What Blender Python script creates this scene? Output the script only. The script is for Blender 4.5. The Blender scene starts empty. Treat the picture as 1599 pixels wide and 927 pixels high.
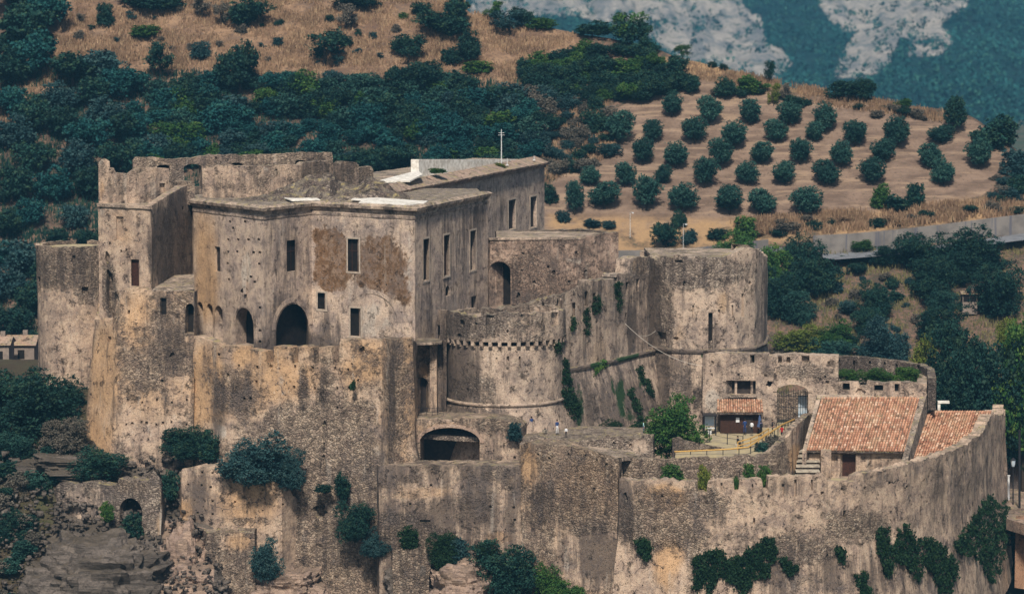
import bpy, bmesh, math, random
import numpy as np
from mathutils import Vector, Matrix, noise
from mathutils.geometry import delaunay_2d_cdt
R = math.radians
random.seed(7); rng = np.random.default_rng(7)
scene = bpy.context.scene
C = scene.collection

# ------------------------------------------------------------------ camera, light, exposure
F = 5000.0; CX = 799.5; CY = 463.5; PITCH = R(6.0); CAMZ = 60.0
cam_d = bpy.data.cameras.new('camera'); cam = bpy.data.objects.new('camera', cam_d); C.objects.link(cam)
cam.location = (0, 0, CAMZ); cam.rotation_euler = (R(90) - PITCH, 0, 0)
cam_d.sensor_width = 36; cam_d.sensor_fit = 'HORIZONTAL'; cam_d.lens = 36 * F / 1599.0
cam_d.clip_start = 1; cam_d.clip_end = 12000
scene.camera = cam
cam_d.dof.use_dof = True; cam_d.dof.focus_distance = 398; cam_d.dof.aperture_fstop = .27
SUN_EL, SUN_AZ = R(48), R(-3)          # azimuth measured from straight behind the camera towards the right
world = bpy.data.worlds.new('World'); scene.world = world; world.use_nodes = True
wn = world.node_tree; bg = wn.nodes['Background']
sky = wn.nodes.new('ShaderNodeTexSky'); sky.sky_type = 'NISHITA'; sky.sun_disc = False
sky.sun_elevation = SUN_EL; sky.sun_rotation = R(180) - SUN_AZ; sky.dust_density = 3.0
wn.links.new(sky.outputs[0], bg.inputs[0]); bg.inputs[1].default_value = 0.05
sd = bpy.data.lights.new('sun', 'SUN'); sun = bpy.data.objects.new('sun', sd); C.objects.link(sun)
sd.energy = 3.4; sd.angle = R(5); sd.color = (1, .905, .77)
dirv = Vector((math.sin(SUN_AZ) * math.cos(SUN_EL), -math.cos(SUN_AZ) * math.cos(SUN_EL), math.sin(SUN_EL)))
sun.rotation_euler = dirv.to_track_quat('Z', 'Y').to_euler()
scene.view_settings.view_transform = 'Standard'; scene.view_settings.look = 'None'
scene.view_settings.exposure = 0.72; scene.view_settings.gamma = 1

# ------------------------------------------------------------------ survey: sight lines <-> positions
cp, sp = math.cos(PITCH), math.sin(PITCH)
def W(px, py, Y):
    x = (px - CX) / F; y = -(py - CY) / F
    t = Y / (cp + y * sp)
    return Vector((x * t, Y, CAMZ + t * (-sp + y * cp)))
def PR(v):
    f = v[1] * cp - (v[2] - CAMZ) * sp; u = v[1] * sp + (v[2] - CAMZ) * cp
    return CX + F * v[0] / f, CY - F * u / f
def PRn(v):
    f = v[:, 1] * cp - (v[:, 2] - CAMZ) * sp; u = v[:, 1] * sp + (v[:, 2] - CAMZ) * cp
    return CX + F * v[:, 0] / f, CY - F * u / f

# ------------------------------------------------------------------ node helpers and materials
class NT:
    def __init__(s, name):
        s.m = bpy.data.materials.new(name); s.m.use_nodes = True; s.t = s.m.node_tree
        s.b = s.t.nodes['Principled BSDF']; s.b.inputs['Roughness'].default_value = .9
        s.b.inputs['Specular IOR Level'].default_value = .15
    def n(s, typ, **kw):
        nd = s.t.nodes.new('ShaderNode' + typ)
        for k, v in kw.items():
            if k.startswith('i_'):
                key = k[2:]; key = int(key) if key.isdigit() else key.replace('_', ' ')
                s.put(nd.inputs[key], v)
            else: setattr(nd, k, v)
        return nd
    def put(s, sock, v):
        if hasattr(v, 'links') or isinstance(v, bpy.types.NodeSocket): s.t.links.new(v, sock)
        else: sock.default_value = v
    def pos(s):
        if not hasattr(s, '_p'): s._p = s.t.nodes.new('ShaderNodeNewGeometry')
        return s._p.outputs['Position']
    def scaled(s, vec, sc): return s.n('VectorMath', operation='MULTIPLY', i_0=vec, i_1=sc).outputs[0]
    def noise(s, scale, detail=4, rough=.6, vec=None, dist=0):
        return s.n('TexNoise', i_Vector=vec or s.pos(), i_Scale=scale, i_Detail=detail, i_Roughness=rough, i_Distortion=dist).outputs[0]
    def vor(s, scale, feature='F1', vec=None, rnd=1.0):
        return s.n('TexVoronoi', feature=feature, i_Vector=vec or s.pos(), i_Scale=scale, i_Randomness=rnd)
    def math(s, op, a, b=0.0, c=0.0, clamp=False):
        nd = s.n('Math', operation=op, use_clamp=clamp); s.put(nd.inputs[0], a); s.put(nd.inputs[1], b); s.put(nd.inputs[2], c)
        return nd.outputs[0]
    def ss(s, v, a, b, lo=0.0, hi=1.0):
        nd = s.n('MapRange', interpolation_type='SMOOTHSTEP'); s.put(nd.inputs[0], v)
        nd.inputs[1].default_value = a; nd.inputs[2].default_value = b; nd.inputs[3].default_value = lo; nd.inputs[4].default_value = hi
        return nd.outputs[0]
    def mix(s, f, a, b, mode='MIX'):
        nd = s.n('Mix', data_type='RGBA', blend_type=mode); s.put(nd.inputs[0], f); s.put(nd.inputs[6], a); s.put(nd.inputs[7], b)
        return nd.outputs[2]
    def attr(s, name): return s.n('Attribute', attribute_name=name)
    def sep(s, c):
        nd = s.n('SeparateColor'); s.put(nd.inputs[0], c); return nd.outputs
    def bump(s, h, strength, dist):
        nd = s.n('Bump', i_Strength=strength, i_Distance=dist, i_Height=h); s.t.links.new(nd.outputs[0], s.b.inputs['Normal'])
    def out(s, col, rough=None):
        s.put(s.b.inputs['Base Color'], col)
        if rough is not None: s.put(s.b.inputs['Roughness'], rough)
        return s.m
def rgb(r, g, b): return (r, g, b, 1)
M = {}

def stone(name, plA, plB, warm, rubL, rubD, cell=2.4, grime=1.0, edge=.42, ero=1.0):
    """old masonry: plaster remnants over coursed rubble, streaks, pits, lichen on ledges.
    attributes: paint = (rubble shown, grime and painted shade, warm wash and painted warm light), paint2 = (pale plaster, brown render, moss)"""
    s = NT(name); p = s.pos()
    a1 = s.sep(s.attr('paint').outputs[0]); a2 = s.sep(s.attr('paint2').outputs[0])
    big = s.noise(.11, 5, .6); mid = s.noise(.55, 6, .68); fine = s.noise(3.1, 6, .72); grit = s.noise(9.0, 3, .6)
    streakv = s.scaled(p, (1.3, 1.3, .16)); strk = s.noise(1.0, 6, .72, vec=streakv, dist=.25)
    streak2 = s.noise(1.0, 4, .6, vec=s.scaled(p, (.5, .5, .05)))
    # plaster
    blot = s.noise(.28, 6, .72, dist=.5); blot2 = s.noise(1.1, 5, .75)
    pl = s.mix(s.ss(mid, .38, .62), plA, plB)
    pl = s.mix(s.ss(blot, .50, .60, 0, .55), pl, s.mix(.5, plB, rgb(.13, .105, .095)))
    pl = s.mix(s.ss(blot2, .54, .66, 0, .5), pl, rgb(.17, .13, .105))
    pl = s.mix(s.ss(blot2, .44, .34, 0, .45), pl, rgb(.48, .40, .31))
    pl = s.mix(s.math('MULTIPLY', s.ss(fine, .5, .72), .55), pl, rgb(.5, .44, .37))
    wm = s.ss(s.math('ADD', a1[2], s.math('MULTIPLY_ADD', big, 1.0, -.5)), .38, .78)
    pl = s.mix(s.math('MULTIPLY', wm, .75), pl, warm)
    wp = s.ss(s.math('ADD', a2[0], s.math('MULTIPLY_ADD', mid, .9, -.45)), .42, .60)
    pl = s.mix(s.math('MULTIPLY', wp, .8), pl, rgb(.56, .49, .42))
    br = s.ss(s.math('ADD', a2[1], s.math('MULTIPLY_ADD', s.noise(.9, 7, .75), 1.1, -.55)), .44, .56)
    brc = s.mix(s.ss(s.math('MULTIPLY_ADD', fine, .5, s.math('MULTIPLY', mid, .5)), .38, .62), rgb(.115, .066, .036), rgb(.22, .125, .066))
    pl = s.mix(s.math('MULTIPLY', br, s.ss(blot2, .62, .45, .6, 1.0)), pl, brc)
    # rubble
    wob = s.n('VectorMath', operation='MULTIPLY_ADD', i_0=s.n('TexNoise', i_Vector=p, i_Scale=.8, i_Detail=3).outputs[1], i_1=(1.5, 1.5, 1.5), i_2=s.scaled(p, (1, 1, 1.25))).outputs[0]
    v = s.vor(cell, vec=wob); ve = s.vor(cell, 'DISTANCE_TO_EDGE', vec=wob)
    vb = s.vor(cell * 2.3, vec=wob)
    cellr = s.sep(v.outputs['Color']); cellb = s.sep(vb.outputs['Color'])
    tone = s.math('MULTIPLY_ADD', cellr[0], .6, s.math('MULTIPLY', cellb[0], .4))
    rb = s.mix(s.ss(tone, .15, .85), rubD, rubL)
    rb = s.mix(s.ss(cellb[1], .84, .93, 0, .7), rb, rgb(.46, .40, .34))
    rb = s.mix(s.ss(mid, .4, .62, 0, .55), rb, s.mix(.5, plB, rubD))
    rb = s.mix(s.ss(cellr[1], .82, .9, 0, .7), rb, rgb(.05, .04, .034))
    joint = s.ss(ve.outputs[0], .02, .12)
    rb = s.mix(s.math('MAXIMUM', joint, s.ss(s.noise(.9, 6, .75), .58, .40)), s.mix(.6, rb, rgb(.06, .048, .04)), rb)
    rb = s.mix(s.math('MULTIPLY', wm, .35), rb, warm, 'MULTIPLY')
    rm = s.ss(s.math('ADD', a1[0], s.math('ADD', s.math('MULTIPLY_ADD', blot, 1.25, -.625), s.math('MULTIPLY_ADD', s.noise(1.6, 6, .75), 1.0, -.5))), edge - .10, edge + .16)
    rm = s.math('MULTIPLY', rm, .88)
    col = s.mix(rm, pl, rb)
    # erosion: crumbled hollows and pale flakes
    er = s.noise(.75, 9, .80, dist=.3); col = s.mix(s.ss(er, .585, .66, 0, .85 * ero), col, rgb(.055, .042, .036))
    fl = s.noise(1.35, 8, .82); col = s.mix(s.ss(fl, .60, .68, 0, .65), col, rgb(.60, .50, .40))
    ck = s.n('TexVoronoi', feature='DISTANCE_TO_EDGE', i_Vector=s.n('VectorMath', operation='MULTIPLY_ADD', i_0=s.n('TexNoise', i_Vector=p, i_Scale=.9, i_Detail=6).outputs[1], i_1=(1.6, 1.6, 1.6), i_2=p).outputs[0], i_Scale=.42)
    col = s.mix(s.math('MULTIPLY', s.ss(ck.outputs[0], .035, .0, 0, ero), s.ss(mid, .48, .6)), col, rgb(.04, .03, .028))
    # pits and missing stones
    pit = s.vor(1.15); pitm = s.ss(s.math('ADD', pit.outputs[0], s.math('MULTIPLY', fine, .25)), .17, .26, 1, 0)
    pitm = s.math('MULTIPLY', pitm, s.ss(mid, .44, .62))
    pit2 = s.vor(3.3); pitm2 = s.ss(s.math('ADD', pit2.outputs[0], s.math('MULTIPLY', mid, .3)), .24, .36, 1, 0)
    pitm2 = s.math('MULTIPLY', pitm2, s.math('MULTIPLY_ADD', rm, .6, .25))
    pits = s.math('MAXIMUM', pitm, pitm2)
    col = s.mix(s.math('MULTIPLY', pits, .85), col, rgb(.022, .017, .015))
    # grime and painted shade, streaks
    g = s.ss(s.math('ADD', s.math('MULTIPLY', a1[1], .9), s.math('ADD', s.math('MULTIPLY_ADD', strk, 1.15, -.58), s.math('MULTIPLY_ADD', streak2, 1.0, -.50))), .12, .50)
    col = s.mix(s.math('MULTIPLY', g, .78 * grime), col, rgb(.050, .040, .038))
    g2 = s.ss(s.math('ADD', s.math('MULTIPLY', big, .6), s.math('MULTIPLY', mid, .4)), .50, .62)
    col = s.mix(s.math('MULTIPLY', g2, .35 * grime), col, rgb(.13, .115, .115))
    ws = s.ss(s.noise(1.0, 4, .6, vec=s.scaled(p, (1.1, 1.1, .14))), .60, .72)
    col = s.mix(s.math('MULTIPLY', ws, .30), col, rgb(.5, .45, .4))
    col = s.mix(s.ss(grit, .42, .72, 0, .55), col, rgb(.05, .04, .036))
    col = s.mix(s.ss(s.noise(5.0, 4, .7), .60, .74, 0, .5), col, rgb(.50, .44, .37))
    # moss patches and lichen on upward faces
    ms = s.ss(s.math('ADD', a2[2], s.math('MULTIPLY_ADD', mid, .9, -.45)), .42, .60)
    col = s.mix(ms, col, rgb(.022, .05, .022))
    nz = s.n('SeparateXYZ', i_0=s._p.outputs['True Normal']).outputs[2]
    up = s.math('MULTIPLY', s.ss(nz, .5, .8), s.ss(mid, .42, .66))
    col = s.mix(s.math('MULTIPLY', up, .75), col, s.mix(s.ss(blot2, .52, .62), rgb(.27, .235, .185), rgb(.40, .33, .15)))
    h = s.math('ADD', s.math('MULTIPLY', s.ss(ve.outputs[0], 0, .2), s.math('MULTIPLY', rm, .6)), s.math('MULTIPLY', fine, .6))
    h = s.math('SUBTRACT', h, s.math('MULTIPLY', s.math('ADD', pits, s.ss(er, .57, .66)), 1.5))
    s.bump(h, .9, .22)
    M[name] = s.out(col)
stone('stone', rgb(.53, .395, .295), rgb(.34, .25, .20), rgb(.54, .33, .17), rgb(.42, .33, .25), rgb(.115, .085, .068))
stone('stone_grey', rgb(.53, .41, .32), rgb(.36, .275, .225), rgb(.44, .30, .18), rgb(.41, .34, .28), rgb(.10, .08, .072))
stone('plaster', rgb(.60, .465, .365), rgb(.39, .305, .265), rgb(.56, .35, .18), rgb(.40, .31, .24), rgb(.13, .10, .08), edge=.62, ero=.45)
stone('dark_stone', rgb(.17, .12, .105), rgb(.10, .075, .07), rgb(.2, .12, .08), rgb(.16, .12, .10), rgb(.05, .04, .036))
stone('brick_wall', rgb(.42, .30, .235), rgb(.28, .195, .155), rgb(.4, .22, .13), rgb(.38, .27, .21), rgb(.09, .062, .052), cell=3.6)

def simple(name, c, c2=None, scale=3, rough=.8, bump=0, metal=0):
    s = NT(name)
    col = c if c2 is None else s.mix(s.ss(s.noise(scale, 5, .65), .35, .65), c, c2)
    if bump: s.bump(s.noise(scale * 2, 4), bump, .1)
    s.b.inputs['Metallic'].default_value = metal
    M[name] = s.out(col, rough)
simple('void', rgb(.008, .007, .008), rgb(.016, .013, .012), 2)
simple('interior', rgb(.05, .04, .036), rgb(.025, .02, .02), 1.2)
simple('old_wood', rgb(.055, .026, .018), rgb(.03, .016, .012), 6)
simple('rust_door', rgb(.06, .026, .018), rgb(.025, .012, .010), 5)
simple('iron', rgb(.02, .02, .024), rough=.5)
simple('white_metal', rgb(.6, .62, .63), rgb(.45, .46, .48), 2, .5)
simple('white_sheet', rgb(.80, .78, .73), rgb(.50, .47, .42), 1.2, .6)
simple('pale_frame', rgb(.42, .36, .30), rgb(.3, .25, .21), 3)
simple('yellow_wood', rgb(.50, .31, .09), rgb(.38, .23, .08), 4)
simple('concrete', rgb(.30, .31, .33), rgb(.20, .205, .22), .35, .9)
simple('asphalt', rgb(.17, .18, .20), rgb(.12, .125, .14), .8, .9)
simple('court_ground', rgb(.38, .32, .19), rgb(.27, .23, .17), .8, .95, .3)
simple('step_stone', rgb(.42, .38, .31), rgb(.22, .19, .16), 1.5)
simple('pale_tube', rgb(.45, .42, .38), rough=.6)
simple('bark', rgb(.05, .038, .03), rgb(.03, .024, .02), 6)
simple('glass_blue', rgb(.35, .45, .55), rgb(.5, .55, .6), 3, .3)
simple('house_paint', rgb(.26, .21, .18), rgb(.17, .14, .125), 1)
simple('skin', rgb(.42, .24, .17)); simple('hair', rgb(.02, .014, .01))
simple('cloth_navy', rgb(.02, .045, .14)); simple('cloth_dark', rgb(.015, .016, .022)); simple('cloth_red', rgb(.30, .015, .02))
simple('cloth_white', rgb(.6, .62, .66)); simple('cloth_blue', rgb(.22, .28, .62)); simple('cloth_cyan', rgb(.30, .50, .52)); simple('cloth_jeans', rgb(.05, .08, .17))

# roof tiles: one tone per tile
s = NT('roof_tile'); t = s.sep(s.attr('tint').outputs[0])
c = s.mix(t[0], rgb(.28, .13, .085), rgb(.52, .29, .19)); c = s.mix(s.ss(t[1], .74, .96), c, rgb(.60, .42, .31))
c = s.mix(s.ss(t[2], .80, .95, 0, .8), c, rgb(.12, .07, .045)); c = s.mix(s.ss(s.noise(2.5, 5), .5, .75, 0, .5), c, rgb(.22, .13, .08))
c = s.mix(s.ss(s.noise(.5, 3), .42, .65, 0, .35), c, rgb(.45, .34, .22))
s.bump(s.noise(14, 3), .4, .05); M['roof_tile'] = s.out(c, .85)

# foliage: tint per leaf (R light/dark, G hue)
def leafmat(name, dark, lite, alt, tr=.15):
    s = NT(name); t = s.sep(s.attr('tint').outputs[0]); oi = s.n('ObjectInfo').outputs['Random']
    c = s.mix(t[0], dark, lite); c = s.mix(s.ss(t[1], .55, 1.0, 0, .7), c, alt)
    c = s.mix(s.math('MULTIPLY', oi, .55), c, dark)
    s.put(s.b.inputs['Base Color'], c); s.b.inputs['Roughness'].default_value = .7; s.b.inputs['Specular IOR Level'].default_value = .1
    M[name] = s.m
leafmat('leaf_olive', rgb(.004, .020, .020), rgb(.034, .105, .085), rgb(.06, .12, .085))
leafmat('leaf_scrub', rgb(.003, .014, .014), rgb(.018, .066, .052), rgb(.045, .080, .035))
leafmat('leaf_green', rgb(.012, .045, .014), rgb(.05, .12, .025), rgb(.10, .15, .03))
leafmat('leaf_bluish', rgb(.006, .024, .030), rgb(.034, .085, .088), rgb(.06, .10, .09))
leafmat('leaf_yellow', rgb(.05, .075, .015), rgb(.13, .17, .03), rgb(.20, .18, .04))
leafmat('leaf_teal', rgb(.004, .032, .038), rgb(.016, .085, .085), rgb(.03, .10, .07))
leafmat('leaf_ivy', rgb(.004, .016, .008), rgb(.016, .045, .018), rgb(.03, .06, .02))
leafmat('leaf_grey', rgb(.07, .065, .055), rgb(.13, .12, .10), rgb(.17, .14, .11))
leafmat('grass_dry', rgb(.12, .075, .05), rgb(.31, .20, .125), rgb(.42, .31, .19))
leafmat('grass_olive', rgb(.10, .10, .045), rgb(.20, .17, .08), rgb(.30, .23, .12))

# ------------------------------------------------------------------ object helpers
ORG = {}
def setp(o, label=None, cat=None, group=None, kind=None):
    if label: o['label'] = label
    if cat: o['category'] = cat
    if group: o['group'] = group
    if kind: o['kind'] = kind
    return o
def thing(name, label, cat, loc, group=None):
    o = bpy.data.objects.new(name, None); C.objects.link(o); o.location = loc; o.empty_display_size = .5
    ORG[o.name] = Vector(loc); return setp(o, label, cat, group)
def link(name, me, mats, parent=None, world=True):
    """me is in world coordinates (world=True) or local ones; parent: an Empty or part"""
    o = bpy.data.objects.new(name, me); C.objects.link(o)
    for m in (mats if isinstance(mats, (list, tuple)) else [mats]): me.materials.append(M[m])
    if parent is not None:
        o.parent = parent; org = ORG.get(parent.name, Vector((0, 0, 0)))
        if world: me.transform(Matrix.Translation(-org))
        ORG[o.name] = org
    elif world:
        n = len(me.vertices); a = np.empty(n * 3, 'f'); me.vertices.foreach_get('co', a); a = a.reshape(-1, 3)
        c = Vector(((a[:, 0].min() + a[:, 0].max()) / 2, (a[:, 1].min() + a[:, 1].max()) / 2, a[:, 2].min()))
        me.transform(Matrix.Translation(-c)); o.location = c; ORG[o.name] = c
    return o
def mesh_np(name, v, f):
    """v (n,3); f (m,k) all of one size"""
    me = bpy.data.meshes.new(name); n, k = f.shape
    me.vertices.add(len(v)); me.vertices.foreach_set('co', np.asarray(v, 'f').ravel())
    me.loops.add(n * k); me.loops.foreach_set('vertex_index', f.astype('i').ravel())
    me.polygons.add(n); me.polygons.foreach_set('loop_start', np.arange(0, n * k, k, dtype='i'))
    me.update(calc_edges=True); return me
def add_attr(me, name, cols):
    at = me.attributes.new(name, 'FLOAT_COLOR', 'POINT'); c = np.ones((len(cols), 4), 'f'); c[:, :3] = cols
    at.data.foreach_set('color', c.ravel())
class MB:
    """collects boxes, bars, tubes into ONE mesh"""
    def __init__(s): s.v = []; s.f = []; s.mi = []
    def add(s, vs, fs, mi=0):
        b = len(s.v); s.v += [tuple(x) for x in vs]; s.f += [tuple(i + b for i in f) for f in fs]; s.mi += [mi] * len(fs); return s
    def box(s, c, size, rot=0, mi=0, tilt=None):
        hx, hy, hz = size[0] / 2, size[1] / 2, size[2] / 2
        m = Matrix.Rotation(rot, 3, 'Z')
        if tilt is not None: m = m @ tilt
        vs = [Vector(c) + m @ Vector((x, y, z)) for x in (-hx, hx) for y in (-hy, hy) for z in (-hz, hz)]
        return s.add(vs, [(0, 1, 3, 2), (4, 6, 7, 5), (0, 4, 5, 1), (2, 3, 7, 6), (0, 2, 6, 4), (1, 5, 7, 3)], mi)
    def tube(s, pts, r, n=6, mi=0, r2=None):
        pts = [Vector(p) for p in pts]; rings = []
        for i, p in enumerate(pts):
            d = (pts[min(i + 1, len(pts) - 1)] - pts[max(i - 1, 0)]).normalized()
            a = d.orthogonal().normalized(); b = d.cross(a)
            rr = r if r2 is None else r + (r2 - r) * i / (len(pts) - 1)
            rings.append([p + (a * math.cos(2 * math.pi * k / n) + b * math.sin(2 * math.pi * k / n)) * rr for k in range(n)])
        vs = [v for ring in rings for v in ring]; fs = []
        for i in range(len(rings) - 1):
            for k in range(n): fs.append((i * n + k, i * n + (k + 1) % n, (i + 1) * n + (k + 1) % n, (i + 1) * n + k))
        fs.append(tuple(range(n))[::-1]); fs.append(tuple((len(rings) - 1) * n + k for k in range(n)))
        return s.add(vs, fs, mi)
    def prism(s, poly, z0, z1, mi=0):
        n = len(poly); vs = [(p[0], p[1], z0) for p in poly] + [(p[0], p[1], z1) for p in poly]
        return s.add(vs, [tuple(range(n))[::-1], tuple(range(n, 2 * n))] + [(i, (i + 1) % n, n + (i + 1) % n, n + i) for i in range(n)], mi)
    def build(s, name, mats, parent=None, world=True, smooth=False, paint=None):
        me = bpy.data.meshes.new(name); me.from_pydata(s.v, [], s.f); me.update()
        me.polygons.foreach_set('material_index', s.mi)
        if smooth: me.polygons.foreach_set('use_smooth', [True] * len(s.f)); me.set_sharp_from_angle(angle=R(40))
        if paint is not None: paint_mesh(me, *paint)
        bm = bmesh.new(); bm.from_mesh(me); bmesh.ops.recalc_face_normals(bm, faces=bm.faces); bm.to_mesh(me); bm.free()
        return link(name, me, mats, parent, world)

# paint: list of (channel, px, py, rx, ry, value); channels r g b (paint) and w n m (paint2)
CH = {'r': 0, 'g': 1, 'b': 2, 'w': 3, 'n': 4, 'm': 5}
def paint_mesh(me, blobs=(), base=None):
    n = len(me.vertices); a = np.empty(n * 3, 'f'); me.vertices.foreach_get('co', a); a = a.reshape(-1, 3).astype('d')
    px, py = PRn(a); base = base or {}
    c = np.zeros((n, 6))
    for k, i in CH.items(): c[:, i] = base.get(k, {'r': .38, 'g': .12, 'b': .2}.get(k, 0))
    for ch, x, y, rx, ry, val in blobs:
        d = np.sqrt(((px - x) / rx) ** 2 + ((py - y) / ry) ** 2); w = np.clip((1.45 - d) / .9, 0, 1); i = CH[ch]
        c[:, i] = c[:, i] * (1 - w) + val * w
    add_attr(me, 'paint', c[:, :3]); add_attr(me, 'paint2', c[:, 3:])

# ------------------------------------------------------------------ walls
class Path:
    """a line on the ground; pts are (sight px, distance Y, sight py) turned into plan positions"""
    def __init__(s, pts=None, xy=None, pyref=560):
        s.p = [Vector((W(q[0], q[2] if len(q) > 2 else pyref, q[1])[:2])) for q in pts] if xy is None else [Vector(q) for q in xy]
        s.s = [0.0]
        for a, b in zip(s.p, s.p[1:]): s.s.append(s.s[-1] + (b - a).length)
        ns = []
        for a, b in zip(s.p, s.p[1:]):
            d = (b - a).normalized(); ns.append(Vector((d.y, -d.x)))
        s.m = []
        for i in range(len(s.p)):
            n0 = ns[max(i - 1, 0)]; n1 = ns[min(i, len(ns) - 1)]; m = (n0 + n1)
            m = m / max(m.dot(n0), .5) ; s.m.append(m)
        s.L = s.s[-1]
    def at(s, u, d=0.0):
        for i in range(len(s.p) - 1):
            if u <= s.s[i + 1] or i == len(s.p) - 2:
                t = (u - s.s[i]) / (s.s[i + 1] - s.s[i]); return s.p[i].lerp(s.p[i + 1], t) + s.m[i].lerp(s.m[i + 1], t) * d
    def hit(s, px, py):
        """where the sight line (px, py) meets the wall: (s, z)"""
        r = W(px, py, 1000.0) ; k = r.x / 1000.0; best = None; far = None
        for i, (a, b) in enumerate(zip(s.p, s.p[1:])):
            fa = a.x - k * a.y; fb = b.x - k * b.y
            if fa * fb <= 0 and abs(fa - fb) > 1e-9:
                t = fa / (fa - fb); q = a.lerp(b, t)
                if best is None or q.y < best[2]: best = (s.s[i] + t * (s.s[i + 1] - s.s[i]), 0, q.y)
        if best is None:
            e = [(abs(q.x - k * q.y), j) for j, q in enumerate(s.p)]; j = min(e)[1]; best = (s.s[j], 0, s.p[j].y)
        return best[0], W(px, py, best[2]).z
def circle(px, Y, r, py=560, a0=-170, a1=170, n=44, sq=None):
    c = W(px, py, Y); out = []
    for i in range(n + 1):
        a = R(a0 + (a1 - a0) * i / n)        # 0 = towards camera, negative = left
        out.append((c.x + r * math.sin(a), c.y - r * math.cos(a)))
    return Path(xy=out)
def inpoly(x, y, poly):
    res = np.zeros(len(x), bool); n = len(poly); j = n - 1
    for i in range(n):
        xi, yi = poly[i]; xj, yj = poly[j]
        if yi != yj:
            c = ((yi > y) != (yj > y)) & (x < (xj - xi) * (y - yi) / (yj - yi) + xi); res ^= c
        j = i
    return res
def subdiv(pts, step):
    out = []
    for a, b in zip(pts, pts[1:]):
        n = max(1, int(math.dist(a, b) / step))
        for i in range(n): out.append((a[0] + (b[0] - a[0]) * i / n, a[1] + (b[1] - a[1]) * i / n))
    out.append(pts[-1]); return out
def N3(x, y, z): return noise.noise(Vector((x, y, z)))

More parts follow.
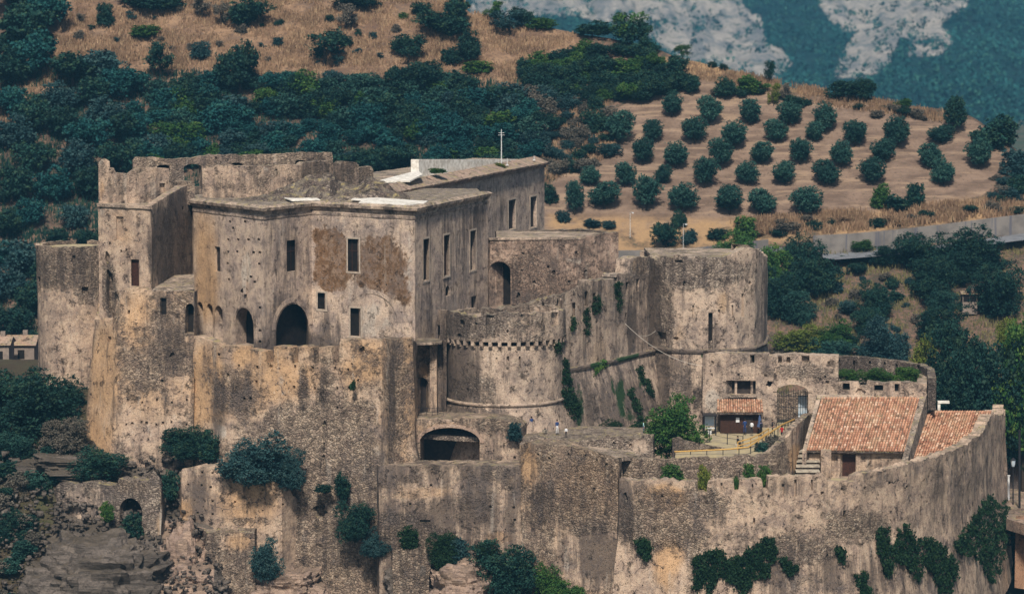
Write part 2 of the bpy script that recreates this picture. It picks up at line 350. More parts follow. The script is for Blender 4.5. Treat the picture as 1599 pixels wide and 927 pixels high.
def wall(name, path, top, bot, parent=None, holes=(), th=1.2, mat='stone', step=.9, rough=.10, rag=.16, batter=None, paint=(), base=None, back=True, label=None, cat=None, group=None, smooth=True):
    if not isinstance(path, Path): path = Path(path)
    L = path.L
    if isinstance(top, (int, float)): tp = [(0, top), (L, top)]
    else:
        tp = [path.hit(*q) for q in top]
        tp.sort(key=lambda q: q[0])
        q = [tp[0]]
        for t in tp[1:]: q.append((max(t[0], q[-1][0] + .03), t[1]))
        tp = [t for t in q if t[0] <= L]
        if tp[0][0] > 0: tp = [(0, tp[0][1])] + tp
        if tp[-1][0] < L: tp = tp + [(L, tp[-1][1])]
    if isinstance(bot, (int, float)): bp = [(0, bot), (L, bot)]
    else:
        bp = sorted(path.hit(*q) for q in bot)
        if bp[0][0] > 0: bp = [(0, bp[0][1])] + bp
        if bp[-1][0] < L: bp = bp + [(L, bp[-1][1])]
    tps = subdiv(tp, .4)
    tps = [tps[0]] + [(u, z + rag * (N3(u * 1.3, z * .7, 3.1 + L) * 1.6 + N3(u * 3.7, z, 9.2 + L))) for u, z in tps[1:-1]] + [tps[-1]]
    bps = subdiv(bp, step * 1.5)
    outline = tps + bps[::-1]
    hl = []
    for h in holes:
        shape, x0, y0, x1, y1, dep = h[:6]; xm, ym = (x0 + x1) / 2, (y0 + y1) / 2
        s0 = path.hit(x0, ym)[0]; s1 = path.hit(x1, ym)[0]; z1 = path.hit(xm, y0)[1]; z0 = path.hit(xm, y1)[1]
        w = s1 - s0
        if w < .05: continue
        if shape == 'r': poly = [(s0, z0), (s1, z0), (s1, z1), (s0, z1)]
        elif shape in 'ae':
            rise = min(w / 2, (z1 - z0) * .6) if shape == 'a' else w * .18; zc = z1 - rise; poly = [(s0, z0), (s1, z0)]
            for k in range(0, 11):
                a = math.pi * k / 10; poly.append((s0 + w / 2 + w / 2 * math.cos(a), zc + rise * math.sin(a)))
        else:   # 'x' ragged breach
            poly = []
            for k in range(14):
                a = 2 * math.pi * k / 14; rr = .85 + .5 * N3(k * 1.7, s0, z0); poly.append(((s0 + s1) / 2 + w / 2 * rr * math.cos(a), (z0 + z1) / 2 + (z1 - z0) / 2 * rr * math.sin(a)))
        hl.append((poly, dep, h[6:] if len(h) > 6 else ()))
    zmax = max(z for _, z in tps); zmin = min(z for _, z in bps)
    # points
    pts = list(outline); edges = [(i, (i + 1) % len(outline)) for i in range(len(outline))]
    for poly, dep, ex in hl:
        b = len(pts); pts += poly; edges += [(b + i, b + (i + 1) % len(poly)) for i in range(len(poly))]
    gx = np.arange(step / 2, L, step); gz = np.arange(zmin + step / 2, zmax, step)
    G = np.array([(x + (random.random() - .5) * step * .5, z + (random.random() - .5) * step * .5) for x in gx for z in gz]) if len(gx) and len(gz) else np.zeros((0, 2))
    if len(G):
        ok = inpoly(G[:, 0], G[:, 1], outline)
        for q in outline[::1]: pass
        for poly, dep, ex in hl:
            xs = [p[0] for p in poly]; zs = [p[1] for p in poly]
            ok &= ~((G[:, 0] > min(xs) - .12) & (G[:, 0] < max(xs) + .12) & (G[:, 1] > min(zs) - .12) & (G[:, 1] < max(zs) + .12))
        G = G[ok]; pts += [tuple(g) for g in G]
    for u in path.s[1:-1]:      # keep corners crisp
        zt = np.interp(u, [q[0] for q in tps], [q[1] for q in tps]); zb = np.interp(u, [q[0] for q in bps], [q[1] for q in bps])
        col = [zb + (zt - zb) * k / max(2, int((zt - zb) / 1.5)) for k in range(max(2, int((zt - zb) / 1.5)) + 1)]
        b = len(pts); pts += [(u, z) for z in col]; edges += [(b + i, b + i + 1) for i in range(len(col) - 1)]
    r = delaunay_2d_cdt([Vector(q) for q in pts], edges, [], 0, 1e-4)
    V2 = np.array([(v[0], v[1]) for v in r[0]]); T = np.array([f for f in r[2] if len(f) == 3])
    cen = V2[T].mean(axis=1); ok = inpoly(cen[:, 0], cen[:, 1], outline)
    inh = np.zeros(len(T), bool)
    for poly, dep, ex in hl: inh |= inpoly(cen[:, 0], cen[:, 1], poly)
    T = T[ok & ~inh]
    a = V2[T]; ar = (a[:, 1, 0] - a[:, 0, 0]) * (a[:, 2, 1] - a[:, 0, 1]) - (a[:, 2, 0] - a[:, 0, 0]) * (a[:, 1, 1] - a[:, 0, 1])
    T[ar < 0] = T[ar < 0][:, ::-1]
    def off(u, z):
        o = batter(u, z) if batter else 0
        return o
    def P(u, z, d, rg=True):
        uu = min(max(u, 0), L); q = path.at(uu, off(u, z) - d)
        if rg and rough:
            k = rough * (N3(q.x * .35, q.y * .35, z * .35) * 1.5 + N3(q.x * 1.3, q.y * 1.3, z * 1.3) * .7)
            m = path.at(uu, 1) - path.at(uu, 0); q = q + m * k
        return (q.x, q.y, z)
    v = [P(u, z, 0) for u, z in V2]; f = [tuple(t) for t in T]
    b = len(v)
    # boundary loops come from outline: rebuild sides with outline points directly
    used = {}
    def idx(u, z):
        key = (round(u, 4), round(z, 4)); return used.get(key)
    for i, (u, z) in enumerate(V2): used[(round(float(u), 4), round(float(z), 4))] = i
    ecount = {}
    for t in T:
        for i in range(3):
            e = (int(t[i]), int(t[(i + 1) % 3])); ecount[e] = 1
    bound = [e for e in ecount if (e[1], e[0]) not in ecount]
    hb = [(poly, dep, ex, min(p[0] for p in poly) - .01, max(p[0] for p in poly) + .01, min(p[1] for p in poly) - .01, max(p[1] for p in poly) + .01) for poly, dep, ex in hl]
    backmap = {}
    def bv(i, d, key):
        k = (i, key)
        if k not in backmap: backmap[k] = len(v); v.append(P(V2[i][0], V2[i][1], d, False))
        return backmap[k]
    hole_back = [[] for _ in hb]
    for a_, b_ in bound:
        m = (V2[a_] + V2[b_]) / 2; hk = None
        for j, h in enumerate(hb):
            if h[3] <= m[0] <= h[4] and h[5] <= m[1] <= h[6]: hk = j; break
        d = th if hk is None else hb[hk][1]
        key = 'o' if hk is None else 'h%d' % hk
        f.append((b_, a_, bv(a_, d, key), bv(b_, d, key)))
    kids = []
    for j, h in enumerate(hb):
        poly, dep, ex = h[:3]
        through = ex and ex[0] == 'through'
        if through: continue
        if ex:
            kids.append((poly, dep, ex))
        vb = len(v)
        big = [P(u, z, dep + (.02 if ex else 0), False) for u, z in poly]; v += big; f.append(tuple(range(vb, vb + len(big))))
    if back:
        bo = [q for q in bps]; n0 = len(v)
        # back sheet as strips between bottom and top outlines, left open behind through-holes
        us = sorted(set([q[0] for q in tps] + list(path.s)))
        tu = [q[0] for q in tps]; tz = [q[1] for q in tps]; bu = [q[0] for q in bps]; bz = [q[1] for q in bps]
        thr = [(min(p[0] for p in h[0]), max(p[0] for p in h[0]), min(p[1] for p in h[0]), max(p[1] for p in h[0])) for h in hb if (h[2] and h[2][0] == 'through') or h[1] >= th - .05]
        for t in thr: us += [t[0], t[1]]
        us = sorted(set(us))
        for u0, u1 in zip(us, us[1:]):
            if u1 - u0 < 1e-4: continue
            um = (u0 + u1) / 2
            cuts = [(np.interp(u0, bu, bz), np.interp(u1, bu, bz))]
            for t in thr:
                if t[0] <= um <= t[1]: cuts += [(t[2], t[2]), (t[3], t[3])]
            cuts.append((np.interp(u0, tu, tz) - .05, np.interp(u1, tu, tz) - .05))
            for k in range(0, len(cuts) - 1, 2):
                n1 = len(v); (za, zb), (zc, zd) = cuts[k], cuts[k + 1]
                v += [P(u0, za, th, False), P(u0, zc, th, False), P(u1, zd, th, False), P(u1, zb, th, False)]; f.append((n1, n1 + 1, n1 + 2, n1 + 3))
    me = bpy.data.meshes.new(name); me.from_pydata([tuple(map(float, q)) for q in v], [], f); me.update()
    if smooth: me.polygons.foreach_set('use_smooth', [True] * len(f)); me.set_sharp_from_angle(angle=R(38))
    paint_mesh(me, paint, base)
    o = link(name, me, mat, parent)
    if label: setp(o, label, cat, group)
    tgt = parent if parent is not None else None
    for poly, dep, ex in kids:
        kn = ex[0]; km = ex[1]; mbk = MB()
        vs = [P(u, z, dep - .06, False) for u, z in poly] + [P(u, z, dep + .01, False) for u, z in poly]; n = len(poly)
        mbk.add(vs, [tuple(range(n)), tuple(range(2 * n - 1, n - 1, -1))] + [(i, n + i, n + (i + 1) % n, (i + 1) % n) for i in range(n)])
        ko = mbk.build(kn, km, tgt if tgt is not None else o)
        us = [p[0] for p in poly]; zs = [p[1] for p in poly]; u0, u1, z0, z1 = min(us), max(us), min(zs), max(zs)
        opt = ex[2] if len(ex) > 2 else ''
        if 'f' in opt:      # surround and sill standing proud of the wall
            g = MB(); w = .22; pr = .07
            for (ua, ub, za, zb) in ((u0 - w, u0 - .01, z0, z1 + w), (u1 + .01, u1 + w, z0, z1 + w), (u0 - .01, u1 + .01, z1 + .01, z1 + w), (u0 - w * 1.3, u1 + w * 1.3, z0 - w, z0 - .01)):
                c8 = [P(ua, za, -pr, False), P(ub, za, -pr, False), P(ub, zb, -pr, False), P(ua, zb, -pr, False), P(ua, za, .12, False), P(ub, za, .12, False), P(ub, zb, .12, False), P(ua, zb, .12, False)]
                g.add(c8, [(0, 1, 2, 3), (7, 6, 5, 4), (0, 4, 5, 1), (1, 5, 6, 2), (2, 6, 7, 3), (3, 7, 4, 0)])
            g.build('window_frame', 'pale_frame', ko)
        if 'b' in opt:      # glazing bars / leaf edge seen inside the opening
            g = MB(); um = (u0 + u1) / 2; dd = dep - .12
            for (ua, ub, za, zb) in ((um - .04, um + .04, z0, z1), (u0, u1, z0 + (z1 - z0) * .62, z0 + (z1 - z0) * .62 + .09)):
                c8 = [P(ua, za, dd, False), P(ub, za, dd, False), P(ub, zb, dd, False), P(ua, zb, dd, False), P(ua, za, dd + .05, False), P(ub, za, dd + .05, False), P(ub, zb, dd + .05, False), P(ua, zb, dd + .05, False)]
                g.add(c8, [(0, 1, 2, 3), (7, 6, 5, 4), (0, 4, 5, 1), (1, 5, 6, 2), (2, 6, 7, 3), (3, 7, 4, 0)])
            g.build('window_bar', 'old_wood', ko)
    return o
def sweep(name, path, prof, mat, parent, u0=0, u1=None, rough=.05, step=.7, paint=(), base=None, closed=True):
    """profile [(out, z)] swept along the path: cornices, string courses, mouldings"""
    u1 = path.L if u1 is None else u1
    us = sorted(set([u0 + (u1 - u0) * k / max(1, int((u1 - u0) / step)) for k in range(max(1, int((u1 - u0) / step)) + 1)] + [q for q in path.s if u0 < q < u1]))
    v = []; f = []; n = len(prof)
    for u in us:
        for j, (d, z) in enumerate(prof):
            k = rough * (N3(u * .9, j * 3.3, 1) + .6 * N3(u * 2.9, j * 2.1, 4)); q = path.at(u, d + k); v.append((q.x, q.y, z + k * .8))
    for i in range(len(us) - 1):
        for j in range(n if closed else n - 1):
            f.append((i * n + j, i * n + (j + 1) % n, (i + 1) * n + (j + 1) % n, (i + 1) * n + j))
    if closed: f.append(tuple(range(n))); f.append(tuple((len(us) - 1) * n + j for j in range(n))[::-1])
    me = bpy.data.meshes.new(name); me.from_pydata([tuple(map(float, q)) for q in v], [], f); me.update()
    bm = bmesh.new(); bm.from_mesh(me); bmesh.ops.recalc_face_normals(bm, faces=bm.faces); bm.to_mesh(me); bm.free()
    paint_mesh(me, paint, base); return link(name, me, mat, parent)
def slab(name, poly, z, mat, parent=None, th=.3, world=True, dz=None, paint=(), base=None):
    """horizontal (or dz(x,y)-shaped) floor/roof sheet with thickness; poly = plan points; meshed finely"""
    xs = [p[0] for p in poly]; ys = [p[1] for p in poly]; o = subdiv(list(poly) + [poly[0]], 1.0)[:-1]
    G = [(x, y) for x in np.arange(min(xs), max(xs), 1.0) for y in np.arange(min(ys), max(ys), 1.0)]; G = np.array(G)
    if len(G): G = G[inpoly(G[:, 0], G[:, 1], poly)]
    r = delaunay_2d_cdt([Vector(q) for q in o] + [Vector(g) for g in G], [(i, (i + 1) % len(o)) for i in range(len(o))], [], 0, 1e-3)
    V2 = np.array([tuple(q) for q in r[0]]); T = np.array([t for t in r[2]]); cen = V2[T].mean(axis=1); T = T[inpoly(cen[:, 0], cen[:, 1], poly)]
    zf = (lambda x, y: z + dz(x, y)) if dz else (lambda x, y: z + .05 * N3(x * .6, y * .6, z))
    n = len(V2); v = [(x, y, zf(x, y)) for x, y in V2] + [(x, y, zf(x, y) - th) for x, y in V2]; f = [tuple(t) for t in T] + [tuple(n + i for i in t[::-1]) for t in T]
    ec = set((int(t[i]), int(t[(i + 1) % 3])) for t in T for i in range(3))
    f += [(b, a, a + n, b + n) for a, b in ec if (b, a) not in ec]
    me = bpy.data.meshes.new(name); me.from_pydata([tuple(map(float, q)) for q in v], [], [tuple(map(int, q)) for q in f]); me.update()
    bm = bmesh.new(); bm.from_mesh(me); bmesh.ops.recalc_face_normals(bm, faces=bm.faces); bm.to_mesh(me); bm.free()
    paint_mesh(me, paint, base); return link(name, me, mat, parent, world)
def xy(px, Y, py=560): q = W(px, py, Y); return (q.x, q.y)
# ================================================================== the castle
def zat(px, py, Y): return W(px, py, Y).z
ZB = -24.0
def bat(z0, k, z1=-99, k2=0):
    return lambda u, z: max(0, z0 - z) * k + max(0, z1 - z) * k2

# ---- round tower at the far left
t = thing('round_tower', 'squat round rubble tower at the far left, half hidden by the tall keep', 'tower', W(118, 600, 428))
rt = circle(122, 427, 5.35, 500)
ztop = zat(110, 386, 421.6)
wall('tower_wall', rt, ztop, ZB + 12, t, rag=.10, th=.9, step=.8, rough=.07, batter=lambda u, z: (.12 if z > ztop - 5 else 0),
     holes=[('r', 60, 432, 64, 462, .5), ('r', 113, 398, 118, 408, .4), ('r', 128, 448, 138, 460, .5)],
     paint=[('r', 105, 415, 60, 34, .95), ('g', 105, 415, 60, 32, .42), ('r', 105, 520, 60, 70, .12), ('g', 105, 580, 60, 30, .3), ('r', 135, 450, 14, 20, .9), ('b', 90, 490, 30, 50, .35)])
c = W(122, 500, 427)
slab('roof', [(c.x + 4.5 * math.cos(a * .3), c.y + 4.5 * math.sin(a * .3)) for a in range(21)], ztop - .45, 'court_ground', t, .3)

# ---- keep: tall square tower
t = thing('keep_tower', 'tall square keep with dark weathered right side and a broken merlon at top left', 'tower', W(230, 700, 402))
kp = Path([(153, 404, 322), (236, 399.5, 322), (303, 416, 322)])
kface = [('r', 182, 338, 193, 374, .22), ('r', 205, 405, 218, 447, .5, 'window', 'rust_door'), ('x', 165, 418, 178, 495, .9), ('x', 168, 455, 190, 500, .8), ('x', 163, 392, 172, 412, .5), ('r', 284, 322, 287, 328, .3),
         ('r', 170, 378, 173, 382, .3), ('r', 196, 388, 199, 392, .3), ('r', 188, 390, 191, 394, .3)]
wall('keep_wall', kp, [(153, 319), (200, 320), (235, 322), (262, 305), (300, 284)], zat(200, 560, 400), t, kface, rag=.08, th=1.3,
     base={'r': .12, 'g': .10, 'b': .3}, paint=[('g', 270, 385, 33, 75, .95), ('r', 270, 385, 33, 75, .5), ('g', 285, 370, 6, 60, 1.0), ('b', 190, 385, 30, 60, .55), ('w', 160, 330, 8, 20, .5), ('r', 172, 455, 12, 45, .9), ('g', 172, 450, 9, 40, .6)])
up = Path([(154, 409, 300), (216, 409.5, 300), (264, 412, 300)])
wall('upper_wall', up, [(154, 255), (158, 250), (166, 249), (171, 252), (172, 262), (178, 263), (181, 270), (200, 272), (209, 266), (216, 262), (264, 263)], zat(160, 330, 409), t,
     [('r', 249, 286, 258, 301, .4), ('r', 247, 303, 257, 307, .4)], rag=.06, base={'r': .3, 'g': .25}, paint=[('g', 205, 300, 30, 22, .35), ('w', 160, 255, 8, 10, .6), ('b', 160, 300, 8, 20, .6)])
wall('upper_block', [(277, 413, 300), (304, 413.5, 300)], [(277, 285), (280, 282), (302, 284), (304, 288)], zat(290, 320, 413), t, rag=.06, th=2.5, base={'r': .5, 'g': .2})
pts = [kp.at(.2, -.3), kp.at(kp.s[1], -.3), kp.at(kp.L - .5, -.3), Vector(xy(262, 412)), Vector(xy(154, 409))]
slab('floor', [tuple(q) for q in pts], zat(200, 322, 402) - .15, 'stone_grey', t)
sweep('ledge', kp, [(.0, zat(200, 325, 401)), (.22, zat(200, 325, 401)), (.22, zat(200, 321, 401)), (0, zat(200, 321, 401))], 'stone_grey', t, 0, kp.s[1])

# ---- keep base, battered
t = thing('battered_wall', 'battered wall carrying the keep, ochre along its left edge and rubble to the right', 'wall', W(220, 740, 396))
zk = zat(160, 470, 402)
kb = Path([(160, 425, 560), (152, 403.2, 500), (186, 399, 500), (304, 398, 500)])
wall('base_wall', kb, [(153, 500), (163, 497), (178, 500), (186, 462), (196, 452), (215, 450), (236, 455), (300, 455)], ZB + 9, t,
     [('r', 250, 465, 260, 491, .5, 'window', 'void'), ('a', 290, 474, 303, 520, 1.6, 'archway', 'void'), ('x', 266, 548, 276, 560, .5), ('x', 214, 655, 219, 661, .5), ('x', 255, 590, 260, 596, .5), ('r', 235, 655, 239, 660, .4), ('r', 259, 655, 263, 660, .4),
      ('r', 200, 484, 204, 490, .4), ('r', 172, 525, 177, 534, .4)] + [('r', 206 + 22 * (i % 5), 620 + 34 * (i // 5) + 4 * (i % 2), 209 + 22 * (i % 5), 624 + 34 * (i // 5) + 4 * (i % 2), .35) for i in range(10)],
     batter=bat(zk, .10), rag=.2, th=2, step=1.0, rough=.20,
     base={'r': .50, 'g': .16, 'b': .5}, paint=[('r', 160, 600, 22, 130, .15), ('b', 160, 600, 22, 130, .75), ('b', 150, 690, 25, 40, .8), ('r', 235, 660, 45, 40, .2), ('g', 235, 660, 45, 40, .3), ('b', 215, 500, 25, 40, .7), ('r', 210, 480, 20, 22, .2),
            ('g', 275, 540, 25, 50, .5), ('g', 245, 480, 45, 20, .35), ('g', 180, 640, 10, 60, .35), ('g', 265, 740, 40, 25, .5), ('b', 230, 730, 30, 20, .4)])
roof = [xy(237, 398.6, 455), xy(292, 398.4, 455), xy(303, 399.5, 450), xy(303, 409, 430), xy(270, 408, 435), xy(246, 402, 450)]
zr = zat(250, 455, 398.6); slab('lean_to_roof', roof, zr + .1, 'stone_grey', t, .25, dz=lambda x, y: (y - 398) * .10, base={'r': .5, 'g': .15, 'w': .4})

# ---- palace
t = thing('palace', 'large plastered palace block with an arcaded polygonal bay, brown render patch and tall narrow windows', 'building', W(530, 560, 410))
pal = Path([(300, 416, 430), (303, 413.5, 430), (346, 408, 430), (412, 400, 430), (487, 408.4, 430), (648, 400, 430), (762, 426, 430)])
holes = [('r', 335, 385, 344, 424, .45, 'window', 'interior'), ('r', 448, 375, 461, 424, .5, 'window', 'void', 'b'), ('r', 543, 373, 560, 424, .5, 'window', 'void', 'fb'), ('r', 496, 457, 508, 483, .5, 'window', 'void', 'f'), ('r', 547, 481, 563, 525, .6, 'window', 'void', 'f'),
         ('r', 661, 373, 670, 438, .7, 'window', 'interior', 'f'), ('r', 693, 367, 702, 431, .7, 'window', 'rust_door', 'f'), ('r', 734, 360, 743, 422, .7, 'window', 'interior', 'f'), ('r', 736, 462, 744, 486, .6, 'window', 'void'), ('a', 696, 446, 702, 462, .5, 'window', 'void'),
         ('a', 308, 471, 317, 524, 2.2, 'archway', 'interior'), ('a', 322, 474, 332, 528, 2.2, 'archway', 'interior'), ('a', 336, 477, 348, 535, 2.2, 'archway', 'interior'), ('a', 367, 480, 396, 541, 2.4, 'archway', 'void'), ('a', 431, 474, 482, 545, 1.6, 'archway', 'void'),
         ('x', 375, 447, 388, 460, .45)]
ph = [(359, 346), (383, 346), (356, 374), (372, 374), (388, 374), (404, 374), (356, 393), (370, 393), (396, 394), (406, 394), (355, 411), (405, 412), (364, 356), (398, 440), (406, 480), (406, 516), (406, 533), (357, 436), (392, 432)]
holes += [('r', x - 2, y - 2, x + 2, y + 2, .35) for x, y in ph]
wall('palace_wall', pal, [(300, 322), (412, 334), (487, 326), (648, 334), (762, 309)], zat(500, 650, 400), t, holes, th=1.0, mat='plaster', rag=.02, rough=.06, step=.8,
     base={'r': .12, 'g': .10, 'b': .2},
     paint=[('b', 322, 420, 24, 110, .72), ('r', 322, 380, 18, 50, .1), ('n', 520, 405, 30, 50, .9), ('n', 592, 412, 48, 52, .8), ('n', 612, 465, 36, 28, .65), ('n', 500, 365, 15, 15, .7), ('n', 515, 430, 22, 20, .9),  # warm blob on the left end face: its orange light painted into colour
            ('w', 551, 397, 12, 32, .9), ('w', 580, 500, 45, 38, .55), ('n', 580, 505, 42, 40, 0), ('w', 640, 410, 8, 70, .5), ('w', 560, 345, 70, 10, .45), ('w', 490, 345, 10, 60, .3),
            ('g', 450, 400, 28, 60, .28), ('b', 450, 400, 30, 70, 0), ('w', 385, 420, 8, 32, .8), ('g', 700, 400, 45, 70, .30), ('g', 660, 480, 20, 40, .35), ('w', 700, 470, 40, 25, .4), ('w', 720, 340, 30, 15, .35), ('g', 740, 345, 15, 30, .55),
            ('r', 610, 525, 45, 15, .6), ('r', 700, 500, 50, 12, .5), ('g', 450, 500, 32, 40, .35), ('g', 470, 548, 64, 22, 1.3), ('g', 472, 560, 70, 14, 2.2), ('g', 440, 500, 24, 34, .55), ('g', 515, 515, 20, 25, .5), ('r', 398, 505, 12, 30, .35), ('b', 380, 480, 30, 60, .35), ('r', 515, 510, 20, 25, .4)])  # g blobs at base: dark grey stone plus painted walkway shade behind merlons
zc = zat(412, 329, 400)
# blind arch moulding and arch surrounds
def arch_band(px0, py0, px1, py1, w, pr, mat, rise=None, path=pal, name='arch_moulding', par=None):
    ym = (py0 + py1) / 2; s0 = path.hit(px0, ym)[0]; s1 = path.hit(px1, ym)[0]; z1 = path.hit((px0 + px1) / 2, py0)[1]; z0 = path.hit((px0 + px1) / 2, py1)[1]
    rr = (s1 - s0) / 2; ri = rise or min(rr, (z1 - z0) * .8); zc_ = z1 - ri; v = []; f = []; N = 16
    for k in range(N + 1):
        a = math.pi * k / N
        for q in (0, w):
            for d in (pr, -.1):
                p = path.at(s0 + rr - (rr + q) * math.cos(a), d); v.append((p.x, p.y, zc_ + (ri + q) * math.sin(a)))
    for k in range(N):
        b = k * 4; f += [(b, b + 4, b + 6, b + 2), (b, b + 1, b + 5, b + 4), (b + 2, b + 6, b + 7, b + 3)]
    me = bpy.data.meshes.new(name); me.from_pydata([tuple(map(float, q)) for q in v], [], f); me.update(); paint_mesh(me, (), {'r': .1}); return link(name, me, mat, par)
arch_band(430, 472, 483, 520, .7, .07, 'plaster', par=t)
arch_band(539, 458, 619, 510, .55, .08, 'plaster', par=t)
arch_band(366, 479, 397, 510, .25, .05, 'plaster', par=t)
# broken downpipe / corbel on the bay
m = MB(); s0, z0 = pal.hit(384, 408); p0 = pal.at(s0, .15)
for k, (dz, w) in enumerate([(0, .28), (-.9, .42), (-1.8, .5), (-2.8, .34), (-3.6, .22)]): m.box((p0.x, p0.y, z0 + dz), (w * 2, .5, 1.0), R(-38))
m.build('chute', 'plaster', t, paint=((), {'r': 0, 'w': .5}))
# putlog beams, cornice
prof = [(-.3, zc - .45), (.18, zc - .45), (.22, zc - .15), (.55, zc), (.62, zc + .35), (.1, zc + .62), (-.9, zc + .55)]
sweep('cornice', pal, prof, 'stone_grey', t, base={'r': .3, 'g': .3}, rough=.09)
sweep('string_moulding', pal, [(-.05, zc - 1.1), (.10, zc - 1.1), (.12, zc - .75), (-.05, zc - .72)], 'plaster', t, rough=.03, base={'r': 0, 'g': .35})
roofp = [pal.at(u, -.7) for u in (0.3, pal.s[2], pal.s[3], pal.s[4], pal.s[5], pal.L - .2)]
slab('roof', [tuple(q) for q in roofp] + [xy(745, 436), xy(600, 436), xy(420, 426), xy(300, 424)], zc + .25, 'stone_grey', t, .4, base={'r': .6, 'w': .55, 'g': .0}, paint=[('w', 460, 312, 60, 10, .9)])
for poly in ([(548, 411), (662, 404), (668, 408), (560, 416)], [(560, 406), (640, 401.8), (655, 404), (566, 409)], [(455, 409.5), (500, 411), (490, 416), (440, 415)]):
    slab('roof_sheet', [xy(a, b, 315) for a, b in poly], zc + .62, 'white_sheet', t, .12)
# ---- ruined storey on top
t = thing('ruined_storey', 'roofless ruined upper storey with arched gaps along its crumbling top edge', 'ruin', W(420, 310, 424))
bw = Path([(208, 424, 260), (262, 425, 260), (316, 427, 260), (520, 433, 250)])
wall('back_wall', bw, [(208, 250), (212, 246), (245, 246), (262, 249), (300, 247), (330, 242), (400, 242), (470, 239), (519, 238), (520, 246)], zat(400, 330, 430), t,
     [('e', 245, 257, 265, 268, 1.0, 'window', 'void'), ('e', 287, 256, 315, 292, 1.2, 'through'), ('e', 360, 254, 379, 261, .9, 'window', 'void'), ('e', 461, 250, 477, 258, .9, 'window', 'void'), ('r', 336, 245, 339, 249, .4)],
     rag=.10, base={'r': .55, 'g': .25}, paint=[('m', 480, 239, 20, 3, .4), ('b', 300, 250, 60, 8, .4)])
fw = Path([(316, 419, 290), (392, 419, 290), (470, 423, 290), (520, 427, 290)])
wall('front_wall', fw, [(316, 264), (340, 259), (470, 257), (472, 254), (518, 251), (520, 258)], zat(400, 335, 419), t, [('r', 402, 270, 404, 274, .3), ('r', 430, 264, 434, 267, .3)], rag=.10, base={'r': .35, 'g': .2, 'b': .05},
     paint=[('g', 500, 270, 30, 20, .5), ('w', 410, 262, 8, 3, .8), ('g', 430, 285, 20, 8, .4)])
wall('broken_pier', [(532, 424, 260), (560, 426, 260)], [(532, 256), (536, 252), (556, 253), (560, 258)], zat(545, 300, 424), t, rag=.05, th=1.6, base={'r': .5, 'g': .5})
wall('low_stub', [(560, 428, 265), (583, 429, 265)], [(560, 262), (580, 260), (583, 266)], zat(545, 300, 428), t, rag=.05, th=1.6, base={'r': .6, 'g': .3})
# rubble slopes of fallen masonry
def mound(name, pts, mat, parent, depth, base=None, amp=.35, paint=(), nx=60, ny=14, zb=None):
    """pts: crest line (px, Y, py); falls away towards the camera and behind"""
    P = [W(a, c_, b) for a, b, c_ in pts]; xs = [p.x for p in P]
    v = []; f = []
    for i in range(nx + 1):
        x = xs[0] + (xs[-1] - xs[0]) * i / nx; z = np.interp(x, xs, [p.z for p in P]); y = np.interp(x, xs, [p.y for p in P])
        for j in range(ny + 1):
            tt = j / ny * 2 - 1; h = (z - zb) * (1 - abs(tt) ** 1.3); yy = y + depth * tt
            n_ = amp * (N3(x * .5, yy * .5, 1) * 1.4 + N3(x * 1.7, yy * 1.7, 5) + .5 * N3(x * 4, yy * 4, 2))
            v.append((x + n_ * .3, yy, zb + h + n_ * (1 if abs(tt) < .98 else 0)))
    for i in range(nx):
        for j in range(ny): a = i * (ny + 1) + j; f.append((a, a + ny + 1, a + ny + 2, a + 1))
    me = bpy.data.meshes.new(name); me.from_pydata([tuple(map(float, q)) for q in v], [], f); me.update(); paint_mesh(me, paint, base)
    return link(name, me, mat, parent)
mound('rubble_slope', [(330, 417, 322), (385, 417, 308), (420, 417, 302), (455, 417.5, 286), (490, 418, 272), (516, 418.5, 268), (530, 420, 285), (560, 420, 288), (575, 419, 276), (600, 418, 284), (640, 417, 312)], 'dark_stone', t, 5, {'r': .9, 'g': .1}, zb=zc + .1, amp=.3)
mound('rubble_heap', [(455, 414, 324), (520, 414, 308), (575, 415, 302), (620, 414, 316), (650, 413, 322)], 'stone_grey', t, 3.5, {'r': .9, 'g': .3}, zb=zc + .1, amp=.3)

# ---- rear wing
t = thing('rear_wing', 'long rear wing with pale eaves, two tall framed windows and a white roof structure', 'building', W(760, 365, 455))
rw = Path([(600, 427, 330), (612, 426, 330), (850, 489, 330)])
zr = zat(612, 300, 427); zr2 = zr
wall('wing_wall', rw, zr - .3, zat(800, 420, 450), t, [('r', 794, 312, 805, 358, .6, 'window', 'interior', 'fb'), ('r', 828, 307, 838, 355, .6, 'window', 'interior', 'fb')], mat='plaster', rag=0, rough=.06,
     base={'r': .15, 'g': .12, 'b': .12}, paint=[('g', 660, 310, 60, 10, .5), ('w', 730, 290, 60, 10, .4), ('g', 780, 330, 12, 40, .3)])
endw = Path(xy=[tuple(rw.p[-1] - Vector((0, 0))), tuple(rw.p[-1] + Vector((-10, 6)))])
wall('end_wall', Path(xy=[tuple(rw.p[-1]), tuple(rw.p[-1] + Vector((-12, 5)))]), zr - .3, zat(800, 420, 450), t, mat='plaster', rag=0)
sweep('eaves', rw, [(-.2, zr - .7), (.25, zr - .65), (.35, zr - .3), (.75, zr - .1), (.8, zr + .15), (-1.5, zr + 1.0), (-1.6, zr + .6)], 'brick_wall', t, base={'r': .1, 'w': .25, 'g': .15}, rough=.07, u0=rw.s[1] + .1)
slab('roof', [tuple(rw.at(rw.s[1], -1.2)), tuple(rw.at(rw.L - .5, -1.2)), (rw.p[-1].x - 11, rw.p[-1].y + 4), xy(560, 455), xy(560, 432)], zr + .5, 'stone_grey', t, .3, base={'w': .4, 'r': .4})
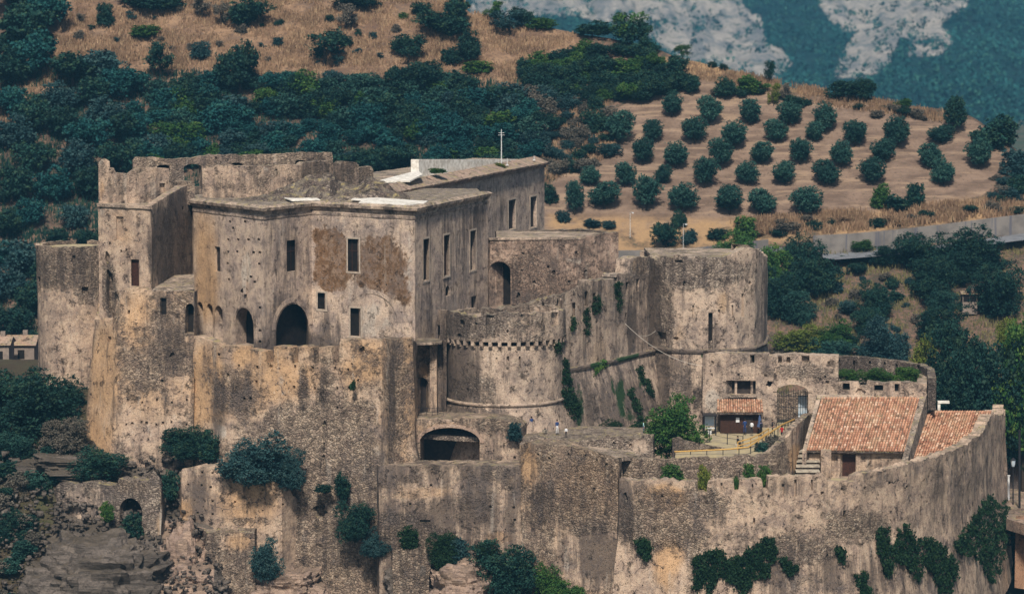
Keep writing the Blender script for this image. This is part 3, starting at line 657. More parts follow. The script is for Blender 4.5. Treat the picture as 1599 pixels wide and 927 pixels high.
# white parapet box and sheet on the roof
def obox(name, path_pts, z0, z1, mat, parent):
    m_ = MB(); m_.prism(path_pts, z0, z1); return m_.build(name, mat, parent)
zq = zat(646, 268, 452)
b0 = Vector(xy(654, 449, 260)); b1 = Vector(xy(838, 493, 252)); nb = Vector((-(b1 - b0).normalized().y, (b1 - b0).normalized().x))
m = MB(); zt0 = zat(646, 250.5, 447); zt1 = zat(838, 249, 493)
vs = [(b0.x, b0.y, zr + .3), (b1.x, b1.y, zr + .3), (b1.x + nb.x * 1.2, b1.y + nb.y * 1.2, zr + .3), (b0.x + nb.x * 1.2, b0.y + nb.y * 1.2, zr + .3)]
vs += [(v[0], v[1], zt0 if i in (0, 3) else zt1) for i, v in enumerate(vs)]
m.add(vs, [(0, 1, 5, 4), (1, 2, 6, 5), (2, 3, 7, 6), (3, 0, 4, 7), (4, 5, 6, 7)])
m.build('roof_room', 'white_sheet', t)
m = MB(); q = [W(583, 284, 436), W(640, 282, 432), W(660, 272, 437), W(652, 266, 446)]
m.add([tuple(a) for a in q] + [(a.x, a.y, a.z - .2) for a in q], [(0, 1, 2, 3), (7, 6, 5, 4), (0, 4, 5, 1), (1, 5, 6, 2), (2, 6, 7, 3), (3, 7, 4, 0)]); m.build('roof_panel', 'white_sheet', t)
for (px, y0, y1, r_, lab) in ((783, 202, 262, .09, 'tall white antenna mast rising from the rear wing roof'), (792, 247, 262, .06, 'short thin rod beside the tall antenna mast'), (834, 243, 252, .06, 'short rod near the far end of the rear wing roof')):
    Y = 472 if px < 800 else 484
    p0 = W(px, y1, Y); p1 = W(px, y0, Y); p0.z = zr + .7; m = MB(); m.tube([p0, p1], r_, 6, 0, r_ * .6); m.box((p0.x, p0.y, p0.z + .06), (.4, .4, .12))
    if px == 783:
        for k in (.1, .16): m.box((p1.x, p1.y, p1.z + (p0.z - p1.z) * k), (.9, .05, .05))
    setp(m.build('antenna', 'white_metal'), lab, 'antenna')

# ---- court wall with the big archway
t = thing('court_wall', 'brick and rubble court wall with a tall dark archway at its left end', 'wall', W(860, 480, 428))
cw = Path([(762, 427, 420), (765, 426.3, 420), (906, 427, 420), (966, 431, 420)])
wall('masonry', cw, [(763, 374), (905, 373), (920, 369), (950, 364), (966, 362)], zat(860, 550, 426), t,
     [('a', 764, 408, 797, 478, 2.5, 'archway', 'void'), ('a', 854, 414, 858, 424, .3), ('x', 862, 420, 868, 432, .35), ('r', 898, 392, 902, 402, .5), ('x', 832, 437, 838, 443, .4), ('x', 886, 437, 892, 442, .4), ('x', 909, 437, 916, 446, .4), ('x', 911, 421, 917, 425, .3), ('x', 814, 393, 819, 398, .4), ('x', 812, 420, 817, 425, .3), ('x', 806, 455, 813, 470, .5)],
     mat='brick_wall', rag=.07, base={'r': .45, 'g': .2}, paint=[('w', 895, 410, 18, 5, .9), ('r', 830, 450, 50, 25, .8), ('g', 830, 450, 40, 25, .3), ('g', 850, 380, 100, 5, .35), ('g', 940, 400, 20, 40, .25)])
sweep('coping', cw, [(-1.3, zat(840, 374, 427)), (.12, zat(840, 374, 427)), (.12, zat(840, 371, 427)), (-1.3, zat(840, 371, 427))], 'stone_grey', t, 0, cw.s[2])
wall('rear_parapet', [(775, 446, 366), (905, 448, 366), (950, 440, 366)], [(775, 362), (950, 364)], zat(840, 380, 445), t, rag=.08, base={'r': .5, 'g': .5})
slab('terrace', [tuple(cw.at(1, -1)), tuple(cw.at(cw.L - 1, -1)), xy(940, 444), xy(775, 446)], zat(840, 378, 428), 'stone_grey', t, .4)

# ---- curtain wall to the corner tower
t = thing('curtain_wall', 'tall pale curtain wall with slit embrasures and a sloping mossy base between the two round towers', 'wall', W(960, 640, 408))
cu = Path([(874, 409, 500), (878, 401.5, 500), (950, 411, 500), (1024, 423.5, 500)])
zs = zat(890, 583, 400); sl = [(893, 472, 898, 494), (913, 455, 918, 478), (944, 436, 949, 463), (977, 440, 982, 460), (993, 435, 998, 455), (926, 457, 930, 476), (960, 433, 965, 450)]
wall('curtain', cu, [(876, 470), (884, 458), (905, 447), (906, 440), (940, 437), (962, 435), (966, 428), (984, 426), (986, 404), (1000, 401), (1024, 404)], ZB + 12, t,
     [('r', a, b, c_, d, .7) for a, b, c_, d in sl] + [('r', 976, 488, 979, 500, .3), ('x', 930, 500, 934, 506, .3)], rag=.14, th=2.2, rough=.12, mat='stone_grey', batter=lambda u, z: max(0, zs - z) * .30,
     base={'r': .22, 'g': .2, 'b': .25}, paint=[('m', 928, 585, 4, 6, .6)] + [('g', 960, 630, 90, 48, .52), ('r', 960, 640, 90, 45, .3), ('m', 905, 640, 10, 50, .55), ('m', 970, 620, 8, 35, .7), ('m', 955, 600, 5, 18, .6), ('m', 1000, 585, 8, 30, .55), ('m', 985, 650, 12, 14, .6), ('g', 985, 510, 6, 55, .8), ('r', 1000, 420, 25, 22, .6), ('g', 1018, 480, 7, 80, .8),
            ('b', 1000, 415, 12, 14, .8), ('b', 930, 540, 25, 40, .5), ('w', 920, 600, 8, 60, .35), ('r', 940, 455, 60, 22, .45), ('g', 940, 460, 60, 25, .32)])
sweep('string_course', cu, [(-.1, zs - .2), (.34, zs - .2), (.42, zs + .1), (.3, zs + .32), (-.1, zs + .35)], 'stone_grey', t, 1.5, base={'g': .75, 'r': .2}, paint=[('m', 935, 570, 14, 14, .9), ('m', 980, 555, 20, 14, .9)])
walk = [tuple(cu.at(u, -2.0)) for u in (0, cu.s[2], cu.L - .5)]
slab('wall_walk', walk + [xy(985, 428), xy(860, 425), xy(768, 425.3), xy(755, 412), xy(790, 404)], zat(800, 484, 408) - 2.8, 'dark_stone', t, .6)
zw = zat(800, 484, 408)
wk = Path([(762, 404, 480), (800, 407, 480), (838, 409, 480), (868, 410, 480), (890, 410, 480)])
t2 = thing('ruined_parapet', 'low curved ruined parapet rising behind the corbelled round bastion', 'wall', W(820, 480, 407))
wall('parapet_masonry', wk, [(762, 482), (790, 481), (815, 478), (838, 471), (865, 462), (890, 456)], zw - 4, t2, [('x', 846, 470, 851, 484, .5), ('x', 869, 466, 873, 480, .5)], rag=.22, th=1.3, mat='stone_grey', base={'r': .7, 'g': .3})

# ---- corner tower on the right
t = thing('corner_tower', 'broad rounded tower with a small gabled turret, at the right end of the curtain wall', 'tower', W(1110, 640, 428))
ct = Path([(998, 436, 500), (1002, 428, 500), (1018, 423.5, 500), (1050, 420.2, 500), (1100, 419, 500), (1150, 420, 500), (1178, 422.5, 500), (1193, 427, 500), (1198, 434, 500), (1190, 441, 500), (1000, 443, 500)])
zs2 = zat(1100, 549, 419)
wall('tower_wall', ct, [(998, 404), (1002, 402), (1016, 400), (1018, 406), (1030, 406), (1031, 400), (1052, 402), (1053, 398), (1066, 399), (1068, 406), (1084, 405), (1086, 401), (1132, 403), (1133, 402), (1150, 394), (1167, 386), (1184, 391), (1193, 397), (1198, 402)], ZB + 12, t,
     [('r', 1106, 488, 1113, 549, .7, 'loophole', 'void'), ('r', 1121, 483, 1125, 499, .35), ('r', 1142, 476, 1145, 492, .3), ('r', 1157, 458, 1161, 494, .25), ('r', 1026, 518, 1040, 540, .6), ('x', 1050, 525, 1060, 532, .5), ('r', 1081, 476, 1084, 496, .25), ('r', 1053, 406, 1066, 410, .5), ('x', 1168, 439, 1174, 445, .4), ('x', 1019, 452, 1023, 462, .5), ('r', 1042, 465, 1045, 478, .25), ('x', 1066, 438, 1071, 448, .35)],
     rag=.13, th=1.6, rough=.12, mat='stone_grey', batter=lambda u, z: max(0, zs2 - z) * .14, base={'r': .25, 'g': .16, 'b': .15},
     paint=[('r', 1080, 425, 75, 26, .9), ('g', 1070, 425, 60, 25, .30), ('r', 1040, 500, 14, 60, .6), ('g', 1022, 500, 9, 90, .95), ('g', 1070, 600, 50, 50, .4), ('r', 1070, 600, 50, 50, .45), ('g', 1035, 600, 20, 50, .6), ('w', 1140, 500, 50, 40, .3), ('b', 1130, 470, 12, 20, .7), ('b', 1060, 520, 12, 20, .5), ('g', 1115, 530, 8, 30, .6), ('m', 1096, 556, 8, 6, .7), ('g', 1194, 480, 4, 70, .5), ('w', 1175, 420, 16, 20, .4)])  # thin dark strip at right edge: shade of the rounding painted in
sweep('string_course', ct, [(-.1, zs2 - .22), (.30, zs2 - .22), (.40, zs2 + .1), (.28, zs2 + .3), (-.1, zs2 + .32)], 'stone_grey', t, ct.s[2], ct.s[9], base={'g': .7, 'r': .2})
slab('roof', [tuple(ct.at(u, -1.4)) for u in (ct.s[1], ct.s[3], ct.s[5], ct.s[7])] + [xy(1185, 440), xy(1005, 441)], zat(1100, 408, 421), 'stone_grey', t, .4)
tu = Path([(1133, 423.5, 400), (1150, 421.2, 400), (1178, 423.5, 400), (1194, 429, 400)])
wall('turret', Path(xy=[tuple(tu.at(u, -.9)) for u in tu.s]), [(1133, 402), (1167, 382), (1194, 397)], zat(1160, 410, 424), t, rag=.03, th=2.5, base={'r': .4, 'g': .2})

# ---- corbelled round bastion
bc = W(788, 560, 402.5); RB = 7.35
bp_ = circle(788, 402.5, RB, 560, -150, 150, 60); bpp = circle(788, 402.5, RB + .42, 560, -150, 150, 64)
t = thing('round_bastion', 'round bastion with a ring of small corbels under its broken parapet', 'tower', (bc.x, bc.y, zat(788, 680, 395)))
z1 = zat(788, 544, 395.2); z2 = zat(788, 531, 395); zt = zat(788, 492, 394.8); zr3 = zat(788, 633, 395)
wall('shaft', bp_, z1 + .3, ZB + 10, t, [('r', 791, 556, 795, 577, .4), ('r', 810, 556, 813, 574, .4), ('r', 774, 558, 777, 565, .2), ('x', 728, 605, 733, 611, .3)], th=1.2, rag=0, rough=.06, mat='stone_grey', batter=lambda u, z: max(0, zr3 - z) * .23,
     base={'r': .2, 'g': .15, 'b': .15}, paint=[('g', 715, 590, 28, 60, .8), ('r', 730, 610, 45, 30, .55), ('g', 740, 640, 45, 22, .5), ('w', 840, 600, 30, 40, .25), ('b', 820, 590, 30, 30, .3), ('g', 793, 585, 5, 25, .45), ('m', 868, 545, 8, 14, .5)])
wall('parapet', bpp, [(690, 490), (700, 486), (716, 487), (722, 492), (745, 494), (757, 490), (790, 486), (812, 488), (820, 492), (840, 488), (848, 487), (858, 489), (866, 486), (885, 484)], z2, t,
     [('x', 717, 498, 727, 509, .5), ('r', 759, 492, 772, 508, .35), ('r', 813, 490, 827, 507, .35), ('r', 861, 488, 872, 508, .35), ('x', 790, 514, 795, 520, .4), ('r', 845, 500, 848, 516, .35), ('r', 741, 503, 745, 516, .35), ('x', 712, 520, 722, 526, .4)], th=1.1, rag=.2, rough=.10, mat='stone_grey',
     base={'r': .45, 'g': .25}, paint=[('g', 712, 510, 18, 30, .6), ('r', 760, 500, 50, 14, .7), ('g', 765, 500, 12, 14, .4), ('w', 830, 525, 40, 10, .3)])
sweep('parapet_base', bpp, [(-.5, z2 - .25), (.03, z2 - .25), (.06, z2 + .05), (-.5, z2 + .05)], 'stone_grey', t, base={'g': .3})
for k in range(34):
    u = bp_.L * (k + .5) / 34; m = MB(); q = bp_.at(u, .2); n_ = bp_.at(u, 1) - bp_.at(u, 0); ang = math.atan2(n_.y, n_.x)
    m.box((q.x, q.y, z2 - .52), (.55, .42, .55), ang); m.box((q.x - n_.x * .12, q.y - n_.y * .12, z2 - .92), (.3, .36, .3), ang); m.build('corbel', 'stone_grey', t, paint=((), {'r': .1, 'g': .15}))
ring = []
for k in range(8): a = 2 * math.pi * k / 8; ring.append((.1 + .22 * math.cos(a), zr3 + .22 * math.sin(a)))
sweep('ring_moulding', bp_, ring, 'stone_grey', t, rough=.02, base={'r': 0, 'b': .3, 'g': .15})
slab('platform', [(bc.x + (RB - .4) * math.cos(a * .3), bc.y + (RB - .4) * math.sin(a * .3)) for a in range(21)], zt - 1.2, 'stone_grey', t, .4)
# two short strips linking bastion and palace
t = thing('entrance_front', 'recessed entrance front with a tall arched doorway between the palace rampart and the round bastion', 'building', W(670, 650, 402))
en = Path([(640, 401, 590), (697, 399.5, 590), (700, 402, 590)])
wall('front_wall', en, [(640, 528), (650, 527), (664, 533), (690, 531), (697, 484), (700, 484)], ZB + 10, t, [('a', 649, 589, 669, 651, 1.2, 'doorway', 'interior'), ('x', 659, 550, 663, 556, .3), ('r', 690, 500, 694, 650, .3)],
     rag=.1, base={'r': .4, 'g': .25, 'b': .3}, paint=[('b', 662, 570, 8, 30, .7), ('g', 690, 570, 12, 90, .95), ('g', 645, 560, 6, 60, .5)])
wall('pilaster', [(671, 398.8, 590), (682, 398.7, 590)], [(671, 538), (682, 538)], ZB + 10, t, rag=.1, th=.8, base={'r': .3, 'b': .4})
wall('pilaster', [(684, 398.9, 590), (688, 398.8, 590)], [(684, 616), (688, 616)], ZB + 10, t, rag=.05, th=.6, base={'r': .3, 'g': .7})
slab('lead_roof', [xy(650, 396, 535), xy(690, 397, 535), xy(692, 401, 530), xy(650, 402, 530)], zat(670, 533, 398), 'stone_grey', t, .25, base={'g': .5})

# ---- palace rampart
t = thing('palace_rampart', 'high crenellated rampart of ochre plaster and rubble below the palace windows', 'wall', W(470, 760, 388))
pr_ = Path([(299, 402, 600), (303, 397.4, 600), (326, 395.4, 600), (352, 393.5, 600), (597, 389.6, 600), (618, 387, 600), (646, 388.5, 600), (651, 396, 600), (651, 404, 600)])
zb = zat(450, 640, 391)
merl = [(299, 524), (303, 524), (326, 531), (350, 542), (352, 540), (383, 540), (385, 545), (415, 548), (416, 566), (427, 566), (428, 541), (432, 540), (452, 541), (454, 543), (455, 567), (465, 567), (466, 543), (470, 540), (490, 541), (491, 567), (498, 567), (499, 542), (518, 541), (519, 567), (530, 567), (530, 529), (575, 530), (597, 532), (598, 528), (645, 527), (648, 533), (651, 540)]
hl = [('r', x - 2, y - 2.5, x + 2, y + 2.5, .45) for x, y in [(372, 571), (402, 573), (422, 572), (460, 572), (488, 574), (522, 575), (544, 577), (400, 596), (459, 604), (492, 606), (527, 606), (382, 622), (342, 553), (527, 636), (545, 605), (640, 541), (391, 622), (355, 585)]]
hl += [('x', 504, 655, 511, 666, .6), ('x', 560, 540, 571, 556, .5), ('r', 506, 690, 509, 706, .5), ('x', 556, 590, 561, 597, .4), ('x', 548, 565, 552, 571, .3), ('x', 495, 785, 520, 808, 1.0), ('x', 505, 708, 511, 716, .5)]
wall('masonry', pr_, merl, ZB, t, hl, th=1.6, rag=.06, rough=.18, step=.9, batter=lambda u, z: max(0, zb - z) * .07 + (.9 * max(0, min(1, (zat(600, 600, 388) - z) / 14)) if 0 else 0),
     base={'r': .42, 'g': .12, 'b': .5},
     paint=[('b', 313, 630, 18, 80, .9), ('r', 308, 620, 10, 90, .1), ('b', 335, 620, 15, 55, 1.0), ('g', 340, 650, 14, 40, .55), ('g', 330, 560, 22, 20, .30), ('r', 370, 610, 32, 32, .95), ('g', 365, 615, 30, 28, .5), ('r', 380, 560, 25, 18, .3), ('b', 440, 580, 60, 40, .7), ('r', 460, 600, 60, 40, .22),
            ('r', 475, 610, 7, 34, 1), ('g', 475, 610, 6, 30, .6), ('r', 509, 610, 7, 38, 1), ('g', 509, 610, 6, 30, .6), ('w', 440, 600, 10, 40, .4), ('b', 560, 570, 32, 35, .7), ('r', 560, 640, 40, 12, 1), ('b', 550, 620, 15, 15, .6), ('b', 370, 660, 40, 16, .5), ('w', 355, 580, 8, 50, .3),
            ('r', 500, 690, 80, 50, 1), ('b', 500, 690, 80, 40, .0), ('r', 430, 760, 180, 70, .9), ('b', 430, 760, 200, 90, .1), ('g', 500, 760, 80, 60, .38), ('r', 615, 620, 14, 90, .9), ('g', 615, 610, 12, 80, .45), ('b', 638, 600, 10, 70, .6), ('g', 632, 580, 12, 40, .2), ('r', 597, 680, 12, 60, .3), ('g', 600, 690, 12, 50, .5), ('b', 625, 690, 20, 50, .55),
            ('r', 350, 672, 20, 25, .2), ('w', 345, 675, 12, 22, .6), ('g', 480, 840, 100, 60, .35), ('r', 500, 870, 110, 60, 1), ('b', 380, 555, 12, 12, .9), ('b', 500, 555, 60, 12, .5), ('w', 585, 705, 15, 15, .6), ('m', 549, 604, 5, 8, .9)])
slab('wall_walk', [tuple(pr_.at(u, -1.4)) for u in (.5, pr_.s[3], pr_.s[4], pr_.s[6] - 1)] + [xy(640, 401), xy(480, 409), xy(412, 404), xy(330, 412), xy(302, 414)], zat(450, 622, 393), 'dark_stone', t, .5)  # dark floor colour stands in for shade in the sunken walkway

# ---- bridge and passage
t = thing('arched_bridge', 'segmental brick arch bridge over a dark passage in front of the round bastion', 'bridge', W(700, 725, 391))
br = Path([(649, 391.5, 690), (751, 391, 690), (813, 390.2, 690)])
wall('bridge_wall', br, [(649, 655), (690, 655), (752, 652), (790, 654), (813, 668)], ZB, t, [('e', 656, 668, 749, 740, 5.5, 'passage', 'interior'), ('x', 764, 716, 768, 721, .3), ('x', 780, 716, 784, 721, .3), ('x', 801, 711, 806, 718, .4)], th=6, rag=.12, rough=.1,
     base={'r': .45, 'g': .25, 'b': .15}, paint=[('b', 700, 668, 55, 10, .8), ('r', 785, 660, 30, 10, .9), ('r', 783, 695, 28, 22, .1), ('b', 783, 695, 25, 22, .4), ('g', 700, 660, 50, 5, .4)])
arch_band(655, 667, 750, 700, .45, .10, 'brick_wall', rise=1.9, path=br, name='arch_ring', par=t)
bal = thing('iron_railing', 'thin dark iron railing across the arched doorway of the entrance front', 'railing', W(665, 652, 396))
a0, a1 = W(649, 650, 395), W(692, 652, 394.5)
for k in (.15, .55, 1.0): m = MB(); m.tube([a0 + Vector((0, 0, 1.15 * k)), a1 + Vector((0, 0, 1.15 * k))], .035, 4); m.build('rail', 'iron', bal)
for k in range(6): m = MB(); q = a0.lerp(a1, k / 5); m.tube([q - Vector((0, 0, .2)), q + Vector((0, 0, 1.2))], .04, 4); m.build('post', 'iron', bal)

# ---- approach terrace in front of bastion
zpth = zat(860, 680, 393)
slab_o = slab('path', [xy(652, 392.5, 660), xy(752, 391.8, 660), xy(810, 390.8, 660), xy(815, 390), xy(860, 389.2), xy(985, 389.6), xy(1020, 391), xy(1025, 400), xy(905, 401), xy(870, 398), xy(700, 400), xy(652, 400)], zpth, 'stone_grey', None, .6, dz=lambda x, y: .15 * N3(x * .15, y * .15, 2) + max(0, (-3 - x)) * .03, base={'r': .9, 'g': .2})
setp(slab_o, kind='structure')
t = thing('path_parapet', 'low broken rubble parapet running along the walkway below the bastion', 'wall', W(900, 690, 389))
pw = Path([(812, 388.5, 690), (850, 387.5, 690), (905, 387, 690), (972, 388, 690), (1021, 389, 690), (1023, 393, 690)])
wall('masonry', pw, [(812, 690), (830, 681), (880, 683), (905, 688), (940, 684), (948, 680), (973, 681), (976, 686), (995, 682), (1005, 680), (1020, 681), (1023, 682)], ZB + 12, t, [('x', 955, 688, 962, 698, .3), ('x', 982, 690, 987, 700, .25)], th=1.6, rag=.3, rough=.2, mat='stone_grey',
     base={'r': .9, 'g': .25}, paint=[('r', 998, 697, 22, 15, .3), ('w', 955, 695, 10, 10, .7), ('b', 980, 690, 10, 10, .5)])

# ---- lower walls
t = thing('lower_plain_wall', 'broad flat-topped lower wall of streaked grey plaster under the arched bridge', 'wall', W(700, 850, 385))
wall('masonry', Path([(588, 386.6, 790), (591, 384.6, 790), (700, 384.4, 790), (813, 384, 790)]), [(588, 728), (600, 727), (812, 727)], ZB, t,
     [('r', x - 2, y - 2, x + 2, y + 2, .4) for x, y in [(766, 791), (802, 792), (840, 790), (804, 811), (840, 813), (640, 787), (673, 757)]] + [('r', 655, 811, 672, 815, .4)], th=4.5, rag=.07, rough=.14,
     base={'r': .32, 'g': .42, 'b': .1}, paint=[('b', 660, 770, 60, 16, .6), ('g', 660, 770, 60, 14, .15), ('g', 720, 800, 90, 20, .55), ('w', 700, 738, 110, 6, .5), ('r', 620, 830, 60, 25, .9), ('b', 640, 835, 60, 25, .5), ('r', 780, 740, 20, 10, .8), ('b', 780, 840, 30, 15, .8)])
t = thing('lower_rubble_wall', 'tall rough lower wall with brown exposed rubble and a grey render patch at its foot', 'wall', W(890, 850, 382))
lw = Path([(811, 384.4, 780), (860, 381.5, 780), (966, 378.5, 780), (969, 380, 780)])
wall('masonry', lw, [(811, 695), (820, 691), (860, 692), (905, 700), (940, 708), (968, 716)], ZB, t,
     [('x', 838, 706, 842, 712, .35), ('x', 855, 712, 860, 718, .35), ('x', 886, 706, 890, 711, .35), ('x', 912, 708, 916, 714, .35), ('x', 945, 722, 950, 728, .35), ('x', 930, 716, 935, 722, .3), ('x', 905, 742, 911, 748, .3), ('x', 925, 760, 931, 766, .3)], th=3.5, rag=.1, rough=.18, batter=bat(zat(890, 830, 381), .06),
     base={'r': .55, 'g': .2, 'b': .5}, paint=[('r', 920, 780, 60, 55, 1), ('g', 900, 790, 50, 40, .35), ('b', 920, 770, 60, 50, .65), ('r', 935, 870, 38, 42, 0), ('g', 935, 865, 30, 38, .75), ('b', 935, 870, 40, 40, 0), ('r', 885, 860, 18, 40, .1), ('g', 885, 860, 18, 30, .45), ('w', 890, 880, 20, 20, .4), ('b', 826, 725, 12, 30, .8), ('r', 826, 725, 12, 30, .3), ('g', 850, 780, 20, 30, .5), ('w', 940, 715, 60, 4, .6)])
slab('wall_top', [tuple(lw.at(.5, -1)), tuple(lw.at(lw.s[1], -1)), tuple(lw.at(lw.s[2], -1)), xy(1000, 385), xy(985, 388), xy(830, 389)], zat(860, 695, 384), 'stone_grey', t, .5, dz=lambda x, y: -.13 * max(0, x - 5), base={'r': .5, 'w': .4})

t = thing('court_retaining_wall', 'inner rubble retaining wall curving up under the entrance court and its wooden fence', 'wall', W(1120, 750, 385))
rwp = Path([(966, 384, 740), (985, 383.5, 740), (1048, 384.2, 740), (1110, 383.6, 740), (1180, 383.2, 730), (1212, 384.5, 720), (1236, 388, 700), (1248, 394, 690), (1258, 401, 680), (1267, 406, 670)])
wall('masonry', rwp, [(966, 716), (985, 716), (1046, 717), (1049, 714), (1110, 714), (1150, 712), (1180, 711), (1200, 707), (1212, 699), (1226, 686), (1236, 672), (1246, 662), (1262, 650)], ZB + 8, t, [('x', 1004, 735, 1008, 741, .3)], th=.9, rag=.16, rough=.15, base={'r': .85, 'g': .15, 'b': .1},
     paint=[('r', 1240, 700, 12, 40, .2), ('b', 1240, 715, 14, 25, .9), ('w', 1235, 680, 10, 20, .35), ('r', 1235, 680, 10, 20, .3)])
# entrance court ground
zcourt = .15
slab_o = slab('court', [tuple(rwp.at(rwp.s[2] + .5, -.6)), tuple(rwp.at(rwp.s[3], -.6)), tuple(rwp.at(rwp.s[4], -.6)), tuple(rwp.at(rwp.s[5], -.6)), tuple(rwp.at(rwp.s[7], -.6)), tuple(rwp.at(rwp.L - .3, -.6)), xy(1264, 416, 660), xy(1100, 416, 660), xy(1097, 405, 670), xy(1060, 395, 680)], zcourt, 'court_ground', None, .8)
setp(slab_o, kind='structure')
t = thing('court_parapet', 'low sloping stone parapet at the left edge of the entrance court', 'wall', W(1060, 705, 388))
wall('masonry', [(1049, 394, 700), (1050, 387, 700), (1075, 388.5, 700), (1110, 390, 700), (1132, 391, 700)], [(1049, 684), (1055, 683), (1075, 688), (1110, 695), (1132, 699)], -4, t, th=.8, rag=.08, base={'r': .8, 'g': .3})

# ---- gatehouse
t = thing('gatehouse', 'stone gatehouse with a barred arched gate and wide opening above the ticket booth', 'building', W(1205, 672, 408))
gh = Path([(1097, 416, 600), (1098, 409.5, 600), (1210, 408.5, 600), (1309, 407.5, 600)])
wall('gate_wall', gh, [(1097, 556), (1100, 553), (1110, 551), (1198, 553), (1199, 556), (1240, 553), (1309, 556)], -8, t,
     [('e', 1213, 599, 1262, 672, 2.2, 'through'), ('r', 1133, 594, 1180, 616, 1.2, 'opening', 'interior'), ('r', 1171, 554, 1178, 567, .9, 'embrasure', 'void'), ('r', 1215, 557, 1221, 567, .7), ('r', 1228, 557, 1234, 567, .7), ('r', 1252, 555, 1264, 566, .7), ('x', 1195, 594, 1206, 605, .5, 'hole', 'void'), ('r', 1292, 564, 1296, 569, .35), ('r', 1287, 586, 1290, 590, .35), ('r', 1289, 594, 1295, 601, .4),
      ('r', 1110, 563, 1114, 567, .35), ('r', 1109, 583, 1113, 587, .35), ('r', 1151, 583, 1155, 587, .35), ('r', 1193, 584, 1198, 588, .35)], th=2.2, rag=.08, rough=.08, mat='stone_grey', base={'r': .3, 'g': .12, 'b': .25},
     paint=[('w', 1112, 625, 14, 22, .8), ('r', 1250, 580, 60, 10, .6), ('b', 1210, 625, 8, 40, .4), ('g', 1160, 560, 60, 5, .3), ('g', 1120, 580, 18, 20, .3)])
for px in (1149, 1174): m = MB(); m.box(W(px, 605, 409.6) + Vector((0, 0, 0)), (.3, .3, 2.1)); m.build('opening_post', 'stone_grey', t, paint=((), {'r': .1}))
m = MB(); gp = W(1150, 618, 408.6); m.box(gp + Vector((.5, -.1, 0)), (4.3, .35, .25)); m.build('sill', 'stone_grey', t, paint=((), {}))
arch_band(1213, 600, 1262, 640, .5, .08, 'stone_grey', rise=.95, path=gh, name='arch_surround', par=t)
gate = thing('iron_gate', 'tall barred iron gate standing inside the gatehouse arch', 'gate', W(1238, 670, 410))
a0 = W(1216, 668, 409.6); a0.z = zcourt; a1 = W(1261, 668, 409.6); a1.z = zcourt; ht = zat(1238, 606, 409.6) - zcourt
m = MB()
for k in range(13): q = a0.lerp(a1, k / 12); m.tube([q, q + Vector((0, 0, ht * (1 - .08 * abs(k - 6) / 6)))], .035, 4)
m.build('bars', 'iron', gate)
for k in (.03, .5, .8): m = MB(); m.tube([a0 + Vector((0, 0, ht * k)), a1 + Vector((0, 0, ht * k))], .05, 4); m.build('cross_rail', 'iron', gate)
m = MB(); q = W(1253, 640, 410.6); m.box((q.x, q.y, zcourt + 2.1), (1.15, .08, 3.6)); m.build('glazed_panel', 'glass_blue', gate)
# wall and slope seen through the gate
wall('back_wall', [(1195, 421, 620), (1275, 421, 620)], [(1195, 600), (1220, 618), (1240, 612), (1275, 609)], -8, None, th=1, rag=.2, base={'r': .9, 'w': .3}, label='rubble wall glimpsed through the bars of the arched gate', cat='wall')

# ---- terrace parapets right of the gate
t = thing('terrace_wall', 'grey terrace wall with a row of square embrasures above the large tiled roof', 'wall', W(1380, 640, 405))
tl = Path([(1309, 405, 610), (1380, 404, 610), (1446, 403, 610), (1449, 412, 610)])
wall('lower_parapet', tl, [(1309, 596), (1340, 596), (1343, 602), (1352, 602), (1354, 595), (1378, 597), (1420, 596), (1446, 598)], -8, t,
     [('r', 1316, 598, 1327, 609, .7, 'embrasure', 'void'), ('x', 1336, 603, 1352, 620, .35), ('r', 1365, 601, 1379, 610, .7, 'embrasure', 'void'), ('r', 1397, 599, 1405, 611, .7, 'embrasure', 'void')], th=1.2, rag=.06, mat='stone_grey', base={'r': .35, 'g': .25})
ul = Path([(1303, 417, 570), (1340, 419, 570), (1400, 418, 570), (1435, 414, 570), (1447, 409, 570), (1450, 404, 570)])
wall('upper_parapet', ul, [(1303, 556), (1340, 556), (1400, 563), (1430, 568), (1447, 576), (1450, 590)], zat(1380, 620, 416), t, [('r', x - 1.5, 561 + dy, x + 2, 580 + dy, .4) for x, dy in ((1310, 0), (1333, 1), (1358, 2), (1381, 4), (1400, 7), (1433, 9))], th=1.0, rag=.08, mat='stone_grey', base={'r': .9, 'g': .45})
slab('terrace_floor', [tuple(tl.at(u, -1)) for u in (0.2, tl.s[1], tl.s[2] - 1)] + [xy(1440, 410), xy(1400, 416.5), xy(1340, 417.5), xy(1306, 416)], zat(1380, 600, 406) - .4, 'stone_grey', t, .5)

# ---- outer wall
t = thing('outer_wall', 'long curved crenellated outer wall sweeping round the right side of the castle', 'wall', W(1250, 850, 374))
ow = Path([(964, 381, 800), (966, 377, 800), (1040, 374.6, 800), (1088, 373.6, 800), (1150, 373, 800), (1200, 373, 800), (1270, 374, 800), (1340, 376.3, 800), (1400, 381, 790), (1440, 386, 780), (1480, 392.5, 770), (1510, 399, 760), (1535, 408, 740), (1553, 420, 730), (1565, 431, 720), (1566, 441, 720)])
zo = zat(1200, 845, 373)
top = [(964, 747), (972, 748), (1040, 749), (1084, 753), (1086, 756), (1088, 768), (1103, 769), (1105, 751), (1120, 749), (1145, 750), (1147, 767), (1153, 767), (1155, 749), (1175, 747), (1190, 748), (1192, 764), (1199, 764), (1200, 746), (1240, 743), (1290, 742), (1291, 750), (1293, 753), (1335, 750), (1338, 741), (1370, 736), (1400, 729), (1412, 726), (1440, 719), (1480, 707), (1500, 698), (1520, 686), (1535, 675), (1541, 660), (1548, 648), (1566, 648)]
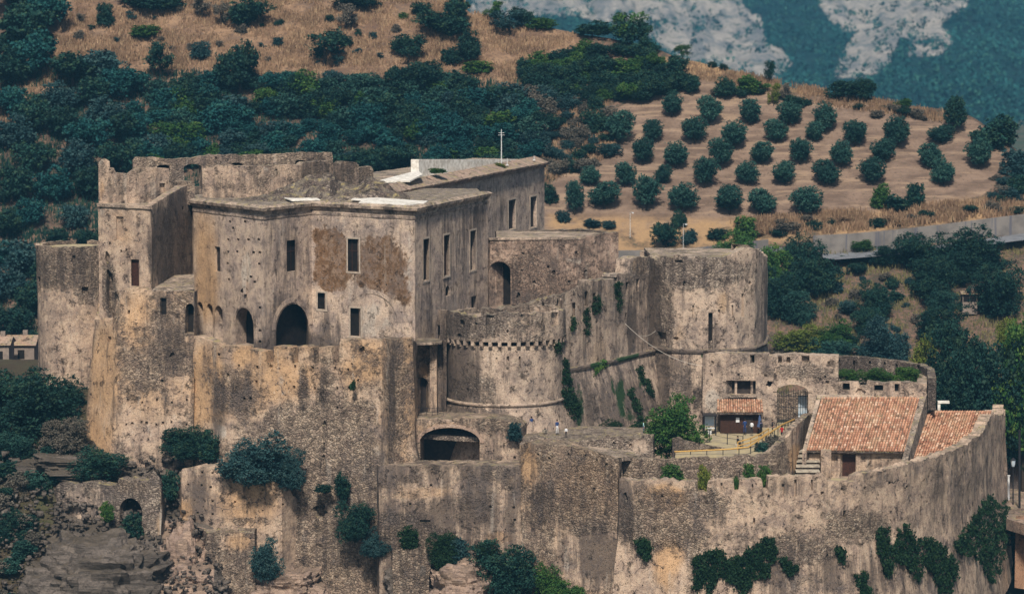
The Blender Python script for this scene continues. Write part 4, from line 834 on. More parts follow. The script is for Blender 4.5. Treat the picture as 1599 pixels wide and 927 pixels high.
slots = [(1240, 748, 1244, 775), (1221, 755, 1225, 772), (1266, 748, 1269, 765), (1125, 753, 1128, 765), (1174, 755, 1176, 765)]
ohl = [('r', *q, .45) for q in slots] + [('r', 1316, 796, 1321, 808, .6), ('r', 1176, 808, 1179, 818, .6), ('x', 1386, 750, 1393, 758, .4), ('x', 1348, 758, 1352, 764, .3), ('x', 1280, 766, 1287, 773, .4), ('x', 1198, 772, 1203, 777, .4), ('x', 1220, 770, 1225, 777, .4), ('x', 1312, 760, 1317, 766, .3), ('x', 1412, 756, 1417, 762, .3), ('x', 972, 765, 982, 784, .5), ('x', 1032, 771, 1037, 777, .3), ('x', 1288, 862, 1293, 872, .3), ('x', 1440, 745, 1444, 752, .3), ('x', 1446, 780, 1449, 786, .3)]
wall('masonry', ow, top, ZB, t, ohl, th=1.5, rag=.17, rough=.18, step=1.0, batter=bat(zo, .10), base={'r': .28, 'g': .10, 'b': .35},
     paint=[('r', 1035, 820, 60, 50, .9), ('b', 1030, 820, 50, 50, .5), ('b', 1040, 775, 30, 14, .95), ('r', 1080, 860, 14, 90, .6), ('g', 1082, 800, 7, 50, .5), ('b', 1045, 890, 25, 40, .9), ('r', 1045, 890, 25, 40, .1), ('g', 1130, 800, 5, 40, .5), ('r', 1115, 790, 20, 18, .8),
            ('r', 1340, 820, 50, 22, .85), ('g', 1340, 820, 40, 18, .25), ('r', 1250, 855, 50, 22, .75), ('g', 1240, 850, 60, 18, .3), ('g', 1300, 900, 200, 40, .42), ('b', 1300, 900, 200, 40, 0), ('g', 1500, 760, 50, 80, .32), ('b', 1500, 750, 60, 60, .25), ('w', 1240, 800, 90, 18, .3), ('g', 1240, 760, 60, 10, .35), ('g', 1420, 740, 80, 12, .3), ('g', 975, 790, 12, 60, .5), ('w', 1100, 880, 14, 60, .3)])
wall('end_return', Path([(1556, 424, 700), (1568, 433, 700), (1569, 440, 700)]), [(1556, 650), (1569, 648)], ZB + 8, t, th=.9, rag=.05, base={'r': .3, 'b': .5})
# ================================================================== tiled houses
def tile_roof(name, A, B, Cc, D, ncol, nrow, parent, clip=None, seed=1):
    """A eave left, B eave right, Cc ridge right, D ridge left; barrel tiles, one tone each"""
    rd = random.Random(seed); v = []; f = []; tint = []; up = (B - A).cross(D - A).normalized(); up = up if up.z > 0 else -up
    K = 4
    for j in range(ncol):
        jx = rd.uniform(-.06, .06)
        for i in range(nrow):
            t0 = i / nrow; t1 = (i + 1.22) / nrow; t1 = min(t1, 1.02); u0 = (j + jx) / ncol; u1 = (j + 1 + jx) / ncol
            def at(u, t): return A.lerp(B, u).lerp(D.lerp(Cc, u), t)
            if clip:
                q = PR(at((u0 + u1) / 2, (t0 + t1) / 2))
                if not inpoly(np.array([q[0]]), np.array([q[1]]), clip)[0]: continue
            w = (at(u1, t0) - at(u0, t0)).length; b = len(v); lift = rd.uniform(0, .03)
            for (t, lf) in ((t0, .10 + lift), (t1, .02)):
                for k in range(K + 1):
                    a = math.pi * k / K; cpt = at((u0 + u1) / 2, t); dx = at(u1, t) - at(u0, t)
                    v.append(cpt - dx * .43 * math.cos(a) + up * (lf + math.sin(a) * w * .48)); tint.append(None)
            for k in range(K): f.append((b + k, b + k + 1, b + K + 2 + k, b + K + 1 + k))
            f.append(tuple(b + k for k in range(K, -1, -1)))
            c = (rd.random(), rd.random(), rd.random())
            for k in range(2 * (K + 1)): tint[b + k] = c
    n0 = len(v); vv = [tuple(q) for q in v]
    me = bpy.data.meshes.new(name); me.from_pydata(vv, [], f); me.update(); add_attr(me, 'tint', np.array(tint)); me.polygons.foreach_set('use_smooth', [True] * len(f)); me.set_sharp_from_angle(angle=R(60))
    o = link(name, me, 'roof_tile', parent)
    # under-roof boarding
    m = MB(); und = [A, B, Cc, D]
    if not clip:
        m.add([q - up * .02 for q in und] + [q - up * .22 for q in und], [(0, 1, 2, 3), (7, 6, 5, 4), (0, 4, 5, 1), (1, 5, 6, 2), (2, 6, 7, 3), (3, 7, 4, 0)]); m.build('roof_deck', 'dark_stone', parent, paint=((), {'g': .3}))
    return o
zl = -3.7
t = thing('tiled_house', 'stone outbuilding with the larger orange tile roof, a rusty door and stairs beside it', 'house', W(1340, 745, 392))
A, B, Cc, D = W(1259, 704, 391.6), W(1413, 706, 391.6), W(1437, 621, 403.5), W(1283, 622, 403.5)
tile_roof('roof', A, B, Cc, D, 36, 24, t, seed=3)
hp = Path(xy=[(A.x + .6, 400), (A.x + .4, 392.4), (B.x - .2, 392.4)])
wall('front_wall', hp, [(1262, 706), (1412, 708)], zl - 1, t, [('r', 1312, 709, 1337, 744, .5, 'door', 'rust_door'), ('r', 1296, 711, 1308, 743, .3), ('r', 1371, 712, 1375, 716, .2), ('r', 1346, 715, 1349, 718, .2)], rag=0, th=.6, base={'r': .15, 'b': .25, 'g': .15})
m = MB(); q = W(1339.5, 726, 392.3); m.box((q.x, q.y, q.z), (.55, .5, 2.9)); m.build('door_pillar', 'stone', t, paint=((), {'r': .2}))
# gable parapet between the two roofs
m = MB(); g0 = B + (B - Cc) * .2 + Vector((-.1, -.3, .3)); g1 = Cc + Vector((.1, .4, .55)); w = Vector((.75, 0, 0))
vs = [g0, g0 + w, g1 + w * 1.1, g1]; m.add([tuple(q) for q in vs] + [(q.x, q.y, zl - 3) for q in vs], [(0, 1, 2, 3), (0, 4, 5, 1), (1, 5, 6, 2), (2, 6, 7, 3), (3, 7, 4, 0)])
m.build('gable_wall', 'stone_grey', t, paint=((), {'r': .5, 'g': .2}))
m = MB(); g0 = A + Vector((-.5, -.2, .12)); g1 = D + Vector((-.5, .4, .35)); w = Vector((.5, 0, 0))
vs = [g0, g0 + w, g1 + w, g1]; m.add([tuple(q) for q in vs] + [(q.x, q.y, zl - 3) for q in vs], [(0, 1, 2, 3), (0, 4, 5, 1), (1, 5, 6, 2), (2, 6, 7, 3), (3, 7, 4, 0)])
m.build('gable_wall', 'stone_grey', t, paint=((), {'r': .3, 'g': .1}))
m = MB(); vs = [D + Vector((-.6, 0, .05)), Cc + Vector((.3, 0, .05)), Cc + Vector((.3, 1.2, .35)), D + Vector((-.6, 1.2, .35))]
m.add([tuple(q) for q in vs] + [(q.x, q.y, zl) for q in vs], [(0, 1, 2, 3), (0, 4, 5, 1), (1, 5, 6, 2), (2, 6, 7, 3), (3, 7, 4, 0)]); m.build('ridge_wall', 'stone_grey', t, paint=((), {'r': .2}))

t = thing('tiled_shed', 'lower stone shed with a mottled tile roof tucked behind the curved outer wall', 'house', W(1480, 720, 395))
zr2_ = zat(1490, 642, 405); Q0, Q1, Q2 = W(1447, 643, 405), W(1546, 643, 420), W(1413, 728, 391.5); QN = (Q1 - Q0).cross(Q2 - Q0)
def onroof(px, py):
    e = Vector((0, 0, CAMZ)); k = W(px, py, 100.0) - e; return e + k * ((Q0 - e).dot(QN) / k.dot(QN))
D2, C2 = onroof(1440, 643), onroof(1546, 643); A2, B2 = onroof(1392, 738), onroof(1520, 738)
ax = (C2.x - D2.x); A2 = onroof(1400, 752); B2 = A2 + (C2 - D2)
tile_roof('roof', A2, B2, C2, D2, 26, 34, t, clip=[(1380, 760), (1411, 727), (1448, 643), (1546, 643), (1541, 672), (1525, 688), (1500, 700), (1470, 745)], seed=9)
m = MB(); dk = [onroof(*q) - Vector((0, 0, .06)) for q in ((1413, 732), (1447, 643), (1546, 643), (1540, 672), (1522, 690), (1480, 708), (1440, 722))]
nk = len(dk); m.add([tuple(q) for q in dk] + [(q.x, q.y, zl - 4) for q in dk], [tuple(range(nk))] + [(i, nk + i, nk + (i + 1) % nk, (i + 1) % nk) for i in range(nk)]); m.build('masonry', 'brick_wall', t, paint=((), {'g': .5}))
m = MB(); q0 = onroof(1547, 643); q1 = onroof(1541, 676)
vs = [q1 + Vector((-.5, 0, .25)), q1 + Vector((.5, 0, .25)), q0 + Vector((.4, 0, .3)), q0 + Vector((-.8, 0, .3))]
m.add([tuple(q) for q in vs] + [(q.x, q.y, zl - 4) for q in vs], [(0, 1, 2, 3), (0, 4, 5, 1), (1, 5, 6, 2), (2, 6, 7, 3), (3, 7, 4, 0)]); m.build('gable_wall', 'stone_grey', t, paint=((), {'w': .4, 'g': .1}))
m = MB(); q = W(1466, 632, 419); m.box((q.x, q.y, q.z - .6), (.35, .5, 2.2)); m.box((q.x + .6, q.y, q.z + .4), (1.5, .7, .3)); m.build('vent', 'white_sheet', t)

o = slab('lower_court', [xy(1235, 379), xy(1340, 380), xy(1400, 386), xy(1412, 391.9), xy(1262, 391.9), xy(1245, 391)], zl, 'court_ground', None, 4)
setp(o, kind='structure')
t = thing('stairs', 'worn pale stone steps going down from the court beside the tiled house', 'stairs', W(1262, 742, 388))
n = 6; s0 = W(1262, 704, 394.5); s1 = W(1261, 743, 388.0)
for k in range(n):
    q = s1.lerp(s0, k / (n - 1)); m = MB(); m.box((q.x, q.y + .5, q.z - 1.0), (2.7, 1.3, 1.8)); m.box((q.x, q.y + .35, q.z - .02), (2.95, 1.6, .16), 0, 1); m.build('step', ['dark_stone', 'step_stone'], t)  # dark riser blocks: riser shade put into colour, to set off pale treads
m = MB(); q = W(1289, 720, 391.5); m.box((q.x, q.y, q.z - .6), (1.25, 1.6, 4.2)); m.build('side_pier', 'stone', t, paint=((), {'r': .2, 'b': .3}))

# ================================================================== ticket booth, fences, small furniture
zc0 = zcourt
def up_(px, Y, py=680): q = W(px, py, Y); return Vector((q.x, q.y, 0))
t = thing('ticket_booth', 'dark wooden ticket booth with a small red tiled roof under the gatehouse opening', 'booth', up_(1157, 404) + Vector((0, 0, zc0)))
x0, x1 = up_(1125, 403).x, up_(1189, 403).x
m = MB(); m.box(((x0 + x1) / 2, 405.5, zc0 + 1.4), (x1 - x0, 4, 2.8)); m.build('body', 'old_wood', t)
m = MB()
for k in range(18): m.box((x0 + (x1 - x0) * (k + .5) / 18, 403.47, zc0 + 1.4), (.22, .06, 2.7))
m.build('planking', 'old_wood', t)
m = MB(); m.box((x0 + 3.6, 403.4, zc0 + 1.05), (1.0, .1, 2.1)); d_ = m.build('door', 'interior', t)
m = MB(); m.box((x0 + 4.0, 403.32, zc0 + 1.0), (.08, .08, .12)); m.build('handle', 'white_metal', d_)
m = MB(); m.box((x0 + 2.2, 403.4, zc0 + 1.75), (.45, .06, .6)); m.build('notice', 'cloth_white', t)
tile_roof('roof', Vector((x0 - .5, 402.6, zc0 + 2.75)), Vector((x1 + .2, 402.6, zc0 + 2.75)), Vector((x1 + .4, 407.2, zc0 + 3.75)), Vector((x0 - .2, 407.2, zc0 + 3.75)), 20, 9, t, seed=5)
t = thing('shelter', 'small dark metal shelter frame standing left of the ticket booth', 'shelter', up_(1108, 402.5) + Vector((0, 0, zc0)))
x0, x1 = up_(1099, 402.5).x, up_(1117, 402.5).x
for x in (x0, x1):
    for y in (401.6, 403.4): m = MB(); m.box((x, y, zc0 + 1.25), (.14, .14, 2.5)); m.build('post', 'iron', t)
m = MB(); m.box(((x0 + x1) / 2, 402.5, zc0 + 2.55), (x1 - x0 + .3, 2.1, .16)); m.build('roof', 'iron', t)
m = MB(); m.box(((x0 + x1) / 2, 402.5, zc0 + .85), (x1 - x0 - .2, .9, .08)); m.box(((x0 + x1) / 2, 402.5, zc0 + .42), (.5, .5, .8)); m.build('counter', 'white_metal', t)
m = MB(); m.box(((x0 + x1) / 2, 403.35, zc0 + 1.6), (x1 - x0 - .2, .04, 1.2)); m.build('pane', 'glass_blue', t)
# folded parasol-like cover by the booth
t = thing('folded_parasol', 'folded blue grey parasol leaning at the right corner of the ticket booth', 'parasol', up_(1186, 402.4) + Vector((0, 0, zc0)))
q = up_(1186, 402.4); m = MB(); m.tube([q + Vector((0, 0, zc0)), q + Vector((0, 0, zc0 + 2.6))], .04); m.build('pole', 'iron', t)
m = MB(); m.tube([q + Vector((0, 0, zc0 + 1.0)), q + Vector((.05, 0, zc0 + 1.5)), q + Vector((0, 0, zc0 + 2.1)), q + Vector((0, 0, zc0 + 2.5))], .38, 8, 0, .06); m.build('canopy', 'cloth_jeans', t)
# timber handrail fence
def fence(name, label, line, h, rails, mat_r, mat_p, gap, rr=.07):
    P_ = [W(a, b, c_) for a, b, c_ in line]; th_ = thing(name, label, 'fence', tuple(P_[0]))
    L = [0]
    for a, b in zip(P_, P_[1:]): L.append(L[-1] + (b - a).length)
    def at(u):
        for i in range(len(P_) - 1):
            if u <= L[i + 1] or i == len(P_) - 2: return P_[i].lerp(P_[i + 1], (u - L[i]) / (L[i + 1] - L[i]))
    for r_ in rails:
        m = MB(); m.tube([p + Vector((0, 0, h * r_)) for p in P_], rr, 5); m.build('rail', mat_r, th_)
    n_ = max(2, int(L[-1] / gap))
    for k in range(n_ + 1): q = at(L[-1] * k / n_); m = MB(); m.box((q.x, q.y, q.z + h * .5 - .1), (.1, .1, h + .2)); m.build('post', mat_p, th_)
    return th_
fence('wooden_fence', 'pale yellow timber handrail with iron posts along the court edge and up to the gate', [(1053, 719, 386.0), (1100, 717, 385.6), (1140, 715, 385.4), (1168, 712, 385.8), (1186, 700, 389), (1204, 688, 394), (1222, 676, 400), (1240, 668, 407)], 1.15, (.98,), 'yellow_wood', 'iron', 1.9, .10)
fence('wooden_fence', 'second shorter yellow timber handrail on the inner side of the ramp to the gate', [(1152, 702, 389.5), (1170, 697, 390.5), (1186, 690, 393), (1200, 681, 397)], 1.0, (.98, .5), 'yellow_wood', 'yellow_wood', 2.0, .08)
fence('wire_fence', 'low dark wire fence on slim posts crossing the yellow grass court', [(1080, 678, 398), (1105, 684, 396.2), (1135, 690, 394), (1160, 694, 391.6)], 1.1, (.95, .5), 'iron', 'iron', 2.2, .025)
# planting strip with pale flowers beside the ramp, cables, lamps
def cable(name, label, a, b, sag, r_=.035, mat_='pale_tube'):
    m = MB(); m.tube([a.lerp(b, k / 14) - Vector((0, 0, sag * 4 * (k / 14) * (1 - k / 14))) for k in range(15)], r_, 4); setp(m.build(name, mat_), label, 'cable')
cable('cable', 'long sagging pale cable from the curtain wall down to the gatehouse corner', W(976, 505, 414), W(1098, 571, 409.3), 1.1, .028)
cable('cable', 'short pale cable branch at the foot of the corner tower', W(1000, 524, 417), W(1024, 516, 423), .3, .03)

# ================================================================== people
def person(px, py, Y, h, shirt, trousers, label, yaw=0, pose='stand', bag=None):
    """one continuous skinned body with clothes, hair as a child"""
    base = W(px, py, Y); k = h / 1.75; sit = pose == 'sit'; walk = pose == 'walk'
    hip = .92 if not sit else .48; J = {}; V = []; E = []; Rr = []
    def add(p, r, par=None):
        V.append(Vector(p) * k); Rr.append(r * k)
        if par is not None: E.append((par, len(V) - 1))
        return len(V) - 1
    pel = add((0, 0, hip), .15); wa = add((0, .01, hip + .18), .125, pel); ch = add((0, .02, hip + .40), .155, wa); nk = add((0, .01, hip + .56), .06, ch)
    hb = add((0, -.02, hip + .64), .075, nk); hd = add((0, -.025, hip + .76), .10, hb); add((0, -.01, hip + .84), .07, hd)
    for sx in (-1, 1):
        st = .16 * sx if walk else .02
        sh = add((.17 * sx, .02, hip + .49), .075, ch)
        if sit: el = add((.24 * sx, -.10, hip + .24), .05, sh); wr = add((.14 * sx, -.32, hip + .16), .038, el)
        elif walk: el = add((.25 * sx, .10 * sx, hip + .22), .05, sh); wr = add((.25 * sx, -.08 + .16 * sx, hip - .02), .036, el)
        else: el = add((.25 * sx, .03, hip + .20), .05, sh); wr = add((.20 * sx, -.12, hip + .02), .036, el)
        pa = add((V[wr].x / k, V[wr].y / k - .03, V[wr].z / k - .07), .04, wr)
        for q in range(4): a = add((V[pa].x / k + (q - 1.5) * .018, V[pa].y / k - .025, V[pa].z / k - .06 - .005 * (q % 3)), .011, pa); add((V[a].x / k, V[a].y / k + .005, V[a].z / k - .04), .009, a)
        a = add((V[pa].x / k - .035 * sx, V[pa].y / k - .03, V[pa].z / k - .02), .011, pa)
        tj = add((.09 * sx, 0, hip - .06), .105, pel)
        if sit: kn = add((.13 * sx, -.42, .50), .07, tj); an = add((.12 * sx, -.40, .09), .045, kn)
        elif walk: kn = add((.10 * sx, -.06 - st, .50), .068, tj); an = add((.10 * sx, .04 - st * 1.6, .09), .042, kn)
        else: kn = add((.11 * sx, -.02, .50), .068, tj); an = add((.12 * sx, .02, .09), .042, kn)
        add((.12 * sx, V[an].y / k - .15, .045), .036, an)
    me = bpy.data.meshes.new('body'); me.from_pydata([tuple(v) for v in V], E, [])
    o = bpy.data.objects.new('tmp', me); C.objects.link(o); md = o.modifiers.new('s', 'SKIN'); sv = me.skin_vertices[0].data
    for i, r_ in enumerate(Rr): sv[i].radius = (r_, r_ * .82)
    sv[0].use_root = True; o.modifiers.new('u', 'SUBSURF').levels = 1
    dg = bpy.context.evaluated_depsgraph_get(); me2 = bpy.data.meshes.new_from_object(o.evaluated_get(dg)); me2.name = 'body'
    bpy.data.objects.remove(o)
    me2.materials.clear()
    for mt in ('skin', shirt, trousers, 'hair'): me2.materials.append(M[mt])
    for p in me2.polygons:
        z = p.center.z / k; x = abs(p.center.x) / k; mi = 1
        if z > hip + .57: mi = 0
        elif z < hip - .02 or (z < hip + .05 and x < .14): mi = 2
        if z < .10: mi = 3
        if mi != 3 and x > .15 and not sit and hip - .2 < z < hip + .04: mi = 0
        if mi == 0 and z > hip + .60 and (p.center.y / k > .0 or z > hip + .83): mi = 3
        p.material_index = mi; p.use_smooth = True
    t_ = thing('person', label, 'person', tuple(base)); t_.rotation_euler = (0, 0, yaw)
    b_ = bpy.data.objects.new('body', me2); C.objects.link(b_); b_.parent = t_; ORG[b_.name] = Vector((0, 0, 0))
    m = MB(); a = []
    for i in range(7):
        for j in range(10):
            th_ = math.pi * .62 * i / 6; ph_ = 2 * math.pi * j / 10; a.append((.105 * k * math.sin(th_) * math.cos(ph_), (.115 * math.sin(th_) * math.sin(ph_) + .015) * k, (hip + .765) * k + .118 * k * math.cos(th_)))
    m.add(a, [(i * 10 + j, i * 10 + (j + 1) % 10, (i + 1) * 10 + (j + 1) % 10, (i + 1) * 10 + j) for i in range(6) for j in range(10)])
    hm = m.build('hair', 'hair', None, world=False, smooth=True); hm.parent = t_
    m = MB()
    for sx in (-1, 1): m.box((.035 * sx * k, -.112 * k, (hip + .765) * k), (.018 * k, .02 * k, .012 * k))
    m.box((0, -.125 * k, (hip + .735) * k), (.022 * k, .04 * k, .03 * k)); f_ = m.build('face', 'hair', None, world=False); f_.parent = t_
    if bag:
        bo = MB(); bo.box((0, .20 * k, (hip + .32) * k), (.30 * k, .16 * k, .42 * k)); g = bo.build('backpack', bag, None, world=False); g.location = base; g.rotation_euler = (0, 0, yaw); setp(g, 'dark backpack worn by the visitor at the ticket booth', 'backpack')
    if sit:
        m = MB(); m.box((0, .03, .2), (.5, .42, .38)); sg = m.build('stone_block', 'step_stone', None, world=False); sg.location = base; sg.rotation_euler = (0, 0, yaw); setp(sg, 'small stone block under the seated person in black in the court' if py > 690 else 'small stone block under the crouching figure on the walkway', 'stone block')
zpp = zpth
person(830, 672, 395.5, 1.78, 'cloth_navy', 'cloth_dark', 'person in a navy jacket walking alone left of the pair below the bastion', R(200), 'walk')
person(870, 677, 393.5, 1.75, 'cloth_navy', 'cloth_white', 'person in navy top and pale trousers standing by a child below the bastion', R(20))
person(884, 682, 391.5, 1.25, 'cloth_white', 'cloth_dark', 'small child in a white top standing on the walkway beside an adult', R(-10))
person(851, 675, 394.5, .95, 'cloth_dark', 'cloth_dark', 'very small crouching figure in dark clothes between the two navy clad walkers', R(40), 'sit')
person(1005, 675, 393.0, 1.45, 'cloth_cyan', 'cloth_jeans', 'person in a pale cyan top half hidden behind the walkway parapet', R(90))
person(1163, 676, 401.5, 1.82, 'cloth_navy', 'cloth_navy', 'tall person all in blue standing at the ticket booth door', R(170))
person(1174, 677, 401.0, 1.65, 'cloth_white', 'cloth_dark', 'person in a white top waiting at the ticket booth beside the one in blue', R(150))
person(1188, 678, 400.8, 1.72, 'cloth_jeans', 'cloth_dark', 'person in a grey blue jacket at the right corner of the ticket booth', R(200), 'stand', 'cloth_dark')
person(1152, 697, 392.4, 1.75, 'cloth_dark', 'cloth_dark', 'person in black sitting by the timber handrail in the court', R(60), 'sit')
person(1221, 686, 398.0, 1.80, 'cloth_red', 'cloth_dark', 'person in a red jacket walking up the ramp towards the gate', R(160), 'walk')
person(1229, 686, 397.6, 1.55, 'cloth_white', 'cloth_jeans', 'person in a white top just right of the one in red on the ramp', R(170))
person(1264, 704, 395.2, 1.65, 'cloth_blue', 'cloth_dark', 'person in a light blue shirt at the top of the stone stairs', R(30))
person(1206, 676, 402.5, 1.75, 'cloth_dark', 'cloth_dark', 'dark clothed person standing at the left foot of the gate arch', R(80))
def leaves(centres, spread, n_per, size, seed, droop=0, flat=.0, zmin=None):
    """clusters of small leaf faces round clump centres; returns verts, faces, tint"""
    g = np.random.default_rng(seed); c = np.asarray(centres); k = len(c); n_ = k * n_per
    ci = np.repeat(np.arange(k), n_per); sp_ = np.asarray(spread) if np.ndim(spread) else np.full(k, spread)
    p = c[ci] + g.normal(size=(n_, 3)) * sp_[ci][:, None] * np.array([1, 1, .8])
    a = g.normal(size=(n_, 3)); a[:, 2] *= .7; a /= np.linalg.norm(a, axis=1)[:, None]
    b = g.normal(size=(n_, 3)); b -= (b * a).sum(1)[:, None] * a; b /= np.linalg.norm(b, axis=1)[:, None]
    if droop: a = a * (1 - droop) + np.array([0, 0, -1]) * droop
    s_ = size * g.uniform(.6, 1.35, n_)[:, None]; w_ = s_ * g.uniform(.35, .6, (n_, 1))
    v = np.stack([p - a * s_ * .5, p + b * w_, p + a * s_ * .5, p - b * w_], 1).reshape(-1, 3)
    f = np.arange(n_ * 4).reshape(-1, 4); ct = g.random(k); ch = g.random(k)
    t = np.stack([np.clip(-.05 + .75 * ct[ci] + .4 * g.random(n_), 0, 1), np.clip(ch[ci] * .8 + .3 * g.random(n_), 0, 1), g.random(n_)], 1)
    if zmin is not None: v[:, 2] = np.maximum(v[:, 2], zmin)
    return v, f, np.repeat(t, 4, axis=0)
def leafmesh(name, v, f, t): me = mesh_np(name, v, f); add_attr(me, 'tint', t); return me
# ================================================================== terrain
def nz(x, y, s, k=0): return N3(x * s, y * s, k)
def hillY(px, py):
    return 500 + (620 - py) * .19 + (px - 800) * -.004
RX = [-900, -400, 400, 650, 735, 756, 817, 863, 907, 952, 1010, 1067, 1160, 1228, 1318, 1374, 1473, 1515, 1571, 1620, 1750, 2100, 2600]
RY = [-260, -220, -110, -50, 22, 29, 42, 44, 54, 60, 72, 92, 114, 135, 152, 160, 170, 181, 225, 270, 330, 400, 430]
def ridge(px): return float(np.interp(px, RX, RY))
def hillpt(px, py):
    p = W(px, py, hillY(px, py)); return p
v = []; f = []; pxs = np.concatenate([np.arange(-900, -60, 40), np.arange(-60, 1680, 7), np.arange(1680, 2600, 40)]); NV = 120
at_ = []
for px in pxs:
    r_ = ridge(px) + 1.5 * N3(px * .05, 0, 0)
    for j in range(NV + 12):
        if j < NV:
            py = 860 + (r_ - 860) * (j / (NV - 1)) ** .9; p = hillpt(px, py)
            amp = min(1, (NV - 1 - j) / 4); p.z += amp * (.5 * N3(p.x * .07, p.y * .07, 3) + .35 * N3(p.x * .3, p.y * .3, 8) + .15 * N3(p.x, p.y, 1)); last = p
            terr = max(0, 1 - abs(py - 372) / 30) * (1 if px > 880 else 0)
        else:
            q = j - NV + 1; p = Vector((last.x * (1 + q * .02), last.y + q * q * 1.6, last.z - q * q * .55 - q * .3))
        v.append(tuple(p))
ny = NV + 12
for i in range(len(pxs) - 1):
    for j in range(ny - 1): a = i * ny + j; f.append((a, a + ny, a + ny + 1, a + 1))
me = mesh_np('hillside', np.array(v), np.array(f)); me.polygons.foreach_set('use_smooth', [True] * len(f))
def softpoly(px, py, poly, soft=6):
    """1 inside, falling to 0 over a few pixels"""
    ins = inpoly(px, py, poly); d = np.full(len(px), 1e9)
    for (x0, y0), (x1, y1) in zip(poly, poly[1:] + poly[:1]):
        dx, dy = x1 - x0, y1 - y0; t_ = np.clip(((px - x0) * dx + (py - y0) * dy) / (dx * dx + dy * dy + 1e-9), 0, 1); d = np.minimum(d, np.hypot(px - x0 - t_ * dx, py - y0 - t_ * dy))
    return np.where(ins, 1, np.clip(1 - d / soft, 0, 1))
GROVE = [(905, 265), (960, 215), (960, 180), (1010, 150), (1100, 128), (1230, 155), (1320, 160), (1440, 185), (1520, 195), (1560, 225), (1575, 262), (1530, 300), (1300, 342), (1150, 345), (990, 362), (850, 362), (850, 300)]
DRY = [(-100, 165), (60, 125), (80, 60), (150, -60), (660, -80), (740, 20), (900, 52), (880, 110), (800, 125), (600, 118), (520, 112), (380, 118), (300, 110), (130, 96), (60, 150), (-60, 240)]
V_ = np.array(v); hx, hy = PRn(V_); cols = np.zeros((len(v), 3))
cols[:, 0] = softpoly(hx, hy, GROVE, 14); cols[:, 1] = softpoly(hx, hy, DRY, 25)
cols[:, 2] = np.maximum(softpoly(hx, hy, [(860, 340), (1150, 348), (1300, 345), (1620, 300), (1620, 330), (1290, 368), (960, 392), (860, 385)], 10), softpoly(hx, hy, [(1010, 95), (1100, 95), (1330, 150), (1330, 156), (1100, 118)], 6))
add_attr(me, 'zone', cols)
s = NT('hill_ground'); z = s.sep(s.attr('zone').outputs[0]); mid = s.noise(.25, 6, .68); fine = s.noise(1.6, 6, .75); big = s.noise(.05, 4)
scrub = s.mix(s.ss(mid, .4, .6), rgb(.070, .050, .040), rgb(.16, .10, .075)); scrub = s.mix(s.ss(fine, .45, .62), scrub, rgb(.045, .05, .035))
grove = s.mix(s.ss(s.noise(.35, 5, .6, vec=s.scaled(s.pos(), (.5, 1.0, 1.6))), .35, .65), rgb(.115, .08, .062), rgb(.20, .142, .108)); grove = s.mix(s.ss(fine, .52, .68), grove, rgb(.09, .065, .05)); grove = s.mix(s.ss(s.noise(1.0, 5, .7, vec=s.scaled(s.pos(), (.06, .45, .9))), .52, .62, 0, .6), grove, rgb(.30, .215, .15)); grove = s.mix(s.ss(s.noise(.8, 7, .8), .60, .70, 0, .7), grove, rgb(.07, .07, .04))
dry = s.mix(s.ss(mid, .35, .65), rgb(.12, .075, .052), rgb(.26, .17, .108)); dry = s.mix(s.ss(fine, .50, .64), dry, rgb(.08, .055, .042)); dry = s.mix(s.ss(s.noise(.12, 6, .75), .52, .62, 0, .8), dry, rgb(.12, .085, .065))
tan_ = s.mix(fine, rgb(.38, .25, .13), rgb(.2, .13, .08))
c = s.mix(s.ss(s.math('ADD', z[1], s.math('MULTIPLY_ADD', mid, .8, -.4)), .4, .6), scrub, dry)
c = s.mix(s.ss(s.math('ADD', z[0], s.math('MULTIPLY_ADD', mid, .5, -.25)), .4, .6), c, grove)
c = s.mix(s.math('MULTIPLY', z[2], s.ss(mid, .3, .6)), c, tan_)
s.bump(s.math('ADD', mid, s.math('MULTIPLY', fine, .4)), .6, .6); M['hill_ground'] = s.out(c, .95)
hill = link('hillside', me, 'hill_ground'); setp(hill, kind='structure')

# far mountain with pale clay cliffs
v = []; mpx = np.arange(560, 2500, 5.0); mpy = np.arange(330, -420, -4.0)
for px in mpx:
    for py in mpy:
        Y = 1500 + (260 - py) * 3.0 + 60 * math.sin(px * .011 + 1) + 45 * (1 - abs(N3(px * .012, py * .004, 2)) * 2) + 34 * abs(N3(px * .03, py * .012, 7)) + 20 * N3(px * .07, py * .06, 3) + 6 * N3(px * .2, py * .2, 6)
        v.append(tuple(W(px, py, Y)))
n2 = len(mpy); f = [(i * n2 + j, (i + 1) * n2 + j, (i + 1) * n2 + j + 1, i * n2 + j + 1) for i in range(len(mpx) - 1) for j in range(n2 - 1)]
me = mesh_np('mountain', np.array(v), np.array(f)); me.polygons.foreach_set('use_smooth', [True] * len(f))
GX, GY = np.meshgrid(mpx, mpy, indexing='ij'); gx, gy = GX.ravel(), GY.ravel()
cl = np.zeros(len(gx))
for poly in ([(740, -60), (1150, -60), (1155, 10), (1185, 32), (1192, 70), (1215, 78), (1232, 100), (1205, 125), (1130, 112), (1040, 75), (1000, 40), (900, 22), (840, 22), (740, 20)],
             [(1275, -60), (1520, -60), (1505, 12), (1470, 30), (1462, 52), (1430, 62), (1405, 50), (1388, 92), (1368, 112), (1345, 118), (1305, 116), (1322, 80), (1345, 45), (1318, 45), (1298, 28), (1285, 8)],
             [(1463, 48), (1475, 50), (1482, 66), (1462, 84), (1440, 84), (1458, 70)], [(1425, 70), (1438, 68), (1436, 82), (1422, 84)]): cl = np.maximum(cl, softpoly(gx, gy, poly, 9))
